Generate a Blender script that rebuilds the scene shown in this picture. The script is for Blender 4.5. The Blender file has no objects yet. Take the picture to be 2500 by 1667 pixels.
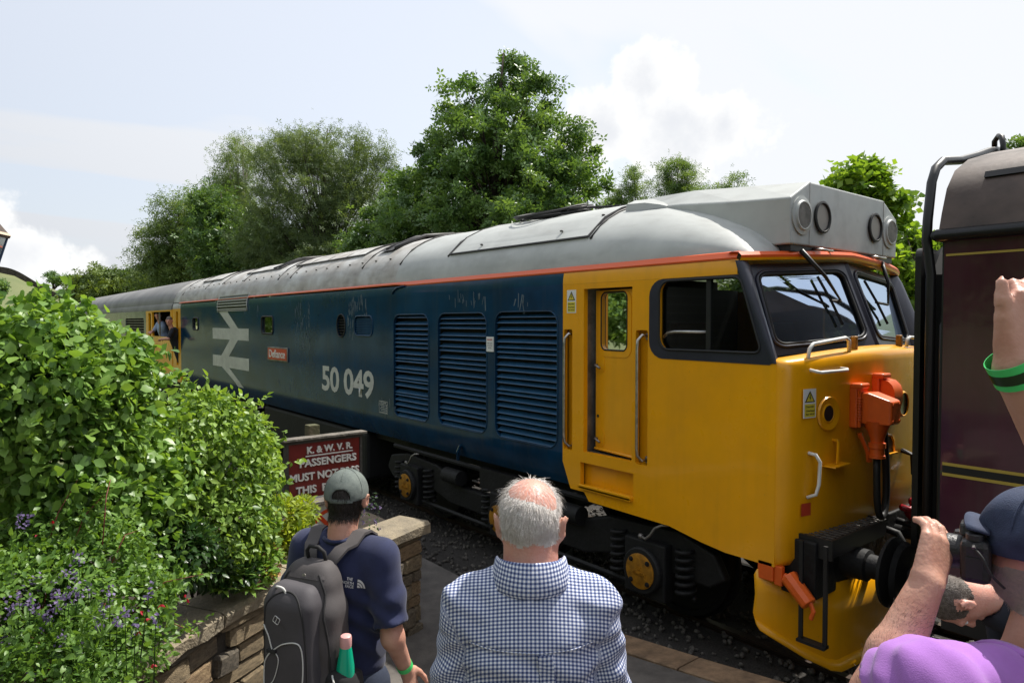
import bpy, bmesh, math, random
import numpy as np
from mathutils import Vector, Matrix, Euler
from mathutils.geometry import tessellate_polygon
random.seed(11); RNG = np.random.default_rng(11)
SC = bpy.context.scene
COL = SC.collection
R = math.radians
# ------------------------------------------------------------------ camera
CAM_H = 2.62
cd = bpy.data.cameras.new('camera'); cam = bpy.data.objects.new('camera', cd); COL.objects.link(cam)
cd.lens = 24.0; cd.sensor_width = 36.0; cd.clip_start = 0.05; cd.clip_end = 6000
YAW, PIT = R(39.0), R(1.6)
_f = Vector((-math.cos(YAW)*math.cos(PIT), math.sin(YAW)*math.cos(PIT), -math.sin(PIT)))
_r = _f.cross(Vector((0,0,1))).normalized(); _u = _r.cross(_f)
cam.matrix_world = Matrix(((_r.x,_u.x,-_f.x,0),(_r.y,_u.y,-_f.y,0),(_r.z,_u.z,-_f.z,CAM_H),(0,0,0,1)))
SC.camera = cam
# ------------------------------------------------------------------ sky and sun
SUN_AZ = R(88)      # measured from +X towards +Y
SUN_EL = R(58)
wd = bpy.data.worlds.new('World'); SC.world = wd; wd.use_nodes = True
nt = wd.node_tree; nt.nodes.clear()
def wn(t, **kw):
    n = nt.nodes.new(t)
    for k, v in kw.items(): setattr(n, k, v)
    return n
def L(a, b): nt.links.new(a, b)
out = wn('ShaderNodeOutputWorld'); bg = wn('ShaderNodeBackground'); L(bg.outputs[0], out.inputs[0])
sky = wn('ShaderNodeTexSky'); sky.sky_type = 'NISHITA'; sky.sun_disc = False
sky.sun_elevation = SUN_EL; sky.sun_rotation = R(90) - SUN_AZ
sky.air_density = 1.0; sky.dust_density = 1.6; sky.ozone_density = 1.2
tc = wn('ShaderNodeTexCoord')
def wmath(op, a, b=None, c=None, clamp=False):
    n = wn('ShaderNodeMath', operation=op, use_clamp=clamp)
    for i, v in enumerate((a, b, c)):
        if v is None: continue
        if isinstance(v, (int, float)): n.inputs[i].default_value = v
        else: L(v, n.inputs[i])
    return n.outputs[0]
def wvec(op, a, b=None):
    n = wn('ShaderNodeVectorMath', operation=op)
    for i, v in enumerate((a, b)):
        if v is None: continue
        if isinstance(v, (tuple, list)): n.inputs[i].default_value = v
        else: L(v, n.inputs[i])
    return n
def wnoise(vec, scale, detail, rough=.55, dist=0):
    n = wn('ShaderNodeTexNoise'); n.inputs['Scale'].default_value = scale; n.inputs['Detail'].default_value = detail
    n.inputs['Roughness'].default_value = rough; n.inputs['Distortion'].default_value = dist; L(vec, n.inputs['Vector']); return n.outputs['Fac']
def wramp(fac, a, b):
    n = wn('ShaderNodeMapRange'); n.interpolation_type = 'SMOOTHSTEP'; L(fac, n.inputs[0]); n.inputs[1].default_value = a; n.inputs[2].default_value = b; return n.outputs[0]
def wmix(fac, a, b):
    n = wn('ShaderNodeMix', data_type='RGBA')
    if isinstance(fac, float): n.inputs[0].default_value = fac
    else: L(fac, n.inputs[0])
    for i, v in ((6, a), (7, b)):
        if isinstance(v, tuple): n.inputs[i].default_value = v
        else: L(v, n.inputs[i])
    return n.outputs[2]
D = tc.outputs['Generated']
sp = wn('ShaderNodeSeparateXYZ'); L(D, sp.inputs[0])
zz = wmath('ADD', wmath('MAXIMUM', sp.outputs[2], 0.0), 0.16)
cb = wn('ShaderNodeCombineXYZ'); L(wmath('DIVIDE', sp.outputs[0], zz), cb.inputs[0]); L(wmath('DIVIDE', sp.outputs[1], zz), cb.inputs[1])
plane = cb.outputs[0]
mp = wn('ShaderNodeMapping'); L(plane, mp.inputs[0]); mp.inputs['Rotation'].default_value = (0, 0, R(25)); mp.inputs['Scale'].default_value = (1.0, .45, 1)
n1 = wnoise(mp.outputs[0], .9, 4, .55, .5)
thin = wmath('MAXIMUM', wmath('MULTIPLY', wramp(n1, .30, .56), .97), .74)
# thin cloud scatters forward: it is brighter on the sun's side of the sky
sdv = (math.cos(SUN_AZ)*math.cos(SUN_EL), math.sin(SUN_AZ)*math.cos(SUN_EL), math.sin(SUN_EL))
glow = wramp(wvec('DOT_PRODUCT', D, sdv).outputs['Value'], -.55, .62)
cloudc = wmix(glow, (.34, .36, .395, 1), (.665, .68, .71, 1))
base = wmix(thin, wvec('MINIMUM', wvec('MULTIPLY', sky.outputs[0], (.15, .15, .15)).outputs[0], (.85, .85, .85)).outputs[0], cloudc)
# cumulus heaps: distance of the direction to a few lobe centres, broken up by noise
nb_ = wnoise(D, 12, 5, .6)
brk = wmath('MULTIPLY', wmath('SUBTRACT', nb_, .5), .16)
def heap(lobes):
    acc = None
    for (c, rad) in lobes:
        m = wmath('SUBTRACT', rad, wvec('DISTANCE', D, c).outputs['Value'])
        acc = m if acc is None else wmath('MAXIMUM', acc, m)
    return acc
def direc(px, py):
    v = _f + _r*((px-1250)/1667) - _u*((py-833.5)/1667); return tuple(v.normalized())
hh = wmath('ADD', heap([(direc(1590,215), .055), (direc(1640,310), .085), (direc(1480,320), .062), (direc(1770,310), .055), (direc(50,620), .055), (direc(150,650), .036), (direc(-120,600), .085)]), brk)
hm = wramp(hh, -.004, .020)
cum = wmix(wramp(hh, .0, .075), (.76, .76, .755, 1), (.605, .62, .65, 1))
col = wmix(hm, base, cum)
# the ground side of the sphere, only met by stray rays
L(col, bg.inputs[0]); bg.inputs[1].default_value = 1.0
sl = bpy.data.lights.new('sun', 'SUN'); so = bpy.data.objects.new('sun', sl); COL.objects.link(so)
sl.energy = 4.4; sl.angle = R(.6); sl.color = (1.0, .955, .88)
sd = Vector((math.cos(SUN_AZ)*math.cos(SUN_EL), math.sin(SUN_AZ)*math.cos(SUN_EL), math.sin(SUN_EL)))
so.rotation_euler = (-sd).to_track_quat('-Z', 'Y').to_euler()
SC.view_settings.view_transform = 'Standard'; SC.view_settings.look = 'None'; SC.view_settings.gamma = 1.0
SC.view_settings.exposure = 0.50; SC.view_settings.use_curve_mapping = False
SC.render.engine = 'CYCLES'
SC.cycles.max_bounces = 6; SC.cycles.transparent_max_bounces = 10; SC.cycles.diffuse_bounces = 2; SC.cycles.glossy_bounces = 3
SC.cycles.caustics_reflective = False; SC.cycles.caustics_refractive = False
# ------------------------------------------------------------------ materials
MATS = {}
def mat(name, color, rough=.5, metal=0.0, spec=.5, var=0.0, vscale=6.0, bump=0.0, bscale=40.0, coat=0.0, color2=None, sub=0.0, subc=None, trans=0.0, coords='Object', detail=4.0, rvar=0.0, sheen=0.0):
    m = bpy.data.materials.new(name); m.use_nodes = True; t = m.node_tree; b = t.nodes['Principled BSDF']
    b.inputs['Roughness'].default_value = rough; b.inputs['Metallic'].default_value = metal
    b.inputs['Specular IOR Level'].default_value = spec
    b.inputs['Coat Weight'].default_value = coat; b.inputs['Coat Roughness'].default_value = .04
    if sheen: b.inputs['Sheen Weight'].default_value = sheen
    c4 = (*color, 1)
    b.inputs['Base Color'].default_value = c4
    co = t.nodes.new('ShaderNodeTexCoord')
    if var > 0 or color2:
        n = t.nodes.new('ShaderNodeTexNoise'); n.inputs['Scale'].default_value = vscale; n.inputs['Detail'].default_value = detail; n.inputs['Roughness'].default_value = .62
        t.links.new(co.outputs[coords], n.inputs['Vector'])
        mx = t.nodes.new('ShaderNodeMix'); mx.data_type = 'RGBA'
        c2 = color2 or tuple(max(0, c*(1-var)) for c in color)
        c1 = color if color2 else tuple(min(1, c*(1+var*.6)) for c in color)
        mx.inputs[6].default_value = (*c1, 1); mx.inputs[7].default_value = (*c2, 1)
        mr = t.nodes.new('ShaderNodeMapRange'); mr.inputs[1].default_value = .34; mr.inputs[2].default_value = .66
        t.links.new(n.outputs['Fac'], mr.inputs[0]); t.links.new(mr.outputs[0], mx.inputs[0]); t.links.new(mx.outputs[2], b.inputs['Base Color'])
        if rvar:
            mm = t.nodes.new('ShaderNodeMapRange'); mm.inputs[1].default_value = .3; mm.inputs[2].default_value = .7
            mm.inputs[3].default_value = rough; mm.inputs[4].default_value = min(1, rough+rvar)
            t.links.new(n.outputs['Fac'], mm.inputs[0]); t.links.new(mm.outputs[0], b.inputs['Roughness'])
    if bump > 0:
        n2 = t.nodes.new('ShaderNodeTexNoise'); n2.inputs['Scale'].default_value = bscale; n2.inputs['Detail'].default_value = 5
        t.links.new(co.outputs[coords], n2.inputs['Vector'])
        bp = t.nodes.new('ShaderNodeBump'); bp.inputs['Strength'].default_value = bump; bp.inputs['Distance'].default_value = .02
        t.links.new(n2.outputs['Fac'], bp.inputs['Height']); t.links.new(bp.outputs[0], b.inputs['Normal'])
    if sub > 0:
        b.inputs['Subsurface Weight'].default_value = sub; b.inputs['Subsurface Radius'].default_value = subc or (.012, .005, .003); b.inputs['Subsurface Scale'].default_value = 1.0
    MATS[name] = m
    return m
def grime(name, dirt, streak=.15, specks=.3, scale=(7, 7, .5)):
    """rain streaks, film and fly specks over a painted material"""
    t = MATS[name].node_tree; b = t.nodes['Principled BSDF']; src = b.inputs['Base Color'].links[0].from_socket; co = t.nodes.new('ShaderNodeTexCoord')
    mp = t.nodes.new('ShaderNodeMapping'); mp.inputs['Scale'].default_value = scale; t.links.new(co.outputs['Object'], mp.inputs[0])
    n1 = t.nodes.new('ShaderNodeTexNoise'); n1.inputs['Scale'].default_value = 1.6; n1.inputs['Detail'].default_value = 6; t.links.new(mp.outputs[0], n1.inputs['Vector'])
    r1 = t.nodes.new('ShaderNodeMapRange'); r1.inputs[1].default_value = .50; r1.inputs[2].default_value = .78; r1.inputs[4].default_value = streak; t.links.new(n1.outputs['Fac'], r1.inputs[0])
    n2 = t.nodes.new('ShaderNodeTexNoise'); n2.inputs['Scale'].default_value = 55; n2.inputs['Detail'].default_value = 2; t.links.new(co.outputs['Object'], n2.inputs['Vector'])
    r2 = t.nodes.new('ShaderNodeMapRange'); r2.inputs[1].default_value = .70; r2.inputs[2].default_value = .76; r2.inputs[4].default_value = specks; t.links.new(n2.outputs['Fac'], r2.inputs[0])
    mxf = t.nodes.new('ShaderNodeMath'); mxf.operation = 'MAXIMUM'; t.links.new(r1.outputs[0], mxf.inputs[0]); t.links.new(r2.outputs[0], mxf.inputs[1])
    mx = t.nodes.new('ShaderNodeMix'); mx.data_type = 'RGBA'; t.links.new(mxf.outputs[0], mx.inputs[0]); t.links.new(src, mx.inputs[6]); mx.inputs[7].default_value = (*dirt, 1); t.links.new(mx.outputs[2], b.inputs['Base Color'])
def leafmat(name, c1, c2, rough=.45, trans=.35, tcol=None, vscale=3.0):
    """leaf: glossy-topped diffuse mixed with translucency; colour varies per leaf position"""
    m = bpy.data.materials.new(name); m.use_nodes = True; t = m.node_tree; b = t.nodes['Principled BSDF']; o = t.nodes['Material Output']
    co = t.nodes.new('ShaderNodeNewGeometry')
    n = t.nodes.new('ShaderNodeTexNoise'); n.inputs['Scale'].default_value = vscale; n.inputs['Detail'].default_value = 3
    t.links.new(co.outputs['Position'], n.inputs['Vector'])
    at = t.nodes.new('ShaderNodeAttribute'); at.attribute_name = 'tint'
    oi = t.nodes.new('ShaderNodeObjectInfo')
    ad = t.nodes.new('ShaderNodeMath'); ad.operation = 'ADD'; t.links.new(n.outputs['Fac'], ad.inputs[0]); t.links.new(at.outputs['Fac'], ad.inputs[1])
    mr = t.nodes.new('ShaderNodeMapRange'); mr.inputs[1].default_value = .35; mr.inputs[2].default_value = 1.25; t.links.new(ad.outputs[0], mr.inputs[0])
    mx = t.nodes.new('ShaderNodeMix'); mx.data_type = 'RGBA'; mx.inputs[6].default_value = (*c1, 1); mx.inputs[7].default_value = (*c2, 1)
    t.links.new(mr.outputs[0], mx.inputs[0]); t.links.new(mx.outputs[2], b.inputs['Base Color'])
    b.inputs['Roughness'].default_value = rough; b.inputs['Specular IOR Level'].default_value = .4
    tr = t.nodes.new('ShaderNodeBsdfTranslucent')
    mt = t.nodes.new('ShaderNodeMix'); mt.data_type = 'RGBA'; mt.blend_type = 'MULTIPLY'; mt.inputs[0].default_value = 1
    t.links.new(mx.outputs[2], mt.inputs[6]); mt.inputs[7].default_value = (*(tcol or (1.9, 1.8, .7)), 1); t.links.new(mt.outputs[2], tr.inputs[0])
    ms = t.nodes.new('ShaderNodeMixShader'); ms.inputs[0].default_value = trans
    t.links.new(b.outputs[0], ms.inputs[1]); t.links.new(tr.outputs[0], ms.inputs[2]); t.links.new(ms.outputs[0], o.inputs[0])
    MATS[name] = m
    return m
def glassmat(name, tint=(.55, .6, .58), rough=.02, refl=(1, 1, 1), k=.9):
    m = bpy.data.materials.new(name); m.use_nodes = True; t = m.node_tree; t.nodes.remove(t.nodes['Principled BSDF']); o = t.nodes['Material Output']
    a = t.nodes.new('ShaderNodeBsdfTransparent'); a.inputs[0].default_value = (*tint, 1)
    g = t.nodes.new('ShaderNodeBsdfGlossy'); g.inputs['Roughness'].default_value = rough; g.inputs[0].default_value = (*refl, 1)
    f = t.nodes.new('ShaderNodeFresnel'); f.inputs[0].default_value = 1.52
    mu = t.nodes.new('ShaderNodeMath'); mu.operation = 'MULTIPLY'; mu.inputs[1].default_value = k; mu.use_clamp = True; t.links.new(f.outputs[0], mu.inputs[0])
    ms = t.nodes.new('ShaderNodeMixShader'); t.links.new(mu.outputs[0], ms.inputs[0]); t.links.new(a.outputs[0], ms.inputs[1]); t.links.new(g.outputs[0], ms.inputs[2]); t.links.new(ms.outputs[0], o.inputs[0])
    MATS[name] = m
    return m
# ------------------------------------------------------------------ object helpers
def tag(o, label=None, cat=None, group=None, kind=None):
    if label: o['label'] = label
    if cat: o['category'] = cat
    if group: o['group'] = group
    if kind: o['kind'] = kind
    return o
def empty(name, loc=(0,0,0), rz=0.0):
    o = bpy.data.objects.new(name, None); COL.objects.link(o); o.location = loc; o.rotation_euler = (0, 0, rz); o.empty_display_size = .2
    return o
def link(name, me, m=None, parent=None, loc=None, rot=None):
    o = bpy.data.objects.new(name, me); COL.objects.link(o)
    if m is not None and len(me.materials) == 0:
        for q in (m if isinstance(m, (list, tuple)) else [m]): me.materials.append(MATS[q] if isinstance(q, str) else q)
    if parent is not None: o.parent = parent
    if loc is not None: o.location = loc
    if rot is not None: o.rotation_euler = rot
    return o
def smooth(me, angle=None):
    me.polygons.foreach_set('use_smooth', np.ones(len(me.polygons), dtype=bool))
    if angle: 
        try: me.set_sharp_from_angle(angle=R(angle))
        except Exception: pass
    return me
def rrect(x0, x1, z0, z1, r, n=5):
    """rounded rectangle outline; r a number or (bl, br, tr, tl)"""
    rs = (r,)*4 if isinstance(r, (int, float)) else r
    P = []
    for (cx, cz, a0, rr) in ((x0+rs[0], z0+rs[0], 180, rs[0]), (x1-rs[1], z0+rs[1], 270, rs[1]), (x1-rs[2], z1-rs[2], 0, rs[2]), (x0+rs[3], z1-rs[3], 90, rs[3])):
        if rr <= 1e-6: P.append((cx, cz)); continue
        for i in range(n+1):
            a = R(a0+90*i/n); P.append((cx+rr*math.cos(a), cz+rr*math.sin(a)))
    return P
def circle(cx, cz, r, n=24, rz=None):
    return [(cx+r*math.cos(2*math.pi*i/n), cz+(rz or r)*math.sin(2*math.pi*i/n)) for i in range(n)]
class MB:
    """collects geometry for one mesh object"""
    def __init__(s): s.v = []; s.f = []; s.mi = []; s.cur = 0
    def add(s, vs, fs):
        o = len(s.v); s.v += [tuple(p) for p in vs]; s.f += [tuple(i+o for i in f) for f in fs]; s.mi += [s.cur]*len(fs); return s
    def box(s, x0, x1, y0, y1, z0, z1, M=None):
        V = [Vector((x, y, z)) for z in (z0, z1) for y in (y0, y1) for x in (x0, x1)]
        if M: V = [M @ p for p in V]
        return s.add(V, [(0,2,3,1),(4,5,7,6),(0,1,5,4),(2,6,7,3),(0,4,6,2),(1,3,7,5)])
    def tube(s, pts, r, n=8, cap=True):
        pts = [Vector(p) for p in pts]; k = len(pts); rs = r if isinstance(r, (list, tuple)) else [r]*k
        V = []; F = []; ref = None
        for i, p in enumerate(pts):
            d = (pts[min(i+1, k-1)]-pts[max(i-1, 0)]).normalized()
            if ref is None: ref = d.orthogonal().normalized()
            a = (ref - d*ref.dot(d)); a = a.normalized() if a.length > 1e-5 else d.orthogonal().normalized()
            ref = a; b = d.cross(a)
            for j in range(n):
                t = 2*math.pi*j/n; V.append(p+(a*math.cos(t)+b*math.sin(t))*rs[i])
        for i in range(k-1):
            for j in range(n):
                F.append((i*n+j, i*n+(j+1)%n, (i+1)*n+(j+1)%n, (i+1)*n+j))
        if cap: F.append(tuple(reversed(range(n)))); F.append(tuple(range((k-1)*n, k*n)))
        return s.add(V, F)
    def lathe(s, prof, origin, axis, n=24, cap=True):
        """prof: list of (radius, distance along axis)"""
        ax = Vector(axis).normalized(); a = ax.orthogonal().normalized(); b = ax.cross(a); o = Vector(origin)
        V = []; F = []
        for (r, h) in prof:
            for j in range(n):
                t = 2*math.pi*j/n; V.append(o+ax*h+(a*math.cos(t)+b*math.sin(t))*r)
        k = len(prof)
        for i in range(k-1):
            for j in range(n): F.append((i*n+j, i*n+(j+1)%n, (i+1)*n+(j+1)%n, (i+1)*n+j))
        if cap: F.append(tuple(reversed(range(n)))); F.append(tuple(range((k-1)*n, k*n)))
        return s.add(V, F)
    def plate(s, outer, holes, mapf, thick=None):
        """flat polygon with holes; mapf(u, v, depth)->xyz ; thick gives walls and back"""
        loops = [list(outer)]+[list(h) for h in holes]
        flat = [p for l in loops for p in l]; n = len(flat)
        tris = tessellate_polygon([[Vector((p[0], p[1], 0)) for p in l] for l in loops])
        V = [mapf(p[0], p[1], 0.0) for p in flat]; F = [tuple(t) for t in tris]
        if thick:
            V += [mapf(p[0], p[1], thick) for p in flat]; F += [tuple(reversed([i+n for i in t])) for t in tris]
            o = 0
            for l in loops:
                k = len(l)
                for i in range(k): F.append((o+i, o+(i+1)%k, o+(i+1)%k+n, o+i+n))
                o += k
        return s.add(V, F)
    def loft(s, rings, closed=False, cap=False):
        n = len(rings[0]); V = [p for r in rings for p in r]; F = []
        for i in range(len(rings)-1):
            for j in range(n if closed else n-1): F.append((i*n+j, i*n+(j+1)%n, (i+1)*n+(j+1)%n, (i+1)*n+j))
        if cap: F.append(tuple(reversed(range(n)))); F.append(tuple(range((len(rings)-1)*n, len(rings)*n)))
        return s.add(V, F)
    def mesh(s, name, sm=None, fix=True):
        me = bpy.data.meshes.new(name); me.from_pydata(s.v, [], s.f)
        if any(s.mi): me.polygons.foreach_set('material_index', s.mi)
        if fix:
            bm = bmesh.new(); bm.from_mesh(me); bmesh.ops.recalc_face_normals(bm, faces=bm.faces); bm.to_mesh(me); bm.free()
        me.update()
        if sm: smooth(me, None if sm is True else sm)
        return me
    def build(s, name, m, parent=None, sm=None, bevel=None, fix=True):
        o = link(name, s.mesh(name, sm, fix), m, parent)
        if bevel:
            b = o.modifiers.new('bevel', 'BEVEL'); b.width = bevel; b.segments = 2; b.limit_method = 'ANGLE'; b.angle_limit = R(40)
            b.harden_normals = False
        return o
def text_mesh(s, size, bold=0.0, depth=0.0, sx=1.0, align='CENTER', spacing=1.0):
    c = bpy.data.curves.new('txt', 'FONT'); c.body = s; c.size = size; c.offset = bold; c.extrude = depth; c.align_x = align; c.align_y = 'CENTER'; c.resolution_u = 3; c.space_character = spacing
    o = bpy.data.objects.new('txt', c); COL.objects.link(o)
    me = bpy.data.meshes.new_from_object(o); COL.objects.unlink(o); bpy.data.objects.remove(o); bpy.data.curves.remove(c)
    if sx != 1.0:
        for v in me.vertices: v.co.x *= sx
    return me
def side_text(name, s, size, cx, cz, y, m, parent, bold=0.0, sx=1.0, M=None, spacing=1.0, depth=.002):
    """lettering on a surface that faces -Y"""
    me = text_mesh(s, size, bold, depth, sx, spacing=spacing)
    me.transform(M or (Matrix.Translation((cx, y, cz)) @ Matrix.Rotation(R(90), 4, 'X')))
    return link(name, me, m, parent)
def copy_tree(o, parent=None):
    c = o.copy(); COL.objects.link(c)
    if parent is not None: c.parent = parent
    for ch in list(o.children): copy_tree(ch, c)
    return c
# ------------------------------------------------------------------ implicit surfaces (bodies, cloth)
def smin(a, b, k):
    h = np.clip(.5+.5*(b-a)/k, 0, 1); return b*(1-h)+a*h-k*h*(1-h)
def sd_caps(P, a, b, r0, r1):
    a = np.asarray(a, float); b = np.asarray(b, float); ba = b-a; t = np.clip(((P-a)@ba)/max(ba@ba, 1e-9), 0, 1)
    return np.linalg.norm(P-a-t[..., None]*ba, axis=-1)-(r0+(r1-r0)*t)
def sd_ell(P, c, r, rot=None):
    q = P-np.asarray(c, float)
    if rot is not None: q = q @ np.asarray(Euler(rot).to_matrix())
    r = np.asarray(r, float); k0 = np.linalg.norm(q/r, axis=-1); k1 = np.linalg.norm(q/(r*r), axis=-1)
    return k0*(k0-1)/np.maximum(k1, 1e-6)
def sd_rbox(P, c, h, rad, rot=None):
    q = P-np.asarray(c, float)
    if rot is not None: q = q @ np.asarray(Euler(rot).to_matrix())
    q = np.abs(q)-(np.asarray(h, float)-rad)
    return np.linalg.norm(np.maximum(q, 0), axis=-1)+np.minimum(q.max(-1), 0)-rad
def prims_sdf(prims, k):
    def f(P):
        d = None
        for p in prims:
            kk = k
            if p[0] == 'c': e = sd_caps(P, *p[1:5]); kk = p[5] if len(p) > 5 else k
            elif p[0] == 'e': e = sd_ell(P, p[1], p[2], p[3] if len(p) > 3 else None); kk = p[4] if len(p) > 4 else k
            elif p[0] == 'b': e = sd_rbox(P, p[1], p[2], p[3], p[4] if len(p) > 4 else None)
            elif p[0] == '-e':
                e = sd_ell(P, p[1], p[2], p[3] if len(p) > 3 else None); d = -smin(-d, e, k*.6); continue
            d = e if d is None else smin(d, e, kk)
        return d
    return f
def iso_mesh(name, f, lo, hi, h, sm=True):
    """surface nets over f<0"""
    lo = np.asarray(lo, float); hi = np.asarray(hi, float); n = np.ceil((hi-lo)/h).astype(int)+1
    ax = [lo[i]+h*np.arange(n[i]) for i in range(3)]
    # coarse pass, then only the blocks near the surface are evaluated finely
    q = 4; nb = -(-n//q); cx = [lo[i]+h*(q*np.arange(nb[i])+(q-1)/2) for i in range(3)]
    X, Y, Z = np.meshgrid(*cx, indexing='ij'); GC = f(np.stack((X, Y, Z), -1)); G = np.repeat(np.repeat(np.repeat(GC, q, 0), q, 1), q, 2)
    near = np.argwhere(np.abs(GC) < 5.5*h); off = np.stack(np.meshgrid(*[np.arange(q)]*3, indexing='ij'), -1).reshape(-1, 3)
    idx_ = (near[:, None, :]*q+off[None]).reshape(-1, 3)
    for i in range(0, len(idx_), 300000):
        k = idx_[i:i+300000]; G[tuple(k.T)] = f(lo+h*k)
    G = G[:n[0], :n[1], :n[2]]
    S = G < 0
    c = tuple(n-1)
    cnt = np.zeros(c, int)
    for dx in (0, 1):
        for dy in (0, 1):
            for dz in (0, 1): cnt += S[dx:n[0]-1+dx, dy:n[1]-1+dy, dz:n[2]-1+dz]
    act = (cnt > 0) & (cnt < 8)
    idx = -np.ones(c, int); ids = np.argwhere(act); idx[act] = np.arange(len(ids))
    acc = np.zeros((len(ids), 3)); w = np.zeros(len(ids))
    I, J, K = ids.T
    corners = [(a, b, d) for a in (0, 1) for b in (0, 1) for d in (0, 1)]
    for a in corners:
        for axis in range(3):
            if a[axis]: continue
            b = list(a); b[axis] = 1
            g0 = G[I+a[0], J+a[1], K+a[2]]; g1 = G[I+b[0], J+b[1], K+b[2]]
            cr = (g0 < 0) != (g1 < 0)
            t = np.where(cr, g0/np.where(cr, g0-g1, 1), 0)
            p = np.stack([np.full(len(ids), a[q], float) for q in range(3)], -1); p[:, axis] = t
            acc[cr] += p[cr]; w[cr] += 1
    V = lo+h*(ids+acc/np.maximum(w, 1)[:, None])
    Q = []
    for axis in range(3):
        s0 = [slice(1, n[q]-1) for q in range(3)]; s0[axis] = slice(0, n[axis]-1); s1 = list(s0); s1[axis] = slice(1, n[axis])
        A = S[tuple(s0)]; Bm = S[tuple(s1)]
        e = np.argwhere(A != Bm); sgn = A[A != Bm]
        off = np.ones(3, int); off[axis] = 0; e = e+off
        u, v = (axis+1) % 3, (axis+2) % 3
        du = np.zeros(3, int); du[u] = 1; dv = np.zeros(3, int); dv[v] = 1
        q = np.stack([idx[tuple((e-du-dv).T)], idx[tuple((e-dv).T)], idx[tuple(e.T)], idx[tuple((e-du).T)]], -1)
        q[~sgn] = q[~sgn][:, ::-1]; Q.append(q)
    Q = np.concatenate(Q); Q = Q[(Q >= 0).all(1)]
    me = bpy.data.meshes.new(name); me.from_pydata(V.tolist(), [], Q.tolist()); me.update()
    if sm: smooth(me)
    return me
def mesh_np(name, V, F, m=None, tint=None, sm=False):
    """V (n,3), F (k,3|4) arrays -> mesh"""
    me = bpy.data.meshes.new(name); V = np.asarray(V, np.float32); F = np.asarray(F, np.int32); k = F.shape[1]
    me.vertices.add(len(V)); me.vertices.foreach_set('co', V.ravel())
    me.loops.add(F.size); me.loops.foreach_set('vertex_index', F.ravel())
    me.polygons.add(len(F)); me.polygons.foreach_set('loop_start', np.arange(0, F.size, k, dtype=np.int32)); me.polygons.foreach_set('loop_total', np.full(len(F), k, np.int32))
    if tint is not None:
        a = me.attributes.new('tint', 'FLOAT', 'POINT'); a.data.foreach_set('value', np.asarray(tint, np.float32))
    me.update(calc_edges=True)
    if sm: me.polygons.foreach_set('use_smooth', np.ones(len(F), dtype=bool))
    return me
# ------------------------------------------------------------------ palette
mat('asphalt', (.155,.140,.125), .85, var=.35, vscale=5, bump=.4, bscale=140, color2=(.085,.077,.07), detail=9)
mat('edge_stone', (.24,.155,.09), .8, var=.4, vscale=8, bump=.4, bscale=60)
mat('ballast', (.05,.044,.038), .9, color2=(.018,.016,.014), vscale=60, bump=.8, bscale=70, detail=6)
mat('ballast_stone', (.10,.09,.077), .85, var=.6, vscale=30, bump=.3, bscale=80)
mat('soil', (.035,.026,.018), .95, var=.5, vscale=12, bump=.8, bscale=30)
mat('grass', (.07,.095,.03), .9, color2=(.105,.115,.045), vscale=.35, bump=.5, bscale=3)
mat('field', (.155,.165,.065), .95, color2=(.105,.13,.045), vscale=.035, bump=.3, bscale=2, detail=8)
mat('field_bright', (.12,.2,.05), .95, color2=(.09,.16,.045), vscale=.03)
mat('far_wood', (.028,.05,.022), .95, color2=(.05,.08,.032), vscale=.12, bump=1, bscale=.4)
mat('drystone', (.06,.05,.042), .95, var=.5, vscale=2)
mat('rail_steel', (.06,.04,.03), .5, metal=.6, var=.4)
mat('sleeper', (.03,.024,.02), .9, var=.4, bump=.5)
def stonemat(name, c1, c2):
    m = mat(name, c1, .9, color2=c2, vscale=7, bump=.9, bscale=38, detail=8)
    return m
stonemat('stone_a', (.34,.26,.155), (.15,.115,.07)); stonemat('stone_b', (.26,.205,.135), (.11,.09,.065)); stonemat('stone_c', (.38,.27,.15), (.19,.125,.07)); stonemat('stone_d', (.21,.175,.13), (.08,.07,.055))
mat('coping', (.34,.28,.19), .9, color2=(.17,.145,.105), vscale=6, bump=.7, bscale=55, detail=9)
mat('mortar', (.05,.042,.033), .95, var=.4, bump=.8, bscale=60)
mat('bark', (.05,.038,.028), .95, var=.5, vscale=10, bump=.8, bscale=30)
mat('bark_pale', (.45,.42,.36), .8, color2=(.1,.085,.07), vscale=4, bump=.4)
mat('red_stem', (.16,.03,.025), .6)
# ------------------------------------------------------------------ ground sheet, hills
def grid_mesh(name, xs, ys, zf):
    xs = np.asarray(xs, float); ys = np.asarray(ys, float); X, Y = np.meshgrid(xs, ys, indexing='ij'); Z = zf(X, Y)
    V = np.stack((X, Y, Z), -1).reshape(-1, 3); nx, ny = len(xs), len(ys)
    i, j = np.meshgrid(np.arange(nx-1), np.arange(ny-1), indexing='ij'); a = (i*ny+j).ravel()
    return mesh_np(name, V, np.stack((a, a+ny, a+ny+1, a+1), -1), sm=True)
def spaced(lo, hi, near, n):
    t = np.linspace(-1, 1, n); s = np.sign(t)*np.abs(t)**3
    return np.where(s < 0, near-(near-lo)*np.abs(s), near+(hi-near)*s)
def sstep(x, a, b):
    t = np.clip((x-a)/(b-a), 0, 1); return t*t*(3-2*t)
def ground_z(X, Y):
    z = np.full_like(X, -.32)
    z = z+sstep(Y, 9.5, 16)*1.6+sstep(Y, 15, 70)*9                # bank beyond the track
    z = z+sstep(-Y, 14, 60)*9                                     # rising ground behind the station
    z = z+np.sin(X*.11)*np.cos(Y*.07)*.25*sstep(np.hypot(X, Y), 20, 60)
    return z
tag(link('ground', grid_mesh('ground', spaced(-3000, 3000, 0, 121), spaced(-3000, 3000, 2, 121), ground_z), 'grass'), kind='structure')
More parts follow.
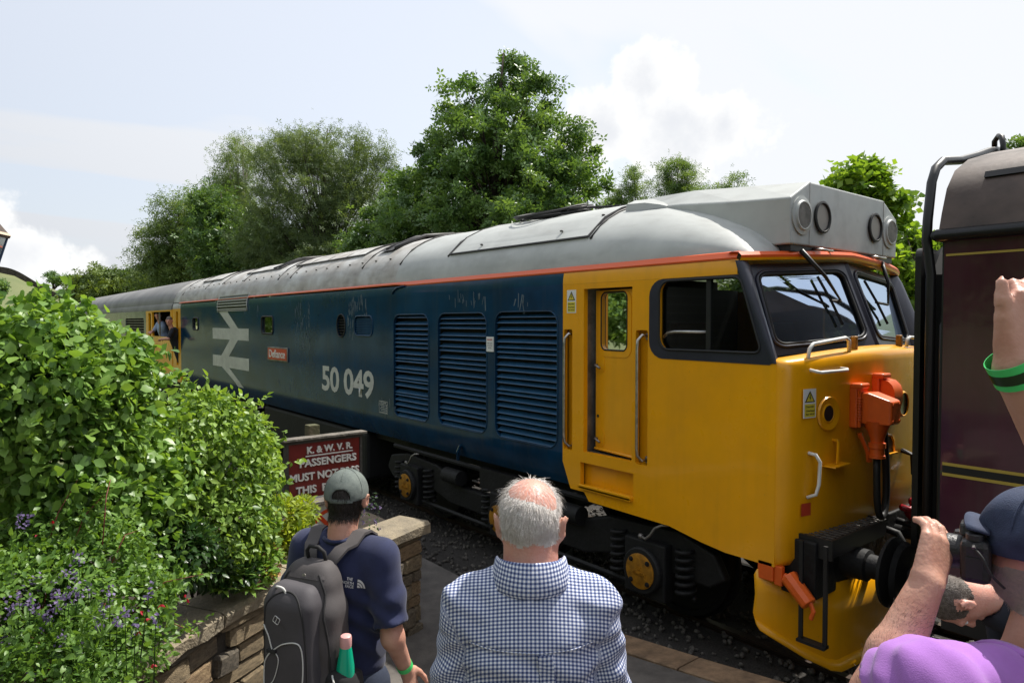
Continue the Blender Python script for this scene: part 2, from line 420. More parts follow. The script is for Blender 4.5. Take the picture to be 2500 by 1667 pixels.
def hill(name, m, fn, a0, a1, r0, r1, na=60, nr=30):
    """a hill as a sector of terrain round the camera: angle from the -X axis towards +Y (degrees)"""
    A = np.linspace(R(a0), R(a1), na); Rr = np.linspace(r0, r1, nr); AA, RR = np.meshgrid(A, Rr, indexing='ij')
    V = np.stack((-np.cos(AA)*RR, np.sin(AA)*RR, fn(np.degrees(AA), RR)), -1).reshape(-1, 3)
    i, j = np.meshgrid(np.arange(na-1), np.arange(nr-1), indexing='ij'); a = (i*nr+j).ravel()
    return tag(link(name, mesh_np(name, V, np.stack((a, a+nr, a+nr+1, a+1), -1), sm=True), m), kind='structure')
def h_field(a, r):
    top = 18.2-7.4*sstep(a, 2.0, 6.6)-9*sstep(a, 6.4, 11)-4*sstep(-a, 8, 50)
    return -1+sstep(r, 70, 235)*top-sstep(r, 240, 330)*12+np.sin(a*1.7+r*.05)*.3
hill('pasture_hill', 'field', h_field, -70, 12, 60, 330, 110, 40)
def h_far(a, r):
    top = (50+8*np.sin(a*.5+1.0)+10*sstep(a, 9, 14)+14*sstep(a, 14, 24))*(.45+.55*sstep(a, 4.5, 9))
    return -2+sstep(r, 330, 760)*top
hill('far_hill', 'far_wood', h_far, -40, 80, 320, 900, 150, 26)
def h_mid(a, r): return -1+sstep(r, 300, 420)*19*sstep(a, 4.5, 6.5)*sstep(-a, -11.5, -9.5)
hill('green_field', 'field_bright', h_mid, 3, 14, 290, 440, 40, 16)
def polar(a, r, z): return (-math.cos(R(a))*r, math.sin(R(a))*r, z)
# dry stone wall over the pasture and the far barn
mb = MB(); pts = []
for i in range(60):
    a = -6+i*.2; r = 186-1.6*abs(a-2)
    pts.append((a, r))
for (a, r), (a2, r2) in zip(pts, pts[1:]):
    za = float(h_field(np.array(a), np.array(float(r)))); zb = float(h_field(np.array(a2), np.array(float(r2))))
    p, q = polar(a, r, za-.3), polar(a2, r2, zb-.3); mb.add([p, q, polar(a2, r2, zb+1.3), polar(a, r, za+1.3), polar(a, r+1, za-.3), polar(a2, r2+1, zb-.3), polar(a2, r2+1, zb+1.3), polar(a, r+1, za+1.3)], [(0,1,2,3),(5,4,7,6),(3,2,6,7),(0,3,7,4),(1,5,6,2)])
tag(mb.build('dry_stone_wall', 'drystone'), 'long dark dry stone wall running along the grassy pasture hill', 'wall')
mat('barn_roof', (.62,.64,.66), .6); mat('barn_wall', (.16,.14,.12), .9)
br = empty('barn', polar(8.05, 395, 17.6), R(60))
m_ = MB(); m_.box(-7, 7, -4, 4, 0, 3.2); m_.build('wall', 'barn_wall', br)
m_ = MB(); m_.loft([[(x, -4.4, 3.1), (x, 0, 5.4), (x, 4.4, 3.1), (x, 0, 5.1)] for x in (-7.4, 7.4)], closed=True, cap=True); m_.build('roof', 'barn_roof', br)
tag(br, 'small white-roofed barn below the far wooded hill', 'barn')
# ------------------------------------------------------------------ track
TC = 5.835
mb = MB()
yy = np.array([2.9, 3.35, 3.9, 4.5, 7.2, 8.6, 9.6]); 
tb = link('track_bed', grid_mesh('track_bed', np.linspace(-70, 30, 200), np.concatenate((np.linspace(2.6, 9.9, 60),)), lambda X, Y: -.06-.22*sstep(np.abs(Y-TC), 2.2, 3.9)+.015*np.sin(X*9+Y*7)*np.cos(Y*11-X*3)), 'ballast'); tag(tb, kind='structure')
for s in (-1, 1):
    y = TC+s*.7525; m_ = MB(); pr = [(-.07,-.16),(.07,-.16),(.07,-.145),(.012,-.12),(.012,-.045),(.036,-.03),(.036,0),(-.036,0),(-.036,-.03),(-.012,-.045),(-.012,-.12),(-.07,-.145)]
    m_.loft([[(x, y+a, b) for a, b in pr] for x in (-70, 30)], closed=True, cap=True); m_.build('rail', 'rail_steel', tb)
m_ = MB(); m_.box(-.125, .125, -1.3, 1.3, -.27, -.145); slm = m_.mesh('sleeper'); slm.materials.append(MATS['sleeper'])
for i in range(60):
    link('sleeper', slm, None, tb, (-36+i*.7, TC, -.005 + .004*math.sin(i*3)))
# loose ballast
def rock_mesh(seed):
    rg = np.random.default_rng(seed); bm = bmesh.new(); bmesh.ops.create_icosphere(bm, subdivisions=1, radius=1)
    for v in bm.verts: v.co *= float(rg.uniform(.65, 1.15)); v.co.z *= .75
    V = np.array([v.co[:] for v in bm.verts]); F = np.array([[v.index for v in f.verts] for f in bm.faces]); bm.free(); return V, F
def scatter(template, C, S, rg, tint=None):
    V0, F0 = template; n = len(C)
    q = rg.normal(size=(n, 4)); q /= np.linalg.norm(q, axis=1)[:, None]; w, x, y, z = q.T
    M = np.stack([1-2*(y*y+z*z), 2*(x*y-z*w), 2*(x*z+y*w), 2*(x*y+z*w), 1-2*(x*x+z*z), 2*(y*z-x*w), 2*(x*z-y*w), 2*(y*z+x*w), 1-2*(x*x+y*y)], -1).reshape(n, 3, 3)
    V = np.einsum('nij,kj->nki', M, V0)*S[:, None, None]+C[:, None, :]
    F = F0[None]+np.arange(n)[:, None, None]*len(V0)
    return V.reshape(-1, 3), F.reshape(-1, F0.shape[1])
rg = np.random.default_rng(3)
n = 9000; bx = rg.uniform(-13, -.2, n); by = rg.uniform(2.7, 8.6, n); keep = ~((bx > -4.2) & (by < 4.3)); bx, by = bx[keep], by[keep]
C_ = np.stack((bx, by, -.045-.22*sstep(np.abs(by-TC), 2.2, 3.9)), -1)
V_, F_ = scatter(rock_mesh(1), C_, rg.uniform(.014, .034, len(C_)), rg)
tag(link('ballast_stones', mesh_np('ballast_stones', V_, F_), 'ballast_stone'), 'loose grey ballast stones beside and between the rails', 'ballast', kind='stuff')
# ------------------------------------------------------------------ platform ramp
SLOPE, RX0, EDGE = .136, -3.82, 4.2
def ramp_z(x): return .03+SLOPE*min(max(x-RX0, 0), 6.6)
mb = MB(); xs = [-9, RX0-.3, RX0, -3, -2, -1, 0, 1, 2, RX0+6.6, 6, 30]
top = [[(x, y, ramp_z(x)) for y in (-14, -2, 1, 3.0, 3.93)] for x in xs]
mb.loft(top); 
tag(mb.build('platform_ramp', 'asphalt', sm=20), kind='structure')
mb = MB(); mb.loft([[(x, 3.93, ramp_z(x)-.9), (x, EDGE-.03, ramp_z(x)-.9), (x, EDGE-.03, ramp_z(x)-.06)] for x in xs if x >= RX0]); 
pw = tag(mb.build('platform_face', 'stone_d'), kind='structure')
x = RX0-.1; k = 0
while x < 8:
    ln = random.uniform(.75, 1.15); m_ = MB(); a, b = x+.006, x+ln-.006
    za, zb = ramp_z(a), ramp_z(b); y0, y1 = 3.94+random.uniform(-.01, .01), EDGE+random.uniform(-.008, .008)
    m_.loft([[(xx, y0, z-.08), (xx, y1, z-.08), (xx, y1, z+.004), (xx, y1-.012, z+.016), (xx, y0+.008, z+.014), (xx, y0, z+.004)] for xx, z in ((a, za), (b, zb))], closed=True, cap=True)
    m_.build('edging_stone', 'edge_stone', pw, bevel=.006); x += ln
# ------------------------------------------------------------------ garden wall of coursed rubble
WL = [(-4.94,3.02), (-4.70,2.35), (-4.42,1.62), (-4.10,1.08), (-3.88,.80), (-3.66,.45), (-3.4,-.1), (-3.1,-.9), (-2.9,-1.6)]
WTOP = .93; WTH = .30
seg = [0]
for a, b in zip(WL, WL[1:]): seg.append(seg[-1]+math.hypot(b[0]-a[0], b[1]-a[1]))
def wall_at(t):
    t = min(max(t, 0), seg[-1]-1e-4)
    for i in range(len(WL)-1):
        if t <= seg[i+1]:
            u = (t-seg[i])/(seg[i+1]-seg[i]); a, b = WL[i], WL[i+1]; d = Vector((b[0]-a[0], b[1]-a[1], 0)).normalized()
            return Vector((a[0]+(b[0]-a[0])*u, a[1]+(b[1]-a[1])*u, 0)), d
gw = empty('garden_wall', (WL[0][0], WL[0][1], 0))
tag(gw, 'rough sandstone garden wall with flat coping stones holding up the flower bed', 'wall')
gwi = Vector(gw.location)
def stone_mesh(seed):
    rg = np.random.default_rng(seed); bm = bmesh.new(); bmesh.ops.create_cube(bm, size=1)
    bmesh.ops.bevel(bm, geom=bm.edges[:], offset=.09, segments=1, affect='EDGES', profile=.5)
    for v in bm.verts: v.co += Vector(rg.uniform(-.045, .045, 3).tolist())
    me = bpy.data.meshes.new('stone'); bm.to_mesh(me); bm.free(); return me
STM = []
for sname in ('stone_a', 'stone_b', 'stone_c', 'stone_d'):
    for q in range(3):
        me = stone_mesh(len(STM)+5); me.materials.append(MATS[sname]); STM.append(me)
core = MB(); rr = []
for t in np.linspace(.04, seg[-1], 30):
    p, d = wall_at(t); nrm = Vector((-d.y, d.x, 0))   # towards +X side
    if nrm.x < 0: nrm = -nrm
    rr.append([p-nrm*.03-gwi+Vector((0,0,-.3)), p-nrm*.03-gwi+Vector((0,0,WTOP-.06)), p-nrm*(WTH-.03)-gwi+Vector((0,0,WTOP-.06)), p-nrm*(WTH-.03)-gwi+Vector((0,0,-.3))])
core.loft(rr, closed=True, cap=True); core.build('wall_core', 'mortar', gw)
z = -.12; rs = random.Random(4)
while z < WTOP-.09:
    hgt = min(rs.uniform(.075, .15), WTOP-.075-z)
    if hgt < .04: break
    t = rs.uniform(-.12, 0)
    while t < seg[-1]-.1:
        ln = rs.uniform(.16, .46)*(1.0 if hgt > .1 else 1.15)
        t0, t1 = max(t, 0), min(t+ln, seg[-1])
        if t1-t0 > .07:
            p, d = wall_at((t0+t1)/2); nrm = Vector((-d.y, d.x, 0)); nrm = nrm if nrm.x > 0 else -nrm
            dep = rs.uniform(.13, .17); pr = rs.uniform(-.012, .03)
            o = link('stone', rs.choice(STM), None, gw)
            o.location = p-gwi+nrm*(pr-dep/2)+Vector((0, 0, z+hgt/2)); o.scale = (t1-t0-.010, dep, hgt-.010)
            o.rotation_euler = (rs.uniform(-.02, .02), rs.uniform(-.03, .03), math.atan2(d.y, d.x)+rs.uniform(-.03, .03))
        t += ln
    # the far end of the wall
    p, d = wall_at(0); nrm = Vector((-d.y, d.x, 0)); nrm = nrm if nrm.x > 0 else -nrm
    o = link('stone', rs.choice(STM), None, gw); o.location = p-gwi-nrm*(WTH*.62)-d*.0+Vector((0, 0, z+hgt/2)); o.scale = (.16, WTH*.62, hgt-.01); o.rotation_euler = (0, 0, math.atan2(d.y, d.x)+rs.uniform(-.04, .04))
    z += hgt
t = -.05; k = 0
while t < seg[-1]-.1:
    ln = rs.uniform(.5, .8) if k else .78
    rings = []
    for u in np.linspace(t, min(t+ln-.012, seg[-1]-.01), 5):
        p, d = wall_at(u); p = p+d*min(u, 0) if u < 0 else p
        nrm = Vector((-d.y, d.x, 0)); nrm = nrm if nrm.x > 0 else -nrm; q = p-gwi; j = lambda a: rs.uniform(-a, a)
        rings.append([q+nrm*(.045+j(.012))+Vector((0,0,WTOP-.085+j(.008))), q+nrm*(.05+j(.012))+Vector((0,0,WTOP-.015+j(.006))), q+nrm*(.02+j(.008))+Vector((0,0,WTOP+.004+j(.003))), q-nrm*(WTH+.0+j(.01))+Vector((0,0,WTOP+.006+j(.003))), q-nrm*(WTH+.03+j(.01))+Vector((0,0,WTOP-.02)), q-nrm*(WTH+.03)+Vector((0,0,WTOP-.085))])
    m_ = MB(); m_.loft(rings, closed=True, cap=True); m_.build('coping_stone', 'coping', gw); t += ln; k += 1
# soil of the raised bed behind the wall
def bed_z(X, Y): return .80+.05*np.sin(X*3)*np.cos(Y*4)
pl = []
for t in np.linspace(0, seg[-1], 24):
    p, d = wall_at(t); nrm = Vector((-d.y, d.x, 0)); nrm = nrm if nrm.x > 0 else -nrm; q = p-nrm*(WTH-.06); pl.append(q)
mb = MB(); mb.loft([[(q.x-s*3.4, q.y+s*.6*(1 if q.y > 1 else -.2)*(.3 if q.y > 2.4 else 1), (.82+.03*math.sin(q.y*9+s*7))-(.75*max(0, s-.55)/.45 if q.y > 2.2 else 0)) for s in (0, .15, .3, .5, .75, 1)] for q in pl])
tag(mb.build('flower_bed', 'soil', sm=True), kind='structure')
# ------------------------------------------------------------------ diesel locomotive
mat('loco_blue', (.005,.042,.098), .10, coat=0, var=.3, vscale=2.2, rvar=.08, bump=.035, bscale=2.6, spec=.34)
mat('slat_blue', (.022,.085,.17), .30, var=.25, vscale=5, rvar=.2)
mat('loco_yellow', (.92,.405,.003), .24, coat=.25, var=.07, vscale=2.2, rvar=.16, bump=.012, bscale=6)
mat('roof_grey', (.50,.515,.49), .42, color2=(.40,.415,.40), vscale=1.6, rvar=.2, bump=.02, bscale=8)
mat('roof_dirty', (.36,.335,.295), .5, color2=(.56,.565,.55), vscale=2.8, rvar=.2, bump=.05, bscale=18)
mat('roof_dark', (.035,.032,.03), .55, var=.4)
mat('stripe_orange', (.78,.115,.02), .35)
mat('logo_white', (.55,.56,.54), .4, var=.15, vscale=5)
mat('frame_navy', (.022,.024,.04), .38, var=.2)
mat('black_paint', (.012,.012,.013), .45, var=.3)
mat('under_black', (.004,.004,.0045), .7, var=.6, vscale=6, bump=.3, bscale=25)
mat('rubber', (.012,.012,.012), .6)
mat('steel', (.5,.48,.45), .32, metal=1, var=.3, vscale=20)
mat('steel_dull', (.30,.28,.26), .5, metal=.8, var=.4)
mat('white_paint', (.78,.77,.73), .4, var=.1)
mat('box_orange', (.78,.125,.015), .38, var=.15, bump=.05, bscale=30)
mat('plate_red', (.55,.06,.025), .4); mat('valve_red', (.35,.01,.02), .3)
mat('sticker_white', (.8,.8,.78), .5); mat('sticker_yellow', (.75,.62,.06), .5); mat('ink', (.012,.012,.012), .6)
mat('cover_yellow', (.36,.155,.006), .5, var=.4, vscale=14, bump=.2)
mat('lens_beige', (.32,.29,.25), .5); mat('scuff', (.11,.15,.18), .6); mat('interior_dark', (.03,.03,.028), .9); mat('interior_green', (.10,.13,.10), .7); mat('seat_brown', (.06,.035,.025), .7)
glassmat('cab_glass', (.42,.46,.44), .03, (.62, .74, .92), .75); glassmat('dark_glass', (.25,.28,.26))
glassmat('lens_glass', (.5,.5,.5))
grime('loco_yellow', (.34,.17,.02), .13, .30); grime('loco_blue', (.05,.065,.07), .35, .25); grime('roof_grey', (.20,.19,.17), .35, .2, (1.5, 5, 5)); grime('roof_dirty', (.10,.09,.08), .55, .3, (1.5, 5, 5))
B = 4.45; BF = 2*TC-B; HW = TC-B
LOC = empty('diesel_locomotive', (-11.2, TC, 0))
tag(LOC, 'blue and yellow diesel locomotive with grey roof and white double arrow, number 50 049', 'locomotive')
def wb(mb, name, m, root=None, **kw):
    root = root or LOC; o = mb.build(name, m, root, **kw)
    if root.type == 'EMPTY': o.matrix_parent_inverse = Matrix.Translation(-Vector(root.location))
    return o
def wl(o, root=None):
    root = root or LOC; o.parent = root
    if root.type == 'EMPTY': o.matrix_parent_inverse = Matrix.Translation(-Vector(root.location))
    return o
SIDE = lambda u, v, d: (u, B+d, v)
FAR = lambda u, v, d: (u, BF-d, v)
XB0, XB1, XC = -19.1, -4.73, -2.55      # blue from XB0 to XB1, cab to XC
def arc(a, h, z0=3.14, n=22):
    return [(-a*math.cos(math.pi*i/n), z0+h*max(0, math.sin(math.pi*i/n))) for i in range(n+1)]
ROOF_A, ROOF_H = HW-.045, .752
def roof_z(dy): return 3.14+ROOF_H*max(0, 1-(dy/ROOF_A)**2)**.5
# roof
mb = MB(); st = [-19.95, -19.6, -19.1]+[-18+i*1.0 for i in range(10)]+[-8.0]
mb.loft([[(x, TC+y, z) for y, z in arc(ROOF_A, ROOF_H)] for x in st]); wb(mb, 'roof', 'roof_dirty', sm=True)
mb = MB(); rings = []
for x in [-8.0, -7, -6, -5.3, -5, -4.7, -4.4, -4.2, -4.0, -3.8, -3.6, -3.4, -3.25, -3.1, -3.0, -2.93, -2.87, -2.82, -2.785, -2.765]:
    t = max(0, (x+5.0)/(5.0-2.76)); h = (ROOF_H-.035*min(1, max(0, (x+8)/3.2)))*max(0, 1-t**2.5)**.60; a = ROOF_A-.09*t**5
    rings.append([(x-.10*t**3*abs(y/ROOF_A)**2.5*1.0, TC+y, z) for y, z in arc(a, max(h, .012))])
mb.loft(rings); CABR = wb(mb, 'cab_roof', 'roof_grey', sm=True)
# shoulder, stripe and lower turn-under
mb = MB(); mb.loft([[(x, B, 2.975), (x, B+.003, 3.03), (x, B+.014, 3.085)] for x in (XB0, XB1)]); wb(mb, 'cantrail_panel', 'loco_blue', sm=True)
mb = MB(); mb.loft([[(x, B, 2.975), (x, B+.003, 3.03), (x, B+.014, 3.085)] for x in (XB1+.001, -2.865)]); wb(mb, 'cab_cantrail', 'loco_yellow', sm=True)
mb = MB(); mb.loft([[(x, B+.010, 3.086+e), (x, B+.006, 3.10+e), (x, B+.034, 3.142), (x, B+.06, 3.15)] for x, e in ((-19.3,.025),(-7.95,.02),(-7.6,0),(-4,0),(-2.875,0))]); wb(mb, 'cantrail_stripe', 'stripe_orange')
mb = MB(); mb.tube([(-7.99, B-.006, 2.99), (-7.97, B-.006, 3.03), (-7.88, B-.004, 3.07), (-7.7, B+.002, 3.085)], .012, 6); wb(mb, 'rain_strip', 'loco_blue', sm=True)
def lower(x0, x1): 
    m_ = MB(); m_.loft([[(x, B, 1.38), (x, B+.012, 1.29), (x, B+.05, 1.17), (x, B+.10, 1.06), (x, B+.3, 1.05)] for x in (x0, x1)]); return m_
wb(lower(XB0, XB1), 'side_sill', 'loco_blue', sm=40)
# blue body side with its openings
G = [(-7.97, -7.11, 1.39, 2.72), (-6.90, -5.93, 1.40, 2.725), (-5.78, -4.80, 1.40, 2.73)]
ghole = [rrect(a, b, c, d, .13) for a, b, c, d in G]
win = [rrect(-13.01, -12.41, 2.41, 2.73, .07), rrect(-17.89, -17.43, 2.44, 2.73, .07), rrect(-9.70, -9.42, 2.40, 2.74, .135), rrect(-9.11, -8.56, 2.43, 2.71, .09)]
outer = [(XB0, 1.38), (-12, 1.38), (-8, 1.38), (XB1, 1.38), (XB1, 2.975), (-8, 2.975), (-12, 2.975), (XB0, 2.975)]
mb = MB(); mb.plate(outer, ghole+win, SIDE, .035); BS = wb(mb, 'body_side', 'loco_blue')
mb = MB(); mb.plate(outer, [], FAR, .03); wb(mb, 'far_body_side', 'loco_blue')
mb = MB(); mb.box(XB0+.05, XB1-.12, B+.14, BF-.1, 1.06, 3.1); wb(mb, 'engine_room', 'interior_dark')
# rolled lip round each big grille, and the slats one by one
for gi, ((a, b, c, d), hole) in enumerate(zip(G, ghole)):
    mb = MB(); hp = [(p[0], B-.003, p[1]) for p in hole]; mb.tube(hp+[hp[0]], .007, 5, cap=False); GR = wb(mb, 'grille_surround', 'loco_blue', sm=True)
    m_ = MB(); m_.loft([[(x, B+.070, .026), (x, B+.010, -.010), (x, B+.007, -.016), (x, B+.070, .019)] for x in (a+.012, b-.012)], closed=True, cap=True); sm_ = m_.mesh('slat'); sm_.materials.append(MATS['slat_blue'])
    n = 21 if gi != 1 else 20
    for i in range(n):
        z = c+.03+(d-c-.07)*i/(n-1); o = link('slat', sm_, None, GR, (0, random.uniform(-.002, .002), z))
        edge = .13-min(z-c, d-z+.02, .13); 
        if edge > .03:
            s = 1-.55*edge/(b-a); o.scale = (s, 1, 1); o.location.x = (a+b)/2*(1-s)
        o.rotation_euler = (0, random.uniform(-.002, .002), 0)
# small louvres and lights
for (a, b, c, d, n, m) in ((-9.70, -9.42, 2.40, 2.74, 8, 'black_paint'), (-9.11, -8.56, 2.43, 2.71, 10, 'slat_blue')):
    mb = MB(); hp = [(p[0], B-.004, p[1]) for p in rrect(a, b, c, d, .09 if n == 10 else .135)]; mb.tube(hp+[hp[0]], .010, 5, cap=False); LV = wb(mb, 'louvre_rim', 'loco_blue' if n == 10 else 'rubber', sm=True)
    m_ = MB(); m_.loft([[(x, B+.05, .02), (x, B+.006, -.006), (x, B+.006, -.012), (x, B+.05, .012)] for x in (a+.01, b-.01)], closed=True, cap=True); sm_ = m_.mesh('louvre_slat'); sm_.materials.append(MATS[m])
    for i in range(n): link('louvre_slat', sm_, None, LV, (0, 0, c+.02+(d-c-.05)*i/(n-1)))
for (a, b, c, d) in ((-13.01, -12.41, 2.41, 2.73), (-17.89, -17.43, 2.44, 2.73)):
    mb = MB(); hp = [(p[0], B-.004, p[1]) for p in rrect(a, b, c, d, .07)]; mb.tube(hp+[hp[0]], .016, 6, cap=False); W = wb(mb, 'window', 'rubber', sm=True)
    mb = MB(); mb.plate(rrect(a, b, c, d, .07), [], lambda u, v, e: (u, B+.02, v)); mb.build('pane', 'dark_glass', W)
# louvred intake let into the shoulder
mb = MB(); px = [(B-.008, 2.86), (B-.012, 2.98), (B+.0, 3.08), (B+.05, 3.18), (B+.115, 3.28), (B+.15, 3.315)]
a, b = -15.81, -13.84
for xx in (a, b): mb.tube([(xx, y, z) for y, z in px], .014, 6)
mb.tube([(a, *px[-1]), (b, *px[-1])], .016, 6); mb.tube([(a, *px[0]), (b, *px[0])], .012, 6); RG = wb(mb, 'intake_frame', 'roof_grey', sm=True)
mb = MB(); mb.loft([[(a, y+.004, z) for y, z in px], [(b, y+.004, z) for y, z in px]]); mb.build('intake_backing', 'black_paint', RG)
m_ = MB(); m_.box(a+.01, b-.01, -.014, .022, -.006, .012); sm_ = m_.mesh('intake_slat'); sm_.materials.append(MATS['logo_white'])
for i in range(9):
    t = (i+.5)/9*(len(px)-1); k = int(t); f = t-k; y = px[k][0]*(1-f)+px[k+1][0]*f; z = px[k][1]*(1-f)+px[k+1][1]*f
    link('intake_slat', sm_, None, RG, (0, y-.006, z))
mb = MB(); mb.tube([(-16.05, B+.01, 3.06), (-15.95, B+.09, 3.25), (-15.75, B+.17, 3.345), (-13.5, B+.17, 3.345), (-13.42, B+.14, 3.31), (-13.5, B+.02, 3.09)], .016, 6); mb.build('intake_gutter', 'roof_grey', RG, sm=True)
# double arrow
mb = MB(); yl = B-.003
def poly(pts): mb.plate(pts, [], lambda u, v, d: (u, yl, v))
q = [(-16.235, 2.255), (-14.97, 2.255), (-15.59, 1.90), (-16.235, 1.90), (-16.235, 1.655), (-15.56, 1.655), (-14.66, 1.38), (-14.30, 1.38), (-15.04, 1.655), (-13.765, 1.655), (-13.765, 1.90), (-15.05, 1.90), (-14.44, 2.255), (-13.765, 2.255), (-13.765, 2.495), (-14.42, 2.495), (-15.16, 2.865), (-15.76, 2.865), (-14.94, 2.495), (-16.235, 2.495)]
poly(q); mb.add([(-14.66, B-.003, 1.38), (-14.30, B-.003, 1.38), (-14.14, B+.009, 1.29), (-14.50, B+.009, 1.29)], [(0,1,2,3)]); wb(mb, 'double_arrow_emblem', 'logo_white', fix=False)
def fit_text(s, w, h, **kw):
    me = text_mesh(s, 1.0, **kw); V = np.array([v.co[:] for v in me.vertices]); lo, hi = V.min(0), V.max(0)
    for v in me.vertices: v.co.x = (v.co.x-(lo[0]+hi[0])/2)*w/(hi[0]-lo[0]); v.co.y = (v.co.y-(lo[1]+hi[1])/2)*h/(hi[1]-lo[1])
    return me
SX = Matrix.Rotation(R(90), 4, 'X')
def on_side(name, me, cx, cz, m, y, parent=None):
    me.transform(Matrix.Translation((cx, y, cz)) @ SX); o = link(name, me, m); return wl(o, parent)
on_side('number', fit_text('50 049', 1.74, .40, bold=.026, spacing=.95), -9.40, 1.745, 'logo_white', B-.003)
# nameplate
mb = MB(); mb.box(-12.66, -11.68, B-.022, B, 1.925, 2.175); NP = wb(mb, 'nameplate', 'steel_dull', bevel=.006)
mb = MB(); mb.box(-12.63, -11.71, B-.026, B-.021, 1.95, 2.15); mb.build('plate_face', 'plate_red', NP)
me = fit_text('Defiance', .78, .145, bold=.012, depth=.004); on_side('lettering', me, -12.17, 2.055, 'white_paint', B-.028, NP)
# small data panel
mb = MB(); x0, x1, z0, z1 = -8.38, -8.14, 1.37, 1.555; w = .006
def bar(x0, x1, z0, z1, y=B-.003): mb.plate([(x0, z0), (x1, z0), (x1, z1), (x0, z1)], [], lambda u, v, d: (u, y, v))
bar(x0, x1, z1-w, z1); bar(x0, x1, z0+.02, z0+.02+w); bar(x0, x0+w, z0+.02, z1); bar(x1-w, x1, z0+.02, z1); bar(x0, x1, z1-.045, z1-.04)
for i in range(5): bar(x0+.03+.02*(i % 2), x1-.08, z1-.062-i*.023, z1-.056-i*.023); bar(x1-.055, x1-.025, z1-.066-i*.023, z1-.054-i*.023)
DPN = wb(mb, 'data_panel', 'logo_white', fix=False)
on_side('panel_lettering', fit_text('50 049', .16, .02, bold=.02), -8.26, 1.532, 'logo_white', B-.003, DPN)
# black and white notice between the grilles
mb = MB(); mb.box(-5.925, -5.80, B-.010, B-.001, 2.305, 2.465); NT = wb(mb, 'notice', 'sticker_white')
on_side('lettering', fit_text('DANGER', .09, .018, bold=.02), -5.8625, 2.435, 'plate_red', B-.012, NT)
for i, (s, w_) in enumerate((('KEEP CLEAR', .09), ('OF MOVING', .09), ('BLADES', .06))): on_side('lettering', fit_text(s, w_, .013), -5.8625, 2.395-i*.024, 'ink', B-.012, NT)
def warning(name, w, h, M, parent):
    """white notice with yellow warning triangle; local x right, y up, facing +z"""
    mb = MB(); mb.box(-w/2, w/2, -h/2, h/2, -.004, 0); 
    o = mb.build(name, 'sticker_white', None); o.data.transform(M); wl(o, parent)
    def flat(nm, pts, z, m, holes=()):
        k = MB(); k.plate(pts, list(holes), lambda u, v, d: (u, v, z)); q = k.build(nm, m, o, fix=False); q.data.transform(M); return q
    t = h*.40; ty = h*.04
    flat('triangle_border', [(-w*.42, ty), (w*.42, ty), (0, ty+t)], .001, 'ink'); flat('triangle', [(-w*.30, ty+t*.08), (w*.30, ty+t*.08), (0, ty+t*.80)], .002, 'sticker_yellow')
    flat('bolt_symbol', [(.02*w, ty+t*.70), (-.10*w, ty+t*.36), (-.01*w, ty+t*.40), (-.03*w, ty+t*.12), (.09*w, ty+t*.46), (.0, ty+t*.42), (.06*w, ty+t*.70)], .003, 'ink')
    flat('panel', [(-w*.42, -h*.46), (w*.42, -h*.46), (w*.42, -h*.02), (-w*.42, -h*.02)], .001, 'sticker_yellow')
    for s, ww, hh, y in (('Danger', .70, .085, -.115), ('Overhead', .70, .065, -.245), ('live wires', .70, .06, -.36)):
        me = fit_text(s, w*ww, h*hh, bold=.02); me.transform(M @ Matrix.Translation((0, h*y, .003))); q = link('lettering', me, 'ink'); q.parent = o
    return o
warning('warning_notice', .12, .215, Matrix.Translation((-4.61, B-.003, 2.815)) @ SX, LOC)
# ------------------------------------------------ cab side
DX0, DX1, DZ0, DZ1 = -4.45, -3.87, 1.43, 2.975
hole_door = [(DX0, DZ0), (DX1, DZ0), (DX1, DZ1-.05), (DX0, DZ1-.05)]
rec1 = rrect(-4.715, -4.60, 1.42, 2.555, .02); rec2 = rrect(-3.83, -3.70, 1.42, 2.555, .02)
step = [(-4.49, 1.10), (-3.85, 1.10), (-3.85, 1.33), (-4.49, 1.33)]
wino = rrect(-3.58, -2.84, 2.40, 2.955, (.10, .06, .05, .10))
cab_out = [(XB1+.002, 1.30), (-4.62, 1.06), (-4.44, 1.06), (-4.38, .985), (-3.47, .97), (-3.16, .915), (-2.95, .89), (XC, .89), (XC, 2.325), (XC-.035, 2.33), (-2.852, 2.974), (XB1+.002, 2.974)]
# window opening slopes with the front pillar
def slope(p): return (p[0]+(.20 if p[0] > -3.1 else 0)*(2.955-p[1])/.555*.9, p[1])
wino = [slope(p) for p in wino]
wbig = [(u-.012 if u < -3.2 else u+.004, 2.6775+(v-2.6775)*1.03) for u, v in wino]
mb = MB(); mb.plate(cab_out, [hole_door, rec1, rec2, step, wbig], SIDE, .05); CS = wb(mb, 'cab_side', 'loco_yellow')
mb = MB(); mb.plate(cab_out, [wino], FAR, .05); wb(mb, 'far_cab_side', 'loco_yellow')
for (a, b, c, d) in ((-4.73, -4.585, 1.405, 2.57), (-3.845, -3.685, 1.405, 2.57), (-4.51, -3.83, 1.08, 1.35)):
    mb = MB(); mb.box(a, b, B+.075, B+.085, c, d); wb(mb, 'recess_panel', 'loco_yellow')
for x in (-4.66, -3.77):
    mb = MB(); mb.tube([(x+.035, B+.05, 2.50), (x+.01, B-.0, 2.515), (x-.012, B-.03, 2.47), (x-.015, B-.035, 2.40), (x-.015, B-.035, 1.56), (x-.012, B-.03, 1.50), (x+.01, B, 1.455), (x+.035, B+.05, 1.46)], .0135, 8); HR = wb(mb, 'handrail', 'steel', sm=True)
    mb = MB(); 
    for z in (2.50, 1.46): mb.box(x+.005, x+.06, B+.045, B+.074, z-.03, z+.03)
    mb.build('rail_bracket', 'steel_dull', HR, bevel=.008)
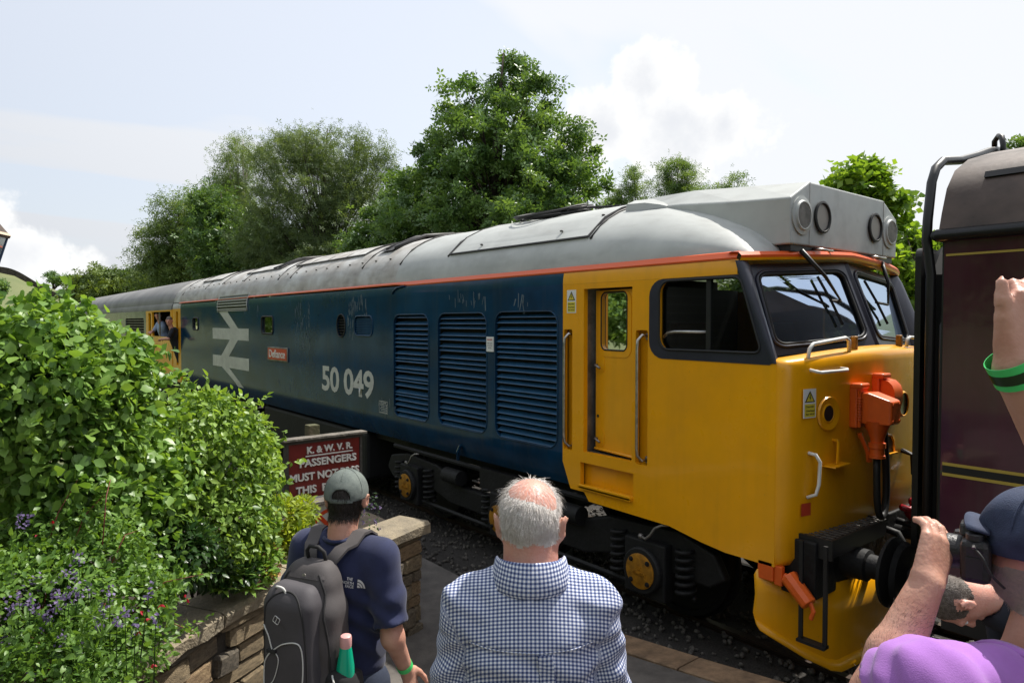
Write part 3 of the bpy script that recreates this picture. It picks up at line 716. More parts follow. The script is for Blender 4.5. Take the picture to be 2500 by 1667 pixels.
# step tread
mb = MB(); mb.box(-4.48, -3.86, B-.035, B+.07, 1.095, 1.12); mb.box(-4.48, -3.86, B-.035, B-.02, 1.09, 1.135); wb(mb, 'footstep', 'loco_yellow', bevel=.005)
# door, standing slightly open inward
DR = Matrix.Translation((DX1-.01, B+.05, 0)) @ Matrix.Rotation(R(-7.5), 4, 'Z')   # hinge at the front edge
def dmap(u, v, d): return DR @ Vector((u-(DX1-.01), d, v))
dw = rrect(-4.33, -3.985, 2.375, 2.885, .055)
mb = MB(); mb.plate([(DX0+.035, DZ0+.015), (DX1-.012, DZ0+.015), (DX1-.012, DZ1-.065), (DX0+.035, DZ1-.065)], [dw], dmap, .045); DOOR = wb(mb, 'door', 'loco_yellow')
mb = MB(); mb.plate(dw, [], lambda u, v, d: dmap(u, v, .018)); mb.build('pane', 'dark_glass', DOOR)
mb = MB(); hp = [dmap(p[0], p[1], -.004) for p in rrect(-4.335, -3.98, 2.37, 2.89, .06)]; mb.tube(hp+[hp[0]], .007, 6, cap=False); mb.build('window_gasket', 'rubber', DOOR, sm=True)
mb = MB(); mb.plate(rrect(-4.385, -3.925, 2.31, 2.90, .09), [rrect(-4.34, -3.975, 2.365, 2.895-.0, .06)], lambda u, v, d: dmap(u, v, -.005+d), .005); mb.build('window_surround', 'loco_yellow', DOOR)
for z in (2.245, 1.57):
    mb = MB(); mb.plate(rrect(-4.40, -4.29, z-.08, z+.08, (.02, .03, .05, .02)), [], lambda u, v, d: dmap(u, v, -.004+d), .006); HDL = mb.build('handle_plate', 'loco_yellow', DOOR)
    mb = MB(); mb.tube([dmap(-4.385, z-.015, -.006), dmap(-4.385, z-.015, -.035), dmap(-4.31, z-.04, -.04)], .011, 6); mb.build('door_handle', 'steel_dull', HDL, sm=True)
mb = MB(); mb.lathe([(.014, 0), (.014, .006)], dmap(-4.38, 1.76, -.006), DR.to_3x3() @ Vector((0, 1, 0)), 12); mb.build('keyhole', 'ink', DOOR)
mb = MB(); mb.tube([dmap(DX0+.04, DZ0+.03, -.012), dmap(DX1-.02, DZ0+.03, -.012)], .012, 6); mb.build('door_weatherbar', 'loco_yellow', DOOR)
mb = MB(); mb.box(DX0-.02, DX0-.002, B+.05, B+.22, DZ0, DZ1-.05); mb.box(DX0-.02, DX1+.02, B+.05, B+.2, DZ0-.02, DZ0-.004); mb.box(DX0-.02, DX1+.02, B+.05, B+.2, DZ1-.045, DZ1-.03); wb(mb, 'door_frame', 'steel_dull')
# black window surround, panes
blk = [slope(p) for p in rrect(-3.685, -2.80, 2.325, 3.035, (.13, .001, .001, .13))]
blk = [p for p in rrect(-3.685, -3.2, 2.325, 2.972, (.13, .001, .001, .11)) if p[0] < -3.25]
blk = [(-3.55, 2.325), (XC-.05, 2.318), (XC-.025, 2.335), (-2.84, 2.972), (-3.52, 2.972)]+[p for p in rrect(-3.685, -3.0, 2.325, 2.972, (.14, 0, 0, .14)) if p[0] < -3.54]
c0 = (-3.2, 2.6); blk = sorted(set(blk), key=lambda p: math.atan2(p[1]-c0[1], p[0]-c0[0]))
mb = MB(); mb.plate(blk, [wino], lambda u, v, d: (u, B-.004+d, v), .0035); SW = wb(mb, 'side_window', 'frame_navy')
mb = MB(); mb.box(-3.14, -3.10, B+.01, B+.045, 2.40, 2.955); mb.build('window_divider', 'black_paint', SW)
gl = [p for p in wino]
def clipx(poly, x, keep_less):
    out = []
    for (a, b) in zip(poly, poly[1:]+poly[:1]):
        ia, ib = (a[0] <= x) == keep_less, (b[0] <= x) == keep_less
        if ia: out.append(a)
        if ia != ib: t = (x-a[0])/(b[0]-a[0]); out.append((x, a[1]+(b[1]-a[1])*t))
    return out
mb = MB(); mb.plate(clipx(gl, -3.12, True), [], lambda u, v, d: (u, B+.035, v)); mb.build('pane', 'cab_glass', SW)
mb = MB(); mb.plate(clipx(gl, -3.12, False), [], lambda u, v, d: (u, B+.02, v)); mb.build('pane', 'cab_glass', SW)
mb = MB(); mb.tube([(-3.56, B+.03, 2.50), (-3.52, B+.03, 2.535), (-3.45, B+.03, 2.545), (-3.14, B+.03, 2.545)], .012, 6); mb.build('slide_rail', 'steel', SW, sm=True)
mb = MB(); hp = [(p[0], B-.006, p[1]) for p in wino]; mb.tube(hp+[hp[0]], .010, 6, cap=False); mb.build('window_gasket', 'rubber', SW, sm=True)
mb = MB(); mb.plate(wino, [], lambda u, v, d: (u, BF-.02, v)); wb(mb, 'far_side_pane', 'cab_glass')
# ------------------------------------------------ nose
def nose_x(y): d = abs(y-TC); return -2.32-.065*d*d
def crown(y): return 1-((y-TC)/HW)**2
half = [(-2.70, 0), (XC, .001), (-2.515, .012), (-2.478, .045), (-2.455, .095)]
plan = [(x, B+o) for x, o in half]+[(nose_x(y), y) for y in np.linspace(B+.2, BF-.2, 15)]+[(x, BF-o) for x, o in reversed(half)]
def ring(inset, z, cz): 
    return [(x-inset*(1 if x > -2.6 else 0), y+(inset*.6 if y < TC-1.2 else -inset*.6 if y > TC+1.2 else 0)*(1 if x > -2.6 else 0), z+cz*crown(y)) for x, y in plan]
rings = [ring(.10, .885, 0), ring(.03, .90, 0), ring(0, .96, 0), ring(0, 1.3, 0), ring(0, 1.7, .0), ring(0, 2.0, .01), ring(0, 2.28, .045), ring(.004, 2.315, .05), ring(.014, 2.337, .055), ring(.03, 2.348, .06)]
back = []
for x, y in plan:
    xx = min(x-.03, -2.655+.215*crown(y)**.8); back.append((xx, min(max(y, B+.02), BF-.02), 2.352+.085*crown(y)))
rings.append([((a[0]+b[0])/2, (a[1]+b[1])/2, (a[2]+b[2])/2+.006) for a, b in zip(rings[-1], back)]); rings.append(back)
mb = MB(); mb.loft(rings); NOSE = wb(mb, 'nose', 'loco_yellow', sm=50)
# windscreens: two raked panels meeting at the centre post
def screen(sgn):
    yo, yi = TC+sgn*(HW-.16), TC+sgn*.035
    P = {'bo': Vector((-2.655, yo, 2.375)), 'bi': Vector((-2.455, yi, 2.43)), 'ti': Vector((-2.725, yi, 3.125)), 'to': Vector((-2.862, yo, 3.055))}
    nrm = (P['bi']-P['bo']).cross(P['to']-P['bo']).normalized()
    if nrm.x < 0: nrm = -nrm
    def mp(u, v, d): return (P['bo']*(1-u)+P['bi']*u)*(1-v)+(P['to']*(1-u)+P['ti']*u)*v-nrm*d
    hole = rrect(.045, .935, .115, .885, .09, 6)
    hole = [(u, v) for u, v in hole]
    nm = 'windscreen'
    m_ = MB(); m_.plate([(0,0),(.5,0),(1,0),(1,.5),(1,1),(.5,1),(0,1),(0,.5)], [hole], mp, .05); F_ = wb(m_, nm, 'frame_navy')
    m_ = MB(); hp = [mp(u, v, -.004) for u, v in rrect(.02, .96, .085, .915, .11, 6)]; m_.tube(hp+[hp[0]], .013, 6, cap=False); m_.build('screen_rim', 'frame_navy', F_, sm=True)
    m_ = MB(); hp = [mp(u, v, -.003) for u, v in hole]; m_.tube(hp+[hp[0]], .012, 6, cap=False); m_.build('gasket', 'rubber', F_, sm=True)
    m_ = MB(); m_.plate(hole, [], lambda u, v, d: mp(u, v, .012)); m_.build('pane', 'cab_glass', F_)
    return mp, F_
mpL, FL = screen(-1); mpR, FR = screen(1)
mb = MB(); mb.loft([[(-2.458, TC-.036, 2.43), (-2.44, TC, 2.437), (-2.458, TC+.036, 2.43)], [(-2.728, TC-.036, 3.125), (-2.71, TC, 3.13), (-2.728, TC+.036, 3.125)]]); wb(mb, 'centre_post', 'frame_navy')
for sgn in (-1, 1):   # corner pillars
    y0 = TC+sgn*HW; yo = TC+sgn*(HW-.16); mb = MB()
    mb.loft([[(XC-.035, y0+sgn*.006, 2.330), (XC+.004, y0+sgn*.006, 2.330), (XC-.02+.005, y0-sgn*.03, 2.342), (-2.585, y0-sgn*.085, 2.358), (-2.655, yo, 2.372)], [(-2.72, y0+sgn*.006, 2.655), (-2.674, y0+sgn*.006, 2.655), (-2.665, y0-sgn*.03, 2.66), (-2.70, y0-sgn*.085, 2.69), (-2.758, yo, 2.71)], [(-2.85, y0+sgn*.006, 2.978), (-2.808, y0+sgn*.006, 2.978), (-2.80, y0-sgn*.03, 3.0), (-2.815, y0-sgn*.085, 3.03), (-2.862, yo, 3.056)], [(-2.88, y0+sgn*.006, 3.075), (-2.862, y0+sgn*.006, 3.075), (-2.85, y0-sgn*.03, 3.085), (-2.85, y0-sgn*.085, 3.09), (-2.89, yo, 3.1)]]); wb(mb, 'corner_pillar', 'frame_navy', sm=True)
# brow strip over the windscreens
mb = MB(); rings = []
for y in np.linspace(B+.005, BF-.005, 17):
    c = crown(y); x = -2.875+.185*c**.75; z = 3.104+.068*(1-abs((y-TC)/HW)**1.15)
    rings.append([(x-.06, y, z-.03), (x+.022, y, z-.03), (x+.03, y, z-.012)])
mb.loft(rings); mb.cur = 1
mb.loft([[r[2], (r[2][0]+.004, r[2][1], r[2][2]+.02), (r[2][0]-.02, r[2][1], r[2][2]+.046), (r[2][0]-.13, r[2][1], r[2][2]+.055)] for r in rings]); wb(mb, 'brow_strip', ['loco_yellow', 'stripe_orange'], sm=35)
# roof box
def brw(x, w, t, z0, z1, z2): return [(x, TC-w, z0), (x, TC-w, z1), (x, TC-t, z2), (x, TC+t, z2), (x, TC+w, z1), (x, TC+w, z0)]
mb = MB(); mb.loft([brw(-2.70, .945, .66, 3.215, 3.565, 3.715), brw(-3.2, .925, .66, 3.22, 3.60, 3.757), brw(-3.8, .84, .62, 3.25, 3.665, 3.815), brw(-4.4, .66, .5, 3.35, 3.72, 3.845), brw(-5.0, .42, .33, 3.45, 3.76, 3.855), brw(-5.5, .25, .2, 3.5, 3.74, 3.80)], closed=True, cap=True); BOX = wb(mb, 'headcode_box', 'roof_grey', bevel=.012)
mb = MB(); 
for y in (-.66, .66): mb.box(-2.699, -2.696, TC+y-.003, TC+y+.003, 3.22, 3.71)
mb.build('panel_seam', 'roof_dirty', BOX)
for s in (-1, 1):
    c = Vector((-2.70, TC+s*.475, 3.455)); mb = MB(); mb.lathe([(.118, 0), (.128, .012), (.128, .022), (.112, .026), (.106, .018), (.106, .006)], c, (1, 0, 0), 32, cap=False); ML = mb.build('marker_light', 'rubber', BOX, sm=40)
    mb = MB(); mb.lathe([(.107, 0), (.107, .008)], c, (1, 0, 0), 32); mb.build('lens', 'lens_beige', ML)
    c = Vector((-2.70, TC+s*.785, 3.44)); mb = MB(); mb.lathe([(.145, 0), (.147, .012), (.118, .016), (.108, .030), (.100, .030), (.100, .004)], c, (1, 0, 0), 32, cap=False); VG = mb.build('horn_grille', 'roof_grey', BOX, sm=40)
    mb = MB(); mb.lathe([(.10, 0), (.10, .006)], c, (1, 0, 0), 32); mb.build('grille_back', 'black_paint', VG)
    for i in range(-5, 6):
        y = i*.0175; hh = math.sqrt(max(0, .1**2-y*y)); mb = MB(); mb.box(-2.688, -2.674, c.y+y-.0045, c.y+y+.0045, c.z-hh, c.z+hh); mb.build('grille_bar', 'steel_dull', VG)
mb = MB(); mb.box(-2.86, -2.72, TC-.9, TC+.9, 3.165, 3.217); mb.build('box_underside', 'black_paint', BOX)
for y in (-.56, .42):
    mb = MB(); mb.tube([(-2.73, TC+y, 3.20), (-2.66, TC+y+.01, 3.195), (-2.645, TC+y+.05, 3.19), (-2.645, TC+y+.17, 3.19), (-2.66, TC+y+.2, 3.195), (-2.73, TC+y+.2, 3.20)], .010, 6); wb(mb, 'grab_loop', 'steel', sm=True)
# wipers
def wiper(p0, p1, b0, b1, two=True):
    mb = MB(); p0, p1, b0, b1 = map(Vector, (p0, p1, b0, b1)); off = Vector((.0, .028, 0))
    mb.tube([p0, p0*.5+p1*.5+Vector((.03, 0, 0)), p1], [.02, .014, .006], 6); mb.tube([p0+off, p0*.5+p1*.5+off*.9+Vector((.03, 0, 0)), p1+off*.3], .006, 5)
    A = wb(mb, 'wiper', 'black_paint', sm=True)
    mb = MB(); n_ = (b1-b0).normalized(); mb.tube([b0, b0*.5+b1*.5+Vector((.008, 0, 0)), b1], .011, 5); mb.tube([p1, b0*.5+b1*.5], .012, 5); mb.build('blade', 'rubber', A)
up = lambda mp, u, v, h: mp(u, v, -h)
wiper((-2.69, TC-.80, 3.17), up(mpL, .74, .52, .05), up(mpL, .62, .83, .02), up(mpL, .71, .26, .02))
wiper((-2.69, TC+.62, 3.16), up(mpR, .53, .52, .05), up(mpR, .82, .80, .02), up(mpR, .62, .28, .02))
# nose fittings
def nv(y, z, out=0.0): return Vector((nose_x(y)+out, y, z))
mb = MB(); mb.tube([nv(4.68, 2.355, -.035), nv(4.69, 2.43, -.03), nv(4.73, 2.465, -.03), nv(5.14, 2.505, -.04), nv(5.185, 2.485, -.04), nv(5.20, 2.39, -.045)], .0145, 8); wb(mb, 'grab_rail', 'white_paint', sm=True)
mb = MB(); mb.tube([nv(6.18, 2.42, -.04), nv(6.20, 2.48, -.04), nv(6.26, 2.495, -.04), nv(6.75, 2.47, -.035), nv(6.80, 2.4, -.035)], .0145, 8); wb(mb, 'grab_rail', 'white_paint', sm=True)
mb = MB(); mb.tube([nv(4.655, 2.285), nv(4.655, 2.275, .05), nv(4.68, 2.27, .062), nv(4.99, 2.275, .062), nv(5.01, 2.28, .05), nv(5.01, 2.285)], .0115, 8); wb(mb, 'grab_rail', 'white_paint', sm=True)
mb = MB(); mb.tube([nv(4.645, 1.70), nv(4.66, 1.69, .045), nv(4.685, 1.64, .06), nv(4.675, 1.48, .06), nv(4.66, 1.41, .05), nv(4.635, 1.385)], .0125, 8); wb(mb, 'grab_rail', 'white_paint', sm=True)
for y in (5.33, 6.12):
    mb = MB(); mb.box(nose_x(y)-.10, nose_x(y)-.055, y-.022, y+.022, 2.40, 2.515); wb(mb, 'lamp_iron', 'cover_yellow', bevel=.01)
warning('warning_notice', .135, .205, Matrix(((.153, 0, .988, nose_x(4.645)+.008), (.988, 0, -.153, 4.645), (0, 1, 0, 2.05), (0, 0, 0, 1))), LOC)
# recessed marker (near side) and projecting lamp (centre)
c = nv(4.855, 1.965, .009); mb = MB(); mb.lathe([(.125, -.004), (.118, .010), (.098, .006), (.072, -.0), (.068, .004), (.060, .006), (.058, -.0), (.0005, -.001)], c, (1, -.13, 0), 32, cap=False); ML = wb(mb, 'marker_recess', 'loco_yellow', sm=40)
mb = MB(); mb.lathe([(.056, .003), (.0005, .0035)], c, (1, -.13, 0), 28, cap=False); mb.build('recess_opening', 'ink', ML)
c = nv(5.80, 1.975); mb = MB(); mb.lathe([(.145, .0), (.142, .012), (.125, .018), (.122, .02), (.10, .085), (.092, .09), (.085, .085)], c, (1, .02, 0), 32, cap=False); HL = wb(mb, 'headlamp', 'loco_yellow', sm=40)
mb = MB(); mb.lathe([(.088, .078), (.05, .07), (.0005, .068)], c, (1, .02, 0), 28, cap=False); mb.build('lens', 'steel', HL, sm=True)
for a_ in range(6):
    p = c+Vector((.014, .133*math.cos(a_*1.047+.3), .133*math.sin(a_*1.047+.3))); mb = MB(); mb.lathe([(.008, 0), (.008, .008), (.003, .01)], p, (1, 0, 0), 8); mb.build('bolt', 'loco_yellow', HL)
# control jumper housings with hanging cable
def jumper(y, z, big):
    mb = MB(); x = nose_x(y); mb.box(x-.01, x+.05, y-.105, y+.085, z-.16, z+.165); mb.box(x+.0, x+.085, y-.11, y+.03, z+.13, z+.17)
    J = wb(mb, 'jumper_socket', 'box_orange', bevel=.012)
    mb = MB()
    if big:
        mb.loft([[(x+d, y-w, z+b), (x+d, y+w, z+b), (x+d, y+w, z+t), (x+d, y-w, z+t)] for d, w, b, t in ((.05, .085, -.12, .10), (.12, .088, -.125, .105), (.26, .080, -.12, .06), (.28, .072, -.11, .05))], closed=True, cap=True)
        C_ = mb.build('plug_housing', 'box_orange', J, bevel=.010)
        mb = MB(); mb.lathe([(.10, 0), (.075, -.06), (.048, -.13), (.044, -.16), (.058, -.163), (.058, -.20), (.05, -.205), (.05, -.25), (.056, -.255), (.056, -.275), (.02, -.28)], (x+.15, y, z-.10), (0, 0, 1), 16); mb.build('plug_gland', 'box_orange', C_, sm=40)
        mb = MB()
        for zz in np.linspace(-.10, .06, 9): mb.lathe([(.017, 0), (.019, .004), (.017, .008)], (x+.065, y-.10, z+zz), (0, 0, 1), 8)
        mb.tube([(x+.065, y-.10, z-.15), (x+.065, y-.10, z+.12)], .011, 6); mb.tube([(x+.05, y-.06, z-.2), (x+.085, y-.01, z-.33), (x+.09, y+.02, z-.41)], [.018, .014, .024], 6); mb.build('latch', 'box_orange', J, sm=40)
        for yy in (-.055, .055):
            for zz in (-.09, .03): mb = MB(); mb.lathe([(.010, 0), (.010, .01)], (x+.275, y+yy, z+zz), (1, 0, 0), 6); mb.build('bolt', 'box_orange', C_)
    else:
        pr = [(x+.05, -.13), (x+.13, -.13), (x+.15, -.05), (x+.15, .03), (x+.135, .08), (x+.10, .115), (x+.05, .125)]
        mb.loft([[(a, y+o, z+b) for a, b in pr] for o in (-.075, -.06, .06, .075)], closed=True, cap=True); mb.build('plug_housing', 'box_orange', J, sm=30)
    return x
x1 = jumper(5.23, 2.00, True); x2 = jumper(5.55, 2.06, False)
mb = MB(); pts = []
for t in np.linspace(0, 1, 22):
    y = 5.23+.22*t+.13*math.sin(t*math.pi*2)*-.35; z = 1.63-.52*math.sin(t*math.pi)**.8; pts.append((x1+.15-.05*t+.03*math.sin(t*math.pi), y, z+.30*t*t))
mb.tube(pts, .026, 8); wb(mb, 'jumper_cable', 'rubber', sm=True)
# lamp bracket, slot, red square
mb = MB(); mb.tube([nv(4.925, 1.765), nv(4.92, 1.77, .035), nv(4.915, 1.75, .045), nv(4.905, 1.60, .045)], .009, 6); mb.box(nose_x(4.91)-.01, nose_x(4.91)+.09, 4.79, 5.03, 1.588, 1.597); wb(mb, 'lamp_bracket', 'loco_yellow', sm=40)
mb = MB(); hp = [(5.575, 1.585), (5.575, 1.66), (5.60, 1.70), (5.65, 1.725), (5.72, 1.73), (5.78, 1.715), (5.82, 1.67), (5.83, 1.585)]; mb.tube([nv(y, z, .004) for y, z in hp], .011, 6); SL = wb(mb, 'coupling_slot', 'loco_yellow', sm=True)
mb = MB(); mb.plate(hp, [], lambda u, v, d: (nose_x(u)+.004, u, v)); mb.build('slot_opening', 'seat_brown', SL, fix=False)
mb = MB(); mb.plate([(5.57, 1.572), (5.84, 1.572), (5.84, 1.584), (5.57, 1.584)], [], lambda u, v, d: (nose_x(u)+.035*(1-d*30), u, v), .03); mb.build('slot_lip', 'loco_yellow', SL, fix=False)
mb = MB(); mb.plate([(4.58, 1.255), (4.675, 1.255), (4.675, 1.345), (4.58, 1.345)], [], lambda u, v, d: (nose_x(u)+.004+.015*(4.675-u)/.1*-.4, u, v)); wb(mb, 'red_square', 'plate_red', fix=False)
mb = MB(); mb.tube([nv(6.0, 1.57, .0), nv(5.98, 1.55, .09), nv(5.975, 1.40, .10), nv(6.05, 1.38, .11), nv(6.2, 1.42, .1)], .022, 6); wb(mb, 'coupling_hook', 'black_paint')
# ------------------------------------------------ cab interior
mb = MB(); mb.box(-4.62, -2.66, B+.25, BF-.2, 1.4, 1.44); mb.box(-4.64, -4.60, B+.06, BF-.06, 1.1, 2.99); wb(mb, 'cab_floor', 'interior_dark')
mb = MB(); mb.box(-2.95, -2.62, B+.2, BF-.2, 1.5, 2.30); mb.box(-3.2, -2.9, TC+.3, BF-.25, 1.5, 2.36); wb(mb, 'driving_desk', 'interior_green', bevel=.02)
for y in (B+.62, BF-.62):
    mb = MB(); mb.box(-3.72, -3.3, y-.23, y+.23, 1.86, 1.96); mb.box(-3.80, -3.70, y-.22, y+.22, 1.9, 2.62); mb.tube([(-3.5, y, 1.44), (-3.5, y, 1.88)], .05, 8); wb(mb, 'driver_seat', 'seat_brown', bevel=.03)
# ------------------------------------------------ roof fittings
def on_roof(x, dy, up_=0.0):
    if x < -8: return (x, TC+dy, roof_z(dy)+up_)
    t = max(0, (x+5.0)/2.24); h = (ROOF_H-.035*min(1, (x+8)/3.2))*max(0, 1-t**2.5)**.60
    return (x, TC+dy, 3.14+h*max(0, 1-(dy/ROOF_A)**2)**.5+up_)
def rib(x, d0, d1, m='roof_dark', r=.014, parent=None):
    mb = MB(); mb.tube([on_roof(x, d, .004) for d in np.linspace(d0, d1, 14)], r, 5); return wb(mb, 'roof_rib', m, sm=True)
for x, d0 in ((-19.2, -1.30), (-17.3, -1.25), (-16.1, -1.2), (-14.6, -1.2), (-12.5, -1.26), (-11.9, -1.26), (-9.12, -1.26), (-8.0, -1.27), (-6.88, -1.25), (-4.50, -1.25)): rib(x, d0, 1.2)
def panel(x0, x1, d0, d1, m='roof_dirty', edge='roof_dark', h=.02):
    mb = MB(); dd = np.linspace(d0, d1, 10); top = [[on_roof(x, d, h) for d in dd] for x in (x0, x1)]; bot = [[on_roof(x, d, -.01) for d in dd] for x in (x0, x1)]
    mb.loft(top); mb.loft([bot[0], top[0]]); mb.loft([bot[1], top[1]]); mb.loft([[bot[0][0], bot[1][0]], [top[0][0], top[1][0]]]); P_ = wb(mb, 'roof_hatch', m, sm=30)
    mb = MB(); 
    mb.tube([on_roof(x0, d0, h), on_roof(x1, d0, h)], .013, 5)
    for x in (x0, x1): mb.tube([on_roof(x, d, h) for d in dd], .011, 5)
    mb.build('hatch_edge', edge, P_); return P_
panel(-6.84, -4.54, -1.245, .9, m='roof_grey'); panel(-12.2, -9.5, -1.02, .6); panel(-15.0, -13.0, -1.0, .5); panel(-18.2, -16.6, -1.05, .6)
for x in (-11.6, -10.9, -10.2): rib(x, -1.0, .2, r=.018)
mb = MB(); mb.loft([[on_roof(x, d, .035) for d in np.linspace(-1.05, .4, 8)] for x in (-9.0, -8.6)]); wb(mb, 'exhaust_soot_plate', 'roof_dark')
for x, d in ((-13.4, -.75), (-8.85, -.7)):
    mb = MB(); mb.tube([on_roof(x, -1.0, .03), on_roof(x, -.5, .05), on_roof(x, .0, .06)], .03, 6); mb.tube([on_roof(x+.25, -1.0, .03), on_roof(x+.25, -.5, .05), on_roof(x+.25, 0, .06)], .03, 6); wb(mb, 'exhaust_duct', 'roof_dark', sm=True)
mb = MB(); mb.loft([[(x, B+.075, 3.245), (x, B+.082, 3.252)] for x in (-19.2, -8.0)]); wb(mb, 'roof_seam', 'roof_dark')
bm_ = MB(); bm_.lathe([(.016, 0), (.018, .012), (.006, .018)], (0, 0, 0), (0, 0, 1), 8); bme = bm_.mesh('roof_bolt'); bme.materials.append(MATS['roof_dark'])
for i in range(26):
    x = -18.9+i*.42; wl(link('roof_bolt', bme, None, None, on_roof(x, -1.19, 0)))
for x, d in ((-5.0, -1.15), (-4.62, -.95), (-6.3, -1.18)): wl(link('roof_bolt', bme, None, None, on_roof(x, d, .012)))
# coil of cable lying on the roof and a horn cowl
mb = MB(); rr_ = random.Random(2)
for k in range(7):
    c = (-5.95+rr_.uniform(-.06, .06), -.35+rr_.uniform(-.08, .08)); a_, b_ = rr_.uniform(.35, .55), rr_.uniform(.25, .38); ph = rr_.uniform(0, 6)
    mb.tube([on_roof(c[0]+a_*math.cos(t+ph), c[1]+b_*math.sin(t+ph)*1.1, .025+.012*k+.01*math.sin(3*t)) for t in np.linspace(0, 6.1, 26)], .014, 5)
mb.tube([on_roof(-5.4, -.35, .06), on_roof(-5.0, -.2, .03), on_roof(-4.6, -.25, .03), on_roof(-4.3, -.2, .03)], .014, 5); tag(mb.build('cable_coil', 'rubber', None, sm=True), 'coil of dark cable lying on the grey locomotive roof', 'cable')
mb = MB(); mb.loft([[on_roof(x, -.78+o, h*.9) for o, h in ((-.075*w, 0), (-.06*w, .07*w), (.06*w, .075*w), (.08*w, 0))] for x, w in ((-4.42, 1), (-4.2, 1), (-4.05, .55), (-3.98, .2))], cap=True); HC = wb(mb, 'horn_cowl', 'roof_grey', sm=40)
mb = MB(); mb.plate([(-.055, .008), (.055, .008), (.045, .052), (-.045, .052)], [], lambda u, v, d: on_roof(-4.425, -.78+u, v)); mb.build('cowl_mouth', 'roof_dark', HC, fix=False)
# ------------------------------------------------ running gear
AX = [-3.78, -5.745, -7.71]
def bogie(dx):
    root = LOC
    mb = MB()
    prof = [(-8.45, .62), (-8.35, .80), (-7.9, .88), (-7.2, .84), (-6.6, .66), (-4.9, .66), (-4.3, .84), (-3.5, .88), (-3.15, .78), (-3.05, .60), (-3.2, .5), (-4.2, .52), (-4.6, .42), (-6.9, .42), (-7.3, .52), (-8.3, .5)]
    mb.plate([(x+dx, z) for x, z in prof], [], lambda u, v, d: (u, B+.16+d, v), .09); BG = wb(mb, 'bogie_frame', 'under_black', bevel=.02)
    for x in AX:
        x += dx
        mb = MB(); mb.box(x-.22, x+.22, B+.06, B+.2, .28, .76); mb.lathe([(.20, 0), (.20, -.05), (.185, -.06)], (x, B+.07, .51), (0, 1, 0), 28); AB = mb.build('axlebox', 'under_black', BG, bevel=.015)
        mb = MB(); mb.lathe([(.150, 0), (.150, -.010), (.142, -.014), (.0005, -.014)], (x, B+.012, .51), (0, 1, 0), 32, cap=False); CV = mb.build('axlebox_cover', 'cover_yellow', AB, sm=40); CV.parent = BG
        for a_ in (45, 135, 225, 315): m_ = MB(); m_.lathe([(.022, 0), (.022, -.006), (.013, -.008), (.013, -.018)], (x+.125*math.cos(R(a_)), B-.002, .51+.125*math.sin(R(a_))), (0, 1, 0), 8); m_.build('cover_bolt', 'under_black', CV)
        for s, w_, z_ in (('S.R', .06, .535), ('TIMKEN', .14, .488)): me = fit_text(s, w_, .034, depth=.004); me.transform(Matrix.Translation((x, B-.003, z_)) @ SX); link('embossed_lettering', me, 'cover_yellow', CV)
        for o in (-.36, .36):
            mb = MB(); pts = [(x+o+.075*math.cos(t), B+.16+.075*math.sin(t), .36+.40*t/(2*math.pi*6)) for t in np.linspace(0, 2*math.pi*6, 60)]; mb.tube(pts, .02, 5); mb.build('coil_spring', 'under_black', BG, sm=True)
        for s in (-1, 1):
            mb = MB(); mb.lathe([(.10, .0), (.12, .06), (.46, .07), (.47, .10), (.515, .10), (.512, .02), (.545, .015), (.545, -.02), (.47, -.03), (.45, .03), (.12, .03), (.10, -.05)], (x, TC-s*.72, .515), (0, -s, 0), 36); mb.build('wheel', 'under_black', BG, sm=40)
        mb = MB(); mb.tube([(x, B+.2, .515), (x, BF-.2, .515)], .085, 12); mb.build('axle', 'under_black', BG)
        mb = MB(); mb.tube([(x-.02, B+.04, .80), (x+.05, B+.02, .795), (x+.10, B+.02, .84), (x+.15, B+.02, .91), (x+.21, B+.03, .945), (x+.26, B+.06, .95)], .012, 6); mb.lathe([(.024, 0), (.024, .03)], (x-.03, B+.04, .80), (1, 0, 0), 6); mb.build('sand_pipe', 'steel_dull', BG, sm=True)
    mb = MB()
    for (p, q, r_) in (((-8.2, .95), (-3.3, .95), .03), ((-7.6, .33), (-4.0, .33), .025)): mb.tube([(p[0]+dx, B+.14, p[1]), (q[0]+dx, B+.14, q[1])], r_, 6)
    for x in (-4.75, -6.75): mb.lathe([(.09, 0), (.09, .32)], (x+dx-.16, B+.12, .78), (1, 0, 0), 14)
    mb.box(-6.2+dx, -5.3+dx, B+.1, B+.2, .75, .98); mb.build('brake_gear', 'under_black', BG, sm=40)
bogie(0.0); bogie(-10.4)
mb = MB(); mb.box(-13.3, -9.0, B+.12, BF-.12, .32, 1.02); wb(mb, 'fuel_tank', 'under_black', bevel=.05)
mb = MB(); mb.box(-19.4, -2.75, B+.28, BF-.28, .93, 1.06); wb(mb, 'underframe', 'under_black')
# bar hanging under the sill
mb = MB(); mb.tube([(-6.48, B+.03, 1.20), (-6.52, B+.02, 1.12), (-6.56, B+.05, 1.02)], .02, 6); wb(mb, 'lifting_bracket', 'loco_blue')
# buffer beam and its fittings
mb = MB(); mb.box(-2.56, -2.30, B+.10, BF-.10, .70, 1.10); wb(mb, 'buffer_beam', 'under_black', bevel=.01)
for s in (-1, 1):
    y = TC+s*.86; mb = MB(); mb.lathe([(.17, 0), (.17, .03), (.115, .04), (.11, .20), (.085, .21), (.08, .30), (.10, .31), (.22, .335), (.238, .345), (.24, .365), (.20, .385), (.0005, .40)], (-2.33, y, .90), (1, 0, 0), 36); wb(mb, 'buffer', 'under_black', sm=40)
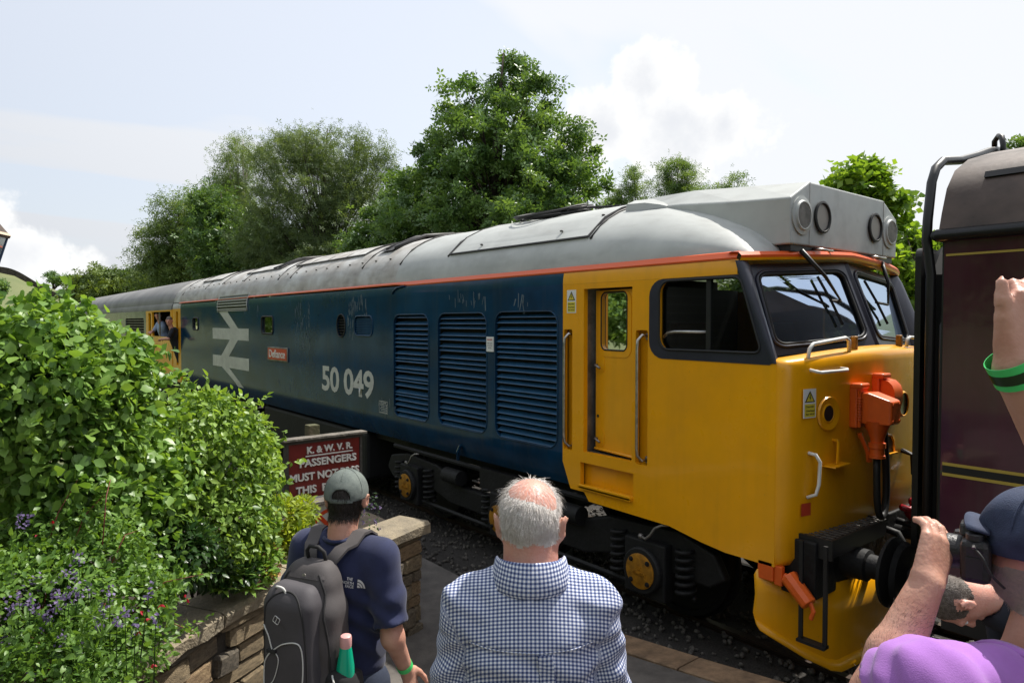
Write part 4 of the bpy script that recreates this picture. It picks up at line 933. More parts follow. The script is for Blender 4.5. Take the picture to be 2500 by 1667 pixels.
# footplate over the buffer: a tray with expanded-metal top
mb = MB(); x0, x1, y0, y1, zt = -2.52, -2.20, B+.13, B+.98, 1.135
mb.box(x0, x1, y0, y0+.02, zt-.14, zt); mb.box(x0, x1, y1-.02, y1, zt-.10, zt); mb.box(x0, x0+.02, y0+.02, y1-.02, zt-.12, zt); mb.box(x1-.02, x1, y0+.02, y1-.02, zt-.12, zt); FP = wb(mb, 'footplate', 'black_paint')
mb = MB()
for i in range(16):
    y = y0+.03+i*.055; mb.tube([(x0+.02+(j*.047), y+(.027 if (i+j) % 2 else 0), zt-.012) for j in range(7)], .0045, 4); 
for i in range(8):
    for j in range(7): pass
mb.build('expanded_metal', 'steel_dull', FP)
mb = MB()
for i in range(15):
    y = y0+.055+i*.055; mb.tube([(x0+.02+(j*.047), y-(.027 if (i+j) % 2 else 0), zt-.010) for j in range(7)], .0045, 4)
mb.build('expanded_metal', 'steel_dull', FP)
mb = MB(); 
for xx in (-2.37, -2.20): mb.box(xx-.013, xx+.013, B+.03, B+.05, .43, 1.12)
mb.box(-2.383, -2.187, B+.0, B+.07, .425, .445); wb(mb, 'hanging_step', 'black_paint')
# yellow obstacle deflector
mb = MB(); pth = [(-2.70, B-.01, .80, .46), (-2.68, B-.005, .84, .42), (-2.63, B+.03, .86, .385), (-2.45, B+.20, .80, .24), (-2.33, B+.34, .78, .155), (-2.29, B+.42, .76, .135), (-2.26, B+.6, .76, .145), (-2.23, TC-.5, .76, .16), (-2.22, TC, .76, .16)]
pth = pth+[(x, 2*TC-y, t, b) for x, y, t, b in reversed(pth[:-1])]
mb.loft([[(x, y, t), (x+.01, y, t*.6+b*.4), (x-.005, y, b+.06), (x+.045, y-.02, b)] for x, y, t, b in pth]); o = wb(mb, 'obstacle_deflector', 'loco_yellow', sm=40)
so_ = o.modifiers.new('solid', 'SOLIDIFY'); so_.thickness = .012
mb = MB(); mb.box(-2.68, -2.56, B+.0, B+.07, .78, .92); mb.box(-2.56, -2.50, B+.015, B+.06, .76, .90); mb.tube([(-2.50, B+.04, .84), (-2.46, B+.05, .82)], .025, 8); mb.tube([(-2.47, B+.05, .84), (-2.30, B+.02, .70)], [.062, .055], 10); mb.tube([(-2.31, B+.02, .75), (-2.27, B+.02, .66), (-2.29, B+.02, .60)], .018, 6); wb(mb, 'deflector_bracket', 'box_orange', bevel=.008)
mb = MB(); 
for y in (TC-.25, TC+.05, TC+.3): mb.tube([(-2.32, y, 1.02), (-2.18, y, 1.0), (-2.12, y, .9), (-2.1, y+.03, .5), (-2.0, y+.05, .4)], .028, 8)
mb.tube([(-2.3, TC, .95), (-1.55, TC, .93)], .05, 8); wb(mb, 'brake_hoses', 'rubber', sm=True)
mb = MB(); 
for k, (y, z, r_) in enumerate(((TC-.02, 1.16, .045), (TC+.06, 1.12, .05), (TC+.03, 1.22, .03))): mb.lathe([(r_*.6, 0), (r_, .03), (r_, .07), (r_*.6, .1)], (-2.2, y, z), (.4, .3, -1), 12)
mb.tube([(-2.2, TC+.15, 1.14), (-2.15, TC+.2, 1.3), (-2.15, TC+.2, 1.38)], .014, 6); mb.tube([(-2.22, TC-.1, 1.17), (-2.05, TC+.12, 1.08)], .025, 8); wb(mb, 'air_valve', 'valve_red', sm=True)
# far cab of the locomotive, seen only as a sliver
mb = MB(); mb.plate([(-19.95, 1.06), (XB0-.002, 1.06), (XB0-.002, 2.974), (-19.95, 2.974)], [rrect(-19.58, -19.36, 1.5, 2.9, .03)], SIDE, .06); wb(mb, 'rear_cab_side', 'loco_yellow')
mb = MB(); mb.loft([[(x, B, 2.974), (x, B+.003, 3.03), (x, B+.03, 3.12)] for x in (-19.95, XB0-.002)]); wb(mb, 'rear_cantrail', 'roof_dirty')
mb = MB(); mb.box(-19.95, -19.15, B+.12, BF-.05, 1.06, 3.1); wb(mb, 'rear_cab_body', 'interior_dark')

# worn paint and scuffs on the blue side
mb = MB(); rr_ = random.Random(8)
for (xa, xb, za, zb, n) in ((-11.35, -10.75, 2.20, 2.93, 46), (-9.30, -8.75, 2.72, 2.93, 30), (-9.35, -9.15, 2.40, 2.70, 10), (-6.65, -5.95, 2.80, 2.93, 16), (-14.0, -13.2, 2.78, 2.9, 10), (-5.6, -5.2, 2.78, 2.88, 6), (-12.2, -10.5, 1.42, 1.6, 14), (-8.4, -7.95, 1.4, 1.62, 10)):
    for k in range(n):
        x = rr_.choice((xa, xb, rr_.uniform(xa, xb))) if rr_.random() < .4 else rr_.uniform(xa, xb); z = rr_.uniform(za, zb); w = rr_.uniform(.004, .012); h = rr_.uniform(.02, .09); t = rr_.uniform(-.6, .6)
        mb.add([(x-w, B-.0015, z-h), (x+w*.6, B-.0015, z-h*.8), (x+w+t*h, B-.0015, z+h*.9), (x-w*.5+t*h, B-.0015, z+h)], [(0, 1, 2, 3)])
tag(wb(mb, 'worn_paint', 'scuff', fix=False), kind='stuff')
# ------------------------------------------------------------------ maroon coach coupled ahead
mat('maroon', (.056,.011,.025), .14, coat=.5, var=.25, vscale=3, bump=.008, bscale=5)
mat('coach_roof', (.105,.070,.055), .55, color2=(.05,.037,.032), vscale=2.5, bump=.06, bscale=25, rvar=.2)
mat('coach_black', (.008,.008,.009), .4, var=.3, bump=.03)
mat('lining_yellow', (.42,.30,.05), .45)
grime('maroon', (.06,.045,.045), .25, .3); grime('coach_roof', (.02,.018,.017), .6, .4, (1.5, 4, 4))
CO = empty('railway_coach', (8, TC, 0)); tag(CO, 'maroon railway coach with yellow lining and sooty brown roof', 'coach')
CE = -1.50; CY = 4.42; CHW = TC-CY
mb = MB(); mb.plate([(CE, 1.02), (18, 1.02), (18, 3.10), (CE, 3.10)], [], lambda u, v, d: (u, CY+d, v), .04); wb(mb, 'body_side', 'maroon', CO)
mb = MB(); mb.plate([(CE, 1.02), (18, 1.02), (18, 3.10), (CE, 3.10)], [], lambda u, v, d: (u, 2*TC-CY-d, v), .04); wb(mb, 'far_body_side', 'maroon', CO)
rp = [(-CHW-.025, 3.10), (-CHW-.035, 3.13), (-CHW-.02, 3.17), (-CHW+.01, 3.25), (-CHW+.08, 3.40), (-CHW+.20, 3.52), (-CHW+.42, 3.62), (-CHW+.85, 3.73), (0, 3.80)]
rp = rp+[(-y, z) for y, z in reversed(rp[:-1])]
mb = MB(); rg_ = []
for x, k in ((CE-.02, 0), (CE+.01, .0), (CE+.3, 0), (CE+2, 0), (18, 0)):
    rg_.append([(x, TC+y, z) for y, z in rp])
mb.loft(rg_, cap=False); mb.add([(CE-.02, TC+y, z) for y, z in rp], [tuple(range(len(rp)))]); wb(mb, 'roof', 'coach_roof', CO, sm=35)
mb = MB(); mb.tube([(CE-.03, CY-.03, 3.12), (18, CY-.03, 3.12)], .035, 8); mb.tube([(CE-.03, CY-.03, 3.12), (CE-.03, TC, 3.12)], .035, 8); wb(mb, 'cornice', 'coach_black', CO, sm=True)
mb = MB(); mb.loft([[(x, CY+.17, 3.43), (x, CY+.10, 3.44), (x, CY+.12, 3.475), (x, CY+.19, 3.475)] for x in (CE+.16, 18)], closed=True, cap=True); wb(mb, 'rain_strip', 'coach_black', CO)
mb = MB(); mb.box(CE-.012, CE+.02, CY+.01, 2*TC-CY-.01, 1.0, 3.12); wb(mb, 'coach_end', 'coach_black', CO)
for z0, z1, m in ((3.000, 3.012, 'lining_yellow'), (1.795, 1.812, 'lining_yellow'), (1.755, 1.793, 'coach_black'), (1.735, 1.752, 'lining_yellow')):
    mb = MB(); mb.box(CE+.01, 18, CY-.003, CY, z0, z1); wb(mb, 'lining_band', m, CO)
mb = MB(); mb.box(CE, 18, CY+.05, 2*TC-CY-.05, .82, 1.05); wb(mb, 'solebar', 'coach_black', CO)
# gangway bellows
gy = .56; mb = MB()
for i in range(7):
    x = CE-.015-.055*i; e = .05 if i % 2 == 0 else 0
    mb.loft([[(x, TC-gy-e, 1.0), (x, TC-gy-e, 2.95), (x, TC-gy+.12, 3.10+e), (x, TC+gy-.12, 3.10+e), (x, TC+gy+e, 2.95), (x, TC+gy+e, 1.0)], [(x-.055, TC-gy-.05+e, 1.0), (x-.055, TC-gy-.05+e, 2.95), (x-.055, TC-gy+.12, 3.15-e), (x-.055, TC+gy-.12, 3.15-e), (x-.055, TC+gy+.05-e, 2.95), (x-.055, TC+gy+.05-e, 1.0)]])
GWY = wb(mb, 'gangway_bellows', 'rubber', CO)
mb = MB(); mb.plate(rrect(TC-gy-.06, TC+gy+.06, .98, 3.14, .06), [], lambda u, v, d: (CE-.41-d, u, v), .04); mb.build('gangway_plate', 'coach_black', GWY)
# steam heating pipe and handrails up the end, passing over the roof
mb = MB(); P_ = [(-1.58, 4.46, 1.1), (-1.58, 4.46, 2.9), (-1.60, 4.44, 3.10), (-1.60, 4.45, 3.22), (-1.60, 4.50, 3.45), (-1.60, 4.56, 3.54), (-1.60, 4.67, 3.60), (-1.60, 4.95, 3.645), (-1.60, 5.25, 3.72), (-1.60, 5.50, 3.79), (-1.60, 5.75, 3.835), (-1.60, 6.4, 3.85), (-1.60, 7.0, 3.70), (-1.60, 7.18, 3.45), (-1.60, 7.22, 3.1)]
mb.tube(P_, .027, 10); wb(mb, 'roof_pipe', 'coach_black', CO, sm=True)
mb = MB(); mb.tube([(-1.55, 5.60, 3.72), (-1.55, 5.60, 3.84), (-1.565, 5.62, 3.90), (-1.60, 5.68, 3.925), (-1.635, 5.72, 3.90), (-1.64, 5.74, 3.84)], .018, 8); wb(mb, 'pipe_hook', 'coach_black', CO, sm=True)
mb = MB(); mb.tube([(-1.60, 4.75, 1.0), (-1.60, 4.75, 2.6), (-1.57, 4.80, 2.75), (-1.55, 4.85, 2.8)], .03, 8); mb.box(-1.56, -1.50, 4.55, 4.95, 2.62, 2.66); wb(mb, 'end_pipe', 'coach_black', CO, sm=30)
for s in (-1, 1):
    mb = MB(); mb.lathe([(.16, 0), (.16, .03), (.09, .04), (.07, .2), (.06, .38), (.20, .40), (.225, .43), (.0005, .445)], (-1.48, TC+s*.86, .90), (-1, 0, 0), 32); wb(mb, 'buffer', 'under_black', CO, sm=40)
mb = MB(); mb.box(-.2, 3.2, CY+.15, CY+.3, .35, .8); mb.box(.2, .7, CY+.1, CY+.2, .3, .7); mb.box(2.3, 2.8, CY+.1, CY+.2, .3, .7); wb(mb, 'bogie', 'under_black', CO, bevel=.03)
for x in (.45, 2.55):
    mb = MB(); mb.lathe([(.45, 0), (.45, .1), (.48, .12), (.48, 0)], (x, TC-.75, .46), (0, 1, 0), 30); wb(mb, 'wheel', 'under_black', CO, sm=40)
# ------------------------------------------------------------------ second locomotive behind
L2 = empty('diesel_locomotive', (-31, TC, 0)); tag(L2, 'second locomotive with dull grey roof and open yellow cab, coupled behind the blue one', 'locomotive')
mat('roof_dull', (.24,.235,.225), .55, color2=(.15,.145,.14), vscale=1.2)
X0, X1 = -41.0, -20.04
mb = MB(); mb.loft([[(x, TC+y, z) for y, z in arc(ROOF_A, ROOF_H)] for x in (X0, -30, -24, -21.0, -20.5)]+[[(-20.04, TC+y*.97, 3.14+(z-3.14)*.75) for y, z in arc(ROOF_A, ROOF_H)]]); wb(mb, 'roof', 'roof_dull', L2, sm=True)
mb = MB(); mb.loft([[(x, B, 2.95), (x, B+.005, 3.05), (x, B+.045, 3.14)] for x in (X0, X1)]); wb(mb, 'cantrail', 'roof_dull', L2, sm=True)
mb = MB(); mb.plate([(-23.3, 1.02), (X1, 1.02), (X1, 2.96), (-23.3, 2.96)], [rrect(-22.45, -20.20, 2.22, 2.92, .05), rrect(-22.95, -22.62, 2.2, 2.9, .05)], SIDE, .05); C2 = wb(mb, 'cab_side', 'loco_yellow', L2)
mb = MB(); mb.box(-21.66, -21.58, B+.02, B+.05, 2.22, 2.92); mb.build('window_bar', 'steel_dull', C2)
mb = MB(); mb.plate([(X0, 1.02), (-23.302, 1.02), (-23.302, 2.96), (X0, 2.96)], [rrect(-26.6, -23.6, 1.5, 2.75, .1)], SIDE, .04); wb(mb, 'body_side', 'loco_blue', L2)
m_ = MB(); m_.box(-26.6, -23.6, B+.01, B+.05, -.012, .02); sm_ = m_.mesh('slat'); sm_.materials.append(MATS['steel_dull'])
for i in range(14): wl(link('slat', sm_, None, None, (0, 0, 1.58+i*.085)), L2)
mb = MB(); mb.box(X0, -23.2, B+.1, BF-.02, 1.0, 3.1); mb.box(-23.2, X1, B+1.0, BF-.02, 1.0, 3.1); mb.box(-23.2, X1, B+.06, B+1.0, 1.0, 1.4); wb(mb, 'interior', 'interior_dark', L2)
mb = MB(); mb.box(X0, X1, B+.2, BF-.2, .35, 1.0); wb(mb, 'underframe', 'under_black', L2)
# ------------------------------------------------------------------ notices by the ramp
mat('sign_red', (.17,.016,.014), .4, var=.2, vscale=5); mat('sign_letter', (.72,.70,.66), .5); mat('sign_frame', (.05,.045,.04), .7, var=.4, bump=.3)
mat('weathered_wood', (.21,.185,.155), .9, color2=(.10,.09,.075), vscale=14, bump=.5, bscale=40)
mat('post_wood', (.12,.10,.06), .9, color2=(.07,.075,.03), vscale=9, bump=.4); mat('sign_white', (.55,.55,.5), .5); mat('sign_ring', (.62,.06,.012), .45)
pA, pB = Vector((-5.80, 2.19, 0)), Vector((-5.82, 2.87, 0)); dS = (pB-pA).normalized(); nS = Vector((dS.y, -dS.x, 0))
if nS.x < 0: nS = -nS
SW_ = (pB-pA).length
SG = empty('passenger_notice', ((pA.x+pB.x)/2, (pA.y+pB.y)/2, 0)); tag(SG, 'dark red railway notice with white raised letters on a wooden post', 'sign')
SM = Matrix(((dS.x, nS.x, 0, 0), (dS.y, nS.y, 0, 0), (0, 0, 1, 0), (0, 0, 0, 1)))
def sb(name, m, fn, parent=None, bevel=None):
    mb = MB(); fn(mb); o = mb.build(name, m, parent or SG, bevel=bevel); o.data.transform(SM); o.data.update(); return o
z0, z1, hw_ = 1.075, 1.56, SW_/2
BD = sb('board', 'sign_red', lambda k: k.box(-hw_, hw_, -.02, .02, z0, z1))
sb('edge_moulding', 'sign_letter', lambda k: k.box(-hw_-.004, hw_+.004, -.02, .027, z0-.014, z0))
sb('side_frame', 'sign_frame', lambda k: k.box(hw_, hw_+.022, -.03, .035, z0-.014, z1)); sb('side_frame', 'sign_frame', lambda k: k.box(-hw_-.022, -hw_, -.03, .035, z0-.014, z1))
sb('top_rail', 'sign_frame', lambda k: k.box(-hw_-.022, hw_+.022, -.03, .035, z1, z1+.03))
sb('cap_board', 'weathered_wood', lambda k: k.box(-hw_-.06, hw_+.06, -.05, .065, z1+.03, z1+.052), bevel=.004)
sb('post', 'post_wood', lambda k: k.box(-.12, -.02, -.14, -.04, -.1, z1+.14), bevel=.006)
def sign_line(s, w, h, cx, cz):
    me = fit_text(s, w, h, bold=.025, depth=.02); me.transform(SM @ Matrix.Translation((cx, .026, cz)) @ Matrix.Rotation(R(90), 4, 'X') @ Matrix.Scale(1, 4)); 
    o = link('lettering', me, 'sign_letter', SG); return o
# the board faces +normal: mirror the text so that it reads from that side
def sign_text(s, w, h, cx, cz):
    me = fit_text(s, w, h, bold=.028, depth=.03)
    for v in me.vertices: v.co = Vector((v.co.x+cx, .030+v.co.z*.25, v.co.y+cz))
    me.transform(SM); me.flip_normals(); return link('lettering', me, 'sign_letter', SG)
sign_text('K. & W. V. R.', SW_*.64, .062, .045, 1.495); sb('underline', 'sign_letter', lambda k: k.box(-.185, .27, .02, .031, 1.438, 1.448))
sign_text('PASSENGERS', SW_*.80, .068, .03, 1.385); sign_text('MUST NOT PASS', SW_*.97, .068, 0.0, 1.265); sign_text('THIS  POINT', SW_*.76, .068, -.02, 1.15)
# white prohibition notice in front, lower down
P0 = Vector((-5.62, 2.27, 0)); P1 = Vector((-5.63, 2.72, 0)); S2 = empty('prohibition_notice', (*((P0+P1)/2).xy, 0)); tag(S2, 'white no-entry notice with red ring and black figure under a grey wooden cap', 'sign')
def sb2(name, m, fn, parent=None, bevel=None):
    mb = MB(); fn(mb); o = mb.build(name, m, parent or S2, bevel=bevel, fix=False if 'ring' in name or 'figure' in name or 'bar' in name else True); o.data.transform(SM); o.data.update(); return o
h2 = (P1-P0).length/2; zt = 1.055
sb2('board', 'sign_white', lambda k: k.box(-h2, h2, -.015, .015, .60, zt)); sb2('frame', 'sign_frame', lambda k: (k.box(-h2-.02, -h2, -.02, .03, .58, zt), k.box(h2, h2+.02, -.02, .03, .58, zt), k.box(-h2-.02, h2+.02, -.02, .03, .56, .60)))
sb2('cap_board', 'weathered_wood', lambda k: k.box(-h2-.05, h2+.05, -.07, .07, zt, zt+.03), bevel=.004)
sb2('post', 'post_wood', lambda k: k.box(-.05, .05, -.12, -.02, -.1, zt-.02))
sb2('ring', 'sign_ring', lambda k: k.plate(circle(0, .83, .17, 36), [circle(0, .83, .138, 36)], lambda u, v, d: (u, .018, v)))
sb2('diagonal_bar', 'sign_ring', lambda k: k.plate([(-.11, .925), (-.085, .95), (.11, .735), (.085, .71)], [], lambda u, v, d: (u, .020, v)))
sb2('walking_figure', 'ink', lambda k: (k.plate(circle(.02, .935, .025, 16), [], lambda u, v, d: (u, .017, v)), k.plate([(-.02, .90), (.05, .90), (.08, .82), (.055, .81), (.04, .85), (.04, .80), (.08, .72), (.05, .71), (.015, .78), (-.03, .71), (-.06, .72), (-.01, .81)], [], lambda u, v, d: (u, .017, v))))
# ------------------------------------------------------------------ station lantern at the left edge
mat('lamp_blue', (.012,.035,.085), .4); mat('lamp_cream', (.55,.43,.30), .6); mat('lamp_brown', (.07,.045,.03), .6, var=.3); glassmat('lamp_glass', (.85,.88,.88))
LX, LY = -13.80, .33
LP = empty('platform_lamp', (LX, LY, 0)); tag(LP, 'station lantern with brown roof and blue tapering frame above the hedge', 'lamp')
def lb(name, m, fn, sm=None): mb = MB(); fn(mb); return mb.build(name, m, LP, sm=sm)
def hexring(r, z, n=6): return [(r*math.cos(2*math.pi*(i+.5)/n), r*math.sin(2*math.pi*(i+.5)/n), z) for i in range(n)]
zl = 3.46
lb('post', 'lamp_blue', lambda k: k.lathe([(.09, 0), (.09, .9), (.055, 1.0), (.05, 2.9), (.07, 2.92), (.05, 2.96), (.03, zl)], (0, 0, 0), (0, 0, 1), 16), 40)
lb('lantern_roof', 'lamp_brown', lambda k: k.loft([hexring(.335, zl+.52), hexring(.35, zl+.555), hexring(.345, zl+.565), hexring(.16, zl+.82), hexring(.05, zl+.87)], closed=True, cap=True))
lb('eaves_band', 'lamp_cream', lambda k: k.loft([hexring(.356, zl+.56), hexring(.325, zl+.605)], closed=True))
lb('glazing', 'lamp_glass', lambda k: k.loft([hexring(.15, zl+.02), hexring(.30, zl+.52)], closed=True))
for a, b in zip(hexring(.155, zl+.0), hexring(.305, zl+.53)):
    lb('glazing_bar', 'lamp_blue', lambda k: k.tube([a, b], .016, 6))
lb('base_ring', 'lamp_blue', lambda k: k.loft([hexring(.16, zl-.03), hexring(.17, zl+.03)], closed=True, cap=True))
# ------------------------------------------------------------------ stone station building behind the camera (seen as reflections)
def stonewall_mat():
    m = mat('building_stone', (.17,.14,.105), .9, bump=.4, bscale=30); t = m.node_tree; b = t.nodes['Principled BSDF']
    br_ = t.nodes.new('ShaderNodeTexBrick'); br_.inputs['Scale'].default_value = 1.0; br_.inputs['Brick Width'].default_value = .62; br_.inputs['Row Height'].default_value = .24; br_.inputs['Mortar Size'].default_value = .018
    br_.inputs['Color1'].default_value = (.19,.155,.11,1); br_.inputs['Color2'].default_value = (.12,.10,.08,1); br_.inputs['Mortar'].default_value = (.26,.23,.19,1)
    co = t.nodes.new('ShaderNodeTexCoord'); mp_ = t.nodes.new('ShaderNodeMapping'); mp_.inputs['Rotation'].default_value = (R(90), 0, 0); t.links.new(co.outputs['Object'], mp_.inputs[0]); t.links.new(mp_.outputs[0], br_.inputs[0]); t.links.new(br_.outputs[0], b.inputs['Base Color'])
stonewall_mat(); mat('slate', (.06,.06,.065), .7, var=.3)
SB = empty('station_building', (-14.6, -8, 0)); tag(SB, 'small stone station building with slate roof behind the platform', 'building')
mb = MB(); mb.plate([(-2.6, 0), (2.6, 0), (2.6, 3.6), (-2.6, 3.6)], [rrect(-1.6, -.6, 1.2, 2.7, .01)], lambda u, v, d: (u, 3-d, v), .35); mb.box(-2.6, 2.6, -4, 2.6, 0, 3.6); mb.build('wall', 'building_stone', SB)
mb = MB(); mb.box(-1.6, -.6, 2.75, 2.8, 1.2, 2.7); W = mb.build('window', 'dark_glass', SB); mb = MB(); mb.box(-1.65, -.55, 2.85, 3.08, 1.1, 1.2); mb.build('sill', 'coping', W); mb = MB(); mb.box(-1.13, -1.07, 2.8, 2.85, 1.2, 2.7); mb.build('glazing_bar', 'lamp_brown', W)
mb = MB(); mb.loft([[(x, 3.4, 3.5), (x, -.5, 5.6), (x, -4.4, 3.5), (x, -4.4, 3.7), (x, -.5, 5.8), (x, 3.4, 3.7)] for x in (-2.9, 2.9)], closed=True, cap=True); RF = mb.build('roof', 'slate', SB)
mb = MB(); mb.box(.5, 1.3, -1, 0, 5, 6.6); mb.build('chimney', 'building_stone', RF)
# ------------------------------------------------------------------ vegetation
CAMP = np.array([0, 0, CAM_H]); FW = np.array(_f); RT = np.array(_r); UPV = np.array(_u)
def at_px(px, py, d): return CAMP+(FW+RT*(px-1250)/1667-UPV*(py-833.5)/1667)*d     # d metres ahead of the camera
def to_px(P):
    v = P-CAMP; d = v@FW; return 1250+1667*(v@RT)/d, 833.5-1667*(v@UPV)/d, d
def leaf_tpl(w=.30, fold=.06, curl=.14):
    V = np.array([(0,0,0), (0,.36,-fold*.6), (0,.70,-fold-curl*.3), (0,1,-curl-fold*.4), (-w,.30,.02), (-w*.9,.62,-curl*.2), (w,.30,.02), (w*.9,.62,-curl*.2)], float)
    F = np.array([(0,1,4), (4,1,5), (1,2,5), (5,2,3), (0,6,1), (6,7,1), (1,7,2), (7,3,2)]); return V, F
def rosette_tpl(k=5, w=.22, seed=0, lift=.35):
    rg = np.random.default_rng(seed); VV = []; FF = []
    for i in range(k):
        a = 2*math.pi*i/k+rg.uniform(-.4, .4); L_ = rg.uniform(.7, 1.1); el = rg.uniform(-.25, lift*2)
        d = np.array((math.cos(a)*math.cos(el), math.sin(a)*math.cos(el), math.sin(el))); s = np.array((-math.sin(a), math.cos(a), rg.uniform(-.4, .4))); s /= np.linalg.norm(s)
        o = len(VV)*1; VV += [d*.12*L_, d*.55*L_+s*w, d*L_+np.array((0, 0, -.08)), d*.55*L_-s*w]; FF.append((o, o+1, o+2)); FF.append((o, o+2, o+3))
    return np.array(VV), np.array(FF)
def frames(along, nrm):
    a = along/np.maximum(np.linalg.norm(along, axis=1), 1e-6)[:, None]; n = nrm-(nrm*a).sum(1)[:, None]*a
    n = n/np.maximum(np.linalg.norm(n, axis=1), 1e-6)[:, None]; s = np.cross(a, n); return np.stack((s, a, n), -1)
def leaf_geo(C, M, S, tpl):
    V0, F0 = tpl; V = np.einsum('nij,kj->nki', M, V0)*S[:, None, None]+C[:, None, :]
    F = F0[None]+np.arange(len(C))[:, None, None]*len(V0); return V.reshape(-1, 3), F.reshape(-1, 3)
def blob_d(P, E):
    d = None
    for c, r in E:
        e = sd_ell(P, c, r); d = e if d is None else smin(d, e, .06)
    return d
def blob_sample(E, n, thick, rg, noise=.0):
    pts = []; got = 0; vols = np.array([np.prod(r) for c, r in E])**(2/3); vols = vols/vols.sum()
    while got < n:
        k = 20000; wh = rg.choice(len(E), k, p=vols); c = np.array([E[i][0] for i in range(len(E))])[wh]; r = np.array([E[i][1] for i in range(len(E))])[wh]
        u = rg.normal(size=(k, 3)); u /= np.linalg.norm(u, axis=1)[:, None]; P = c+u*r*(1+rg.uniform(-.45, .06, (k, 1)))
        d = blob_d(P, E)+noise*np.sin(P[:, 0]*9)*np.sin(P[:, 1]*8+1)*np.sin(P[:, 2]*9+2)
        ok = (d < .0) & (d > -thick); P = P[ok]; pts.append(P); got += len(P)
    P = np.concatenate(pts)[:n]; e = .01; d0 = blob_d(P, E)
    N = np.stack([blob_d(P+np.eye(3)[i]*e, E)-d0 for i in range(3)], -1); N /= np.maximum(np.linalg.norm(N, axis=1), 1e-6)[:, None]
    return P, N, d0
def shrub(name, label, E, n, size, m, tpl, rg, base, thick=.22, nparts=300, droop=.35, upn=.7, stem='bark', nstem=26, noise=.07, cat='shrub', sprig=.10):
    """a leafy shrub: the leaves that show largest are parts of their own, the rest one joined part"""
    root = empty(name, base); tag(root, label, cat); b = np.array(base)
    P, N, d0 = blob_sample(E, n, thick, rg, noise)
    al = N*.6+rg.normal(size=(n, 3))*.75; al[:, 2] -= droop; nr = np.array((0, 0, 1.0))*upn+N*.45+rg.normal(size=(n, 3))*.62
    k = int(n*sprig); sel = rg.choice(np.where(d0 > -.05)[0], k//9+1); j = 0          # sprigs standing out of the outline
    for i in sel:
        dr = N[i]*.8+rg.normal(size=3)*.4+np.array((0, 0, .45)); dr /= np.linalg.norm(dr); ln = rg.uniform(.06, .17)
        for t in np.linspace(.25, 1, 9):
            if j >= k: break
            P[j] = P[i]+dr*ln*t; al[j] = dr*.4+rg.normal(size=3)*.8; j += 1
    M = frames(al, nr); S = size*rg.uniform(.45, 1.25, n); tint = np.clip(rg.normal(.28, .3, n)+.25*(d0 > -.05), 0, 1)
    if nparts:
        px, py, dd = to_px(P); vis = (px > 0) & (px < 2500) & (py > 0) & (py < 1667) & (d0 > -.07) & (((CAMP-P)*N).sum(1) > 0)
        sc = np.where(vis, S/dd, 0)*rg.uniform(.8, 1.2, n); top = np.argsort(-sc)[:nparts]; top = top[sc[top] > 0]
        vari = []
        for k in range(6):
            V0, F0 = leaf_tpl(*(np.array((tpl_w[name][0], tpl_w[name][1], tpl_w[name][2]))*rg.uniform(.8, 1.25, 3))); me = mesh_np('leaf', V0, F0, tint=np.full(len(V0), .1+.14*k), sm=True); me.materials.append(MATS[m]); vari.append(me)
        for i in top:
            o = bpy.data.objects.new('leaf', vari[int(rg.integers(6))]); COL.objects.link(o); o.parent = root
            Mi = Matrix(M[i].tolist()).to_4x4(); o.matrix_local = Matrix.Translation(Vector(P[i]-b)) @ Mi @ Matrix.Scale(float(S[i]), 4)
        rest = np.ones(n, bool); rest[top] = False
    else: rest = np.ones(n, bool)
    V, F = leaf_geo(P[rest]-b, M[rest], S[rest], tpl); me = mesh_np('foliage', V, F, tint=np.repeat(tint[rest], len(tpl[0])), sm=True)
    tag(link('foliage', me, m, root), kind='stuff')
    mb = MB(); idx = rg.choice(n, nstem)
    for i in idx:
        q = Vector(P[i]-b); s = Vector((rg.normal()*.08, rg.normal()*.08, 0)); mid = s*.6+q*.45+Vector((0, 0, .12)); mb.tube([s, mid, q*.7+mid*.3], [.010, .006, .002], 5)
    mb.build('stems', stem, root, sm=True)
    return root, P, N
tpl_w = {'broadleaf_shrub': (.36, .07, .16), 'clipped_hedge': (.27, .08, .18), 'fuchsia_bush': (.25, .06, .2), 'hedge_shrub': (.3, .06, .15)}
leafmat('leaf_broad', (0.077,0.171,0.033), (0.222,0.356,0.075), .38, .30)
leafmat('leaf_hedge', (0.081,0.172,0.028), (0.270,0.400,0.075), .42, .30)
leafmat('leaf_fuchsia', (0.058,0.135,0.024), (0.165,0.285,0.054), .42, .30)
leafmat('leaf_lime', (.14,.22,.02), (.32,.38,.04), .5, .35)
leafmat('leaf_dark', (.015,.045,.012), (.04,.09,.02), .35, .25)
leafmat('leaf_oak', (0.060,0.128,0.039), (0.180,0.285,0.083), .42, .28)
leafmat('leaf_willow', (0.076,0.121,0.049), (0.189,0.254,0.103), .5, .30)
leafmat('leaf_birch', (0.081,0.142,0.046), (0.223,0.297,0.095), .5, .30)
leafmat('leaf_ash', (0.085,0.156,0.051), (0.204,0.289,0.102), .5, .30)
leafmat('leaf_maple', (0.082,0.169,0.024), (0.252,0.378,0.047), .42, .38)
leafmat('leaf_mid', (0.069,0.119,0.025), (0.200,0.266,0.063), .6, .25, vscale=.4)
leafmat('petal_purple', (.12,.085,.20), (.25,.19,.36), .6, .3, (1.2, 1.1, 1.3)); leafmat('petal_red', (.38,.012,.03), (.55,.02,.05), .5, .3, (1.3, .8, .8)); leafmat('petal_yellow', (.50,.33,.03), (.62,.50,.08), .5, .3, (1.2, 1.1, .7)); leafmat('petal_peach', (.45,.18,.10), (.6,.35,.2), .5, .3, (1.2, 1, .9))
